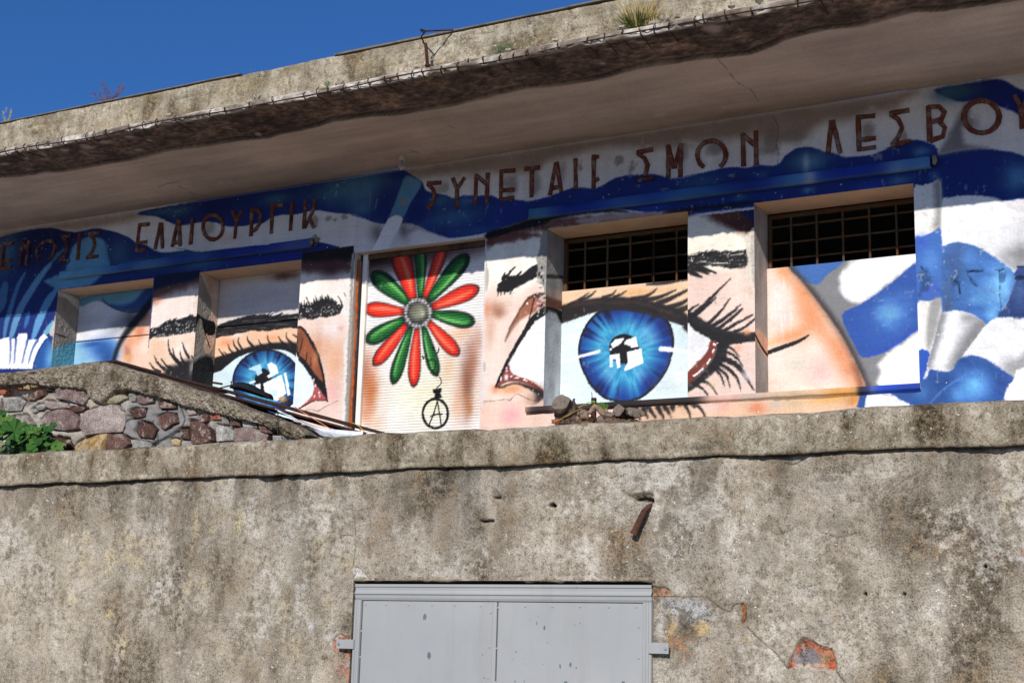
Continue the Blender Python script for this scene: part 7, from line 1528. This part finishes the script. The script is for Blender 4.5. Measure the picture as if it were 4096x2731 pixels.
for k in range(70):
    x, y = 20 + 1950 * rng.random(), 1105 + 420 * rng.random()
    if y < np.interp(x, BOTE[:, 0], BOTE[:, 1]) + 22 or any(min(q[0] for q in p_) - 14 < x < max(q[0] for q in p_) + 14 and min(q[1] for q in p_) - 12 < y < max(q[1] for q in p_) + 12 for _, p_ in STN): continue
    a_ = rng.random() * 6; r_ = 14 + 22 * rng.random()
    STN.append(('gvrdogmg'[k % 8], [(x + r_ * (.8 + .5 * rng.random()) * math.cos(a_ + t_), y + r_ * .7 * (.8 + .4 * rng.random()) * math.sin(a_ + t_)) for t_ in (0, 1.1, 2.1, 3.2, 4.2, 5.2)]))
Xr, Zr = np.meshgrid(rx, rz)
pk = np.zeros_like(rc.al)
for kind, pts in STN:
    cx0, cy0 = np.mean([q[0] for q in pts]), np.mean([q[1] for q in pts])
    g_ = 9.0
    big_ = [(x + g_ * np.sign(x - cx0) * min(1, abs(x - cx0) / 20), y + g_ * .9 * np.sign(y - cy0) * min(1, abs(y - cy0) / 15)) for x, y in pts]
    sl_, m_ = rc.poly(px('D', big_), .007, False, .04); pk[sl_] = np.maximum(pk[sl_], m_)
bx = bt[:, 0]; o_ = np.argsort(bx); cut = np.interp((rx[:-1] + rx[1:]) / 2, bx[o_], bt[o_, 2]) + .03
kp = ((rz[:-1] + rz[1:]) / 2)[:, None] < cut[None, :]
link('mortar', grid_mesh('mortar', rx, rz, np.stack([Xr, YR + (fbm(rx, rz, 7, 4, 211) - .5) * .05 + (fbm(rx, rz, 40, 3, 212) - .5) * .022 - .012 + pk * .045, Zr], -1), kp, rc.lin()), rub, [MAT['rough']])
for kind, pts in STN:
    q = np.array([D_(x, y, YR)[:] for x, y in pts])[:, [0, 2]]
    q = np.concatenate([[a, a * .55 + b * .45] for a, b in zip(q, np.roll(q, -1, 0))]); cen = q.mean(0); rr_ = np.abs(q - cen).mean(); n = len(q); v, f = [], []
    q = q + rng.normal(0, rr_ * .05, q.shape); d = min(.034, .2 * rr_ + .008); tilt = rng.normal(0, .12, 2)
    for sc, dy in ((1.02, .08), (1.0, -.004), (.93, -d * .8), (.66, -d), (.30, -d * 1.04)):
        for a in q:
            p_ = cen + (a - cen) * sc; jit = rng.normal(0, d * .06) if sc < 1 else 0
            v.append((p_[0], YR + dy + jit + (tilt @ (p_ - cen)) * (1 if sc < 1 else 0), p_[1]))
    v.append((cen[0], YR - d * 1.05, cen[1]))
    for i in range(4):
        for k in range(n): f.append((i * n + k, i * n + (k + 1) % n, (i + 1) * n + (k + 1) % n, (i + 1) * n + k))
    f += [(4 * n + k, 4 * n + (k + 1) % n, 5 * n) for k in range(n)]
    link('stone', pymesh('stone', v, f), rub, [SM[kind]])

# ------------------------------------------------------------------ rusty lean-to sheets on that wall
MAT['rustsheet'] = simple('rusty_sheet_metal', [(30, 20, 17), (60, 36, 26), (44, 29, 24), (92, 66, 52)], 14, rough=.9, bump=.4, bd=.006)
sh = thing('rusty_sheet_roof', 'rusty metal sheets sloping down behind the rubble wall towards the shutter', 'roof', (-7.5, 8.2, TERR))
pa, pb, pc, pd_ = D_(560, 935, 7.78), D_(790, 912, 7.78), W('E', 150, 1378, 7.78), D_(1450, 1070, 7.78)
def slab(m, a, b, y1, th):
    v = []
    for q in (a, b):
        v += [(q.x, q.y, q.z), (q.x, y1, q.z + .01), (q.x, y1, q.z + .01 + th), (q.x, q.y, q.z + th)]
    m.add(v, [(0, 4, 5, 1), (1, 5, 6, 2), (2, 6, 7, 3), (3, 7, 4, 0), (0, 1, 2, 3), (7, 6, 5, 4)])
m = MB(); dn = Vector((0, 0, -.012)); slab(m, pb + dn, pc + dn, 9.2, .004); m.build('sheet', MAT['rustsheet'], sh)
m = MB(); slab(m, pa + dn, pb + dn, 9.2, .004); m.build('sheet', MAT['rustsheet'], sh)
def rail(a, b, w, h, n=60):
    us = np.linspace(0, 1, n); pr = np.array([(w, -h), (0, -h), (-.003, -h * .5), (0, 0), (.002, .004), (w, .004)])
    j = fbm(us * 3, np.array([0., 1.]), (8, 1), 3, int(abs(a[0]) * 999))[0]
    P_ = np.array([[tuple(Vector(a).lerp(Vector(b), t) + Vector((0, p_[0], p_[1] + (j[i] - .5) * .006))) for i, t in enumerate(us)] for p_ in pr])
    return grid_mesh('edge_rail', us, np.arange(6.), P_)
link('edge_rail', rail(pb, pc, .03, .014), sh, [MAT['rustsheet']]); link('edge_rail', rail(pa, pb, .03, .012), sh, [MAT['rustsheet']])
qa, qb = D_(800, 942, 7.72), D_(2496, 1408, 7.72)
link('edge_rail', rail(qa, qb, .05, .012), sh, [MAT['rustsheet']])
m = MB(); slab(m, D_(830, 975, 7.75), D_(2440, 1425, 7.75), 9.0, .004); m.build('lower_sheet', MAT['rustsheet'], sh)
k0, k1 = D_(1450, 1098, 7.69), D_(1592, 1084, 7.69)
m = MB(); m.tube([k0, D_(1500, 1106, 7.69), k1, D_(1592, 1056, 7.69)], .0065, 4); m.tube([D_(1465, 1065, 7.70), D_(1530, 1075, 7.70)], .008, 4); m.build('angle_clip', MAT['rustsheet'], sh)
# black cloth, stone, plastic, cords lying on it
def drape(name, pts_top, pts_bot, Y, mat, parent, bulge, seed, nu=40, nv=10):
    us, vs = np.linspace(0, 1, nu), np.linspace(0, 1, nv)
    t_ = np.array([D_(x, y, Y)[:] for x, y in pts_top]); b_ = np.array([D_(x, y, Y)[:] for x, y in pts_bot])
    f_ = lambda a: np.stack([np.interp(us, np.linspace(0, 1, len(a)), a[:, k]) for k in range(3)], -1)
    T, B = f_(spline(t_, False, 4)), f_(spline(b_, False, 4)); n_ = fbm(us * 2, vs, (4, 5), 4, seed)
    P_ = B[None] + (T - B)[None] * vs[:, None, None]
    P_[..., 1] -= bulge * np.sin(vs * 3.14)[:, None] * (.6 + .8 * n_) * np.sin(np.clip(us, .02, .98) * 3.14)[None] ** .5; P_[..., 2] += (n_ - .5) * .02 * np.sin(vs * 3.14)[:, None]
    back = P_[::-1].copy(); back[..., 1] += .03 + bulge * .6
    PP = np.concatenate([P_, back]); return link(name, grid_mesh(name, us, np.arange(2. * nv), PP), parent, [mat])
MAT['black_cloth'] = simple('black_cloth', [(16, 16, 19), (30, 30, 34)], 12, rough=.8, bump=.3, bd=.01, fine=40)
o = drape('black_cloth', [(1585, 1098), (1605, 1075), (1640, 1062), (1690, 1066), (1740, 1092), (1790, 1120), (1835, 1140), (1848, 1172)], [(1585, 1105), (1630, 1112), (1680, 1128), (1720, 1140), (1760, 1152), (1800, 1166), (1830, 1172), (1848, 1178)], 7.84, MAT['black_cloth'], None, .05, 221)
tag(o, 'black crumpled cloth lying on the rusty sheets', 'cloth')
me = bpy.data.meshes.new('stone_lump'); bm = bmesh.new(); bmesh.ops.create_icosphere(bm, subdivisions=2, radius=.036)
for v in bm.verts: v.co *= .82 + .3 * mnoise.noise(v.co * 40) + .1 * random.random(); v.co.z *= .8
bm.to_mesh(me); bm.free(); o = link('loose_rock', me, None, [SM['t']]); o.location = D_(1952, 1186, 7.86); tag(o, 'small tan rock weighing down the rusty sheets', 'rock')
t = NT('white_plastic'); t.col(t.ramp(t.noise(14, 6, .6), [(.3, (196, 200, 206)), (.7, (236, 238, 240))])); MAT['plastic'] = t.done(.45, .4, 0, [(t.noise(18, 4, .6), .8, .02)])
o = drape('plastic_sheet', [(1895, 1244), (1930, 1262), (1960, 1276), (1990, 1290), (2080, 1335), (2200, 1376), (2360, 1392), (2500, 1404)], [(1895, 1250), (1925, 1268), (1955, 1284), (1985, 1300), (2075, 1345), (2150, 1382), (2240, 1436), (2500, 1450)], 7.64, MAT['plastic'], None, .02, 222, 70)
tag(o, 'white plastic sheet hanging from the low end of the rusty sheets', 'plastic sheet')
MAT['cord_o'] = simple('orange_cord', [(196, 120, 80), (214, 140, 100)], 20); MAT['cord_y'] = simple('yellow_cord', [(176, 140, 40), (206, 172, 70)], 20); MAT['cord_g'] = simple('green_cord', [(150, 190, 70), (176, 214, 96)], 20); MAT['wire'] = simple('thin_wire', [(40, 40, 42), (66, 64, 62)], 20)
def cord(name, label, pts, r, mat, cat='cord'):
    m = MB(); m.tube([Vector(p_) for p_ in spline(np.array([q[:] for q in pts]), False, 5)], r, 5); return tag(m.build(name, mat, None, True), label, cat)
cord('cord', 'thin orange cord stretched below the low end of the rusty sheets', [D_(2030, 1232, 7.7), D_(2120, 1290, 7.7), D_(2290, 1392, 7.7)], .0028, MAT['cord_o'])
cord('cord', 'thin yellow cord at the tip of the rusty sheets by the shutter', [W('E', 70, 1340, 7.76), W('E', 120, 1365, 7.74), W('E', 180, 1425, 7.72)], .0028, MAT['cord_y'])
cord('cord', 'dark knotted wire hanging over the low end of the rubble wall', [D_(1905, 1250, 7.60), D_(1915, 1300, 7.545), D_(1905, 1350, 7.53), D_(1915, 1420, 7.53)], .0035, MAT['wire'], 'wire')

# ------------------------------------------------------------------ mallow plant
MAT['mallow'] = leafmat('mallow_leaf', [(28, 60, 20), (50, 92, 32), (74, 116, 44)]); MAT['mallow_stem'] = leafmat('mallow_stem', [(70, 96, 44), (90, 116, 60)])
def leaf_mesh(seed):
    r = random.Random(seed); n = 28; v = [(0, 0, 0)]; lob = 7
    for k in range(n):
        a = -2.75 + 5.5 * k / (n - 1); rr = 1 - .10 * (abs(math.cos(a * lob / 2.0)) < .4) - .05 * (k % 2) + r.uniform(-.03, .03)
        v.append((math.sin(a) * rr, -math.cos(a) * rr * .95 * -1, .10 * (1 if k % 4 < 2 else -1) * rr + .16 * rr * rr))
    me = pymesh('leaf', v, [(0, k + 1, k + 2) for k in range(n - 1)], False); me.materials.append(leafmat('mallow_leaf', [[(24, 52, 18), (42, 80, 28), (60, 100, 38)], [(34, 66, 22), (58, 100, 36), (84, 124, 52)], [(28, 58, 20), (48, 88, 30), (70, 108, 40)], [(44, 70, 26), (76, 108, 42), (104, 130, 58)]][seed % 4])); return me
LM = [leaf_mesh(k) for k in range(4)]
pc0 = D_(130, 1545, 7.34)
mal = thing('mallow_plant', 'green mallow plant with round lobed leaves in front of the rubble wall', 'plant', pc0)
LP = [(330, 1400, 46), (205, 1440, 52), (100, 1402, 60), (25, 1350, 46), (15, 1285, 26), (262, 1500, 46), (165, 1500, 46), (55, 1480, 52), (5, 1440, 46), (110, 1540, 44), (220, 1540, 42), (392, 1528, 40), (298, 1455, 40), (30, 1545, 42), (335, 1545, 34), (-40, 1390, 50), (-60, 1480, 50), (-100, 1430, 50), (-30, 1300, 40), (60, 1420, 44), (140, 1450, 40), (355, 1490, 30), (190, 1395, 34), (250, 1410, 40), (70, 1370, 36), (120, 1475, 40), (300, 1520, 36), (410, 1548, 22), (280, 1385, 30), (15, 1410, 40), (-120, 1520, 50), (160, 1560, 40), (80, 1575, 40), (250, 1570, 40)]
st = MB()
for i, (x, y, r) in enumerate(LP):
    p_ = D_(x, y, 7.36 + .10 * random.random() - .04); o = link('leaf', LM[i % 4], mal); k = r / _k * .0016 * 2.0
    o.scale = (k, k, k)
    nrm = Vector((random.uniform(-.5, .6), -.75 + random.uniform(-.3, .2), random.uniform(.35, 1.0))).normalized()
    o.rotation_euler = nrm.to_track_quat('Z', 'Y').to_euler(); o.rotation_euler.rotate_axis('Z', random.uniform(-1, 1)); o.location = p_
    st.tube([pc0 + Vector((random.uniform(-.08, .08), .02, -.05)), pc0.lerp(p_, .6) + Vector((0, .02, .01)), p_], .0016, 4, False)
st.build('stem', MAT['mallow_stem'], mal)

# ------------------------------------------------------------------ firewood on the coping
MAT['bark'] = simple('grey_bark', [(58, 46, 38), (98, 80, 66), (126, 108, 92)], 26, rough=.95, bump=.9, bd=.012, fine=60, stretch=(1, 1, .5)); MAT['cut'] = simple('weathered_cut_wood', [(84, 74, 66), (122, 108, 96), (100, 88, 78)], 40, rough=.95, bump=.7, bd=.006)
MAT['pale_wood'] = simple('pale_dry_wood', [(112, 92, 74), (150, 128, 104), (92, 72, 56)], 22, rough=.9, bump=.7, bd=.008)
def log(name, label, pts, rs, mat=None, seed=0, cut0=True, knob=.16, n=14, squash=1.0):
    pts = [Vector(q) for q in pts]; t_ = thing(name, label, 'firewood', pts[-1])
    P_ = spline(np.array([[*p_, r_] for p_, r_ in zip(pts, rs)]), False, 5); rings = []
    up = Vector((.1, .2, 1)).normalized()
    for i, q in enumerate(P_):
        a = Vector(P_[min(i + 1, len(P_) - 1)][:3]) - Vector(P_[max(i - 1, 0)][:3]); a.normalize(); s1 = a.cross(up).normalized(); s2 = a.cross(s1)
        row = []
        for k in range(n):
            th = k * 2 * math.pi / n; d = s1 * math.cos(th) + s2 * math.sin(th) * squash; nz = mnoise.noise(Vector((math.cos(th) * 1.4 + seed, math.sin(th) * 1.4, i * .35))) * knob * 1.6 + mnoise.noise(Vector((math.cos(th) * 4 + seed, math.sin(th) * 4, i * .8))) * knob * .6
            row.append(Vector(q[:3]) + d * q[3] * (1 + nz))
        rings.append(row)
    m = MB(); v = [q for r_ in rings for q in r_]; f = [(i * n + k, i * n + (k + 1) % n, (i + 1) * n + (k + 1) % n, (i + 1) * n + k) for i in range(len(rings) - 1) for k in range(n)]
    f.append(tuple(range((len(rings) - 1) * n, len(rings) * n)))
    m.add(v, f); m.build('bark', mat or MAT['bark'], t_, True)
    ax = (Vector(P_[0][:3]) - Vector(P_[1][:3])).normalized(); cen = sum(rings[0], Vector()) / n
    v = [cen + ax * .004] + [cen + (q - cen) * .5 + ax * .003 for q in rings[0]] + [cen + (q - cen) * .97 + ax * .001 for q in rings[0]]
    f = [(0, 1 + (k + 1) % n, 1 + k) for k in range(n)] + [(1 + k, 1 + (k + 1) % n, 1 + n + (k + 1) % n, 1 + n + k) for k in range(n)]
    link('cut_face', pymesh('cut_face', v, f), t_, [MAT['cut']])
    return t_
g = lambda x, y, Y: W('G7', x, y, Y)
log('log', 'thick sawn log end leaning towards the door side, largest of the firewood', [g(848, 628, 7.03), g(880, 695, 7.075), g(915, 780, 7.11), g(935, 870, 7.13)], [.050, .056, .063, .070], seed=1.3, knob=.14, n=22)
log('branch_stub', 'knotty stub growing from the largest log', [g(1008, 585, 7.16), g(1000, 640, 7.17), g(1020, 700, 7.20)], [.006, .012, .02], seed=2.2, knob=.3)
log('log', 'gnarled root piece between the largest log and the rusty pipe end', [g(1110, 735, 7.10), g(1120, 790, 7.12), g(1105, 880, 7.16)], [.022, .034, .040], MAT['pale_wood'], seed=3.1, knob=.4)
log('branch', 'pale forked branch lying over the rusty pipe end', [g(1195, 760, 7.05), g(1245, 690, 7.06), g(1290, 690, 7.07), g(1370, 770, 7.10), g(1450, 790, 7.14)], [.012, .014, .013, .015, .016], MAT['pale_wood'], seed=4.5, knob=.35)
log('branch', 'pale twig stump pointing up beside the green weed', [g(1390, 705, 7.10), g(1405, 750, 7.10), g(1425, 810, 7.12)], [.007, .010, .012], MAT['pale_wood'], seed=5.5, knob=.3)
log('log', 'small round sawn log end low in the middle of the firewood', [g(1322, 828, 7.03), g(1370, 830, 7.10), g(1430, 838, 7.2)], [.020, .021, .022], seed=6.1, knob=.1)
log('log', 'brown knobbly chunk right of the small round log end', [g(1440, 770, 7.07), g(1445, 820, 7.10), g(1490, 850, 7.16)], [.020, .032, .030], seed=7.1, knob=.35)
log('log', 'sawn log with an oval end facing the street, second largest of the firewood', [g(1540, 722, 7.04), g(1580, 750, 7.10), g(1640, 790, 7.20)], [.031, .033, .034], seed=8.4, knob=.18, n=18)
log('log', 'flat knotty log with a wire loop, last but one from the door', [g(1735, 745, 7.05), g(1700, 760, 7.12), g(1660, 780, 7.2)], [.040, .036, .034], seed=9.9, knob=.25, n=18, squash=.7)
log('log', 'tiny stick end at the end of the firewood farthest from the door', [g(1832, 765, 7.06), g(1790, 770, 7.12), g(1740, 780, 7.2)], [.014, .016, .018], seed=10.7, knob=.2)
hx = np.linspace(0, 1, 90); hv = np.linspace(0, 1, 12); hn = fbm(hx * 3, hv, (7, 5), 4, 231); hn2 = fbm(hx * 3, hv, (30, 12), 2, 232)
ha, hb = g(735, 900, 7.04), g(1850, 830, 7.04); prof_ = np.sin(np.clip(hv, 0, 1) * 3.14159)
hz_ = .045 * prof_[:, None] * (.35 + 1.1 * hn) * np.sin(np.clip(hx, .01, .99) * 3.14159)[None, :] ** .35 + (hn2 - .5) * .014
P_ = np.stack([np.repeat((ha.x + (hb.x - ha.x) * hx)[None], 12, 0), np.repeat((7.0 + .2 * hv)[:, None], 90, 1), CZ - .012 + hz_], -1)
MAT['litter'] = simple('bark_litter', [(52, 40, 31), (98, 76, 58), (128, 104, 80), (70, 56, 44)], 34, rough=.95, bump=.9, bd=.01, fine=90)
tag(link('bark_litter', grid_mesh('bark_litter', hx, hv, P_, flip=True), None, [MAT['litter']]), 'brown bark litter and soil heaped under the firewood', 'debris')
cp_ = g(1215, 840, 7.03)
pe = thing('clay_pipe', 'rusty round pipe end wedged among the firewood', 'pipe', cp_)
m = MB(); m.tube([cp_, cp_ + Vector((.01, .05, .0)), cp_ + Vector((.02, .14, .0))], .021, 14, False); m.build('tube', MAT['pipe'], pe, True)
m = MB(); m.tube([cp_ + Vector((.0, .0, 0)), cp_ + Vector((.02, .13, .0))], .015, 14, True); 
me = m.mesh('bore'); link('bore', me, pe, [MAT['rust']])
for q, r, lb in (((800, 860), .030, 'orange-brown bark lump at the foot of the largest log'), ((935, 865), .014, 'little rust coloured chip in front of the largest log'), ((870, 870), .016, 'dark bark chip in front of the largest log')):
    me = bpy.data.meshes.new('bark_chip'); bm = bmesh.new(); bmesh.ops.create_icosphere(bm, subdivisions=2, radius=r)
    for v in bm.verts: v.co *= .7 + .5 * random.random(); v.co.z *= .55
    bm.to_mesh(me); bm.free(); o = link('bark_chip', me, None, [SM['b'] if 'dark' not in lb else MAT['bark']]); o.location = g(q[0], q[1], 7.05); tag(o, lb, 'firewood', 'firewood scraps')
po = thing('iron_stake', 'rusty iron stake with a thin wire on top behind the firewood', 'stake', g(1232, 820, 7.24))
m = MB(); a, b = g(1238, 850, 7.24), g(1230, 572, 7.24); m.box(a.x - .0125, a.x + .0125, 7.235, 7.255, a.z - .03, b.z); m.build('stake', MAT['rust'], po)
m = MB(); m.tube([g(1226, 575, 7.245), g(1221, 505, 7.245)], .0022, 5); m.build('wire', MAT['wire'], po)
cord('cord', 'light green cord tied round the iron stake', [g(1058, 690, 7.10), g(1130, 655, 7.12), g(1180, 625, 7.2), g(1225, 612, 7.225), g(1262, 622, 7.23), g(1230, 632, 7.225), g(1140, 660, 7.16), g(1120, 640, 7.14)], .0016, MAT['cord_g'])
cord('cord', 'yellow cord stretched across the largest log', [g(735, 885, 7.02), g(900, 800, 7.0), g(1000, 745, 7.02), g(1100, 700, 7.05)], .0014, MAT['cord_y'])
cord('wire_tangle', 'thin dark wires tangled over the firewood', [g(950, 880, 7.01), g(1000, 830, 7.0), g(1040, 820, 7.01), g(1010, 860, 7.0), g(1060, 840, 7.01), g(1080, 780, 7.02), g(1060, 730, 7.03)], .0018, MAT['wire'], 'wire')
cord('wire_loop', 'small wire loop hanging on the flat knotty log', [g(1700, 790, 7.0), g(1670, 750, 6.99), g(1680, 712, 7.0), g(1698, 740, 6.99), g(1680, 756, 6.99), g(1664, 740, 7.0)], .002, MAT['bolt'], 'wire')
MAT['weed'] = leafmat('bright_weed', [(56, 92, 24), (88, 130, 40), (70, 110, 30)])
shrublet('weed', 'small bright green weed growing among the firewood', g(1350, 740, 7.18), 22, .055, .035, MAT['weed'])
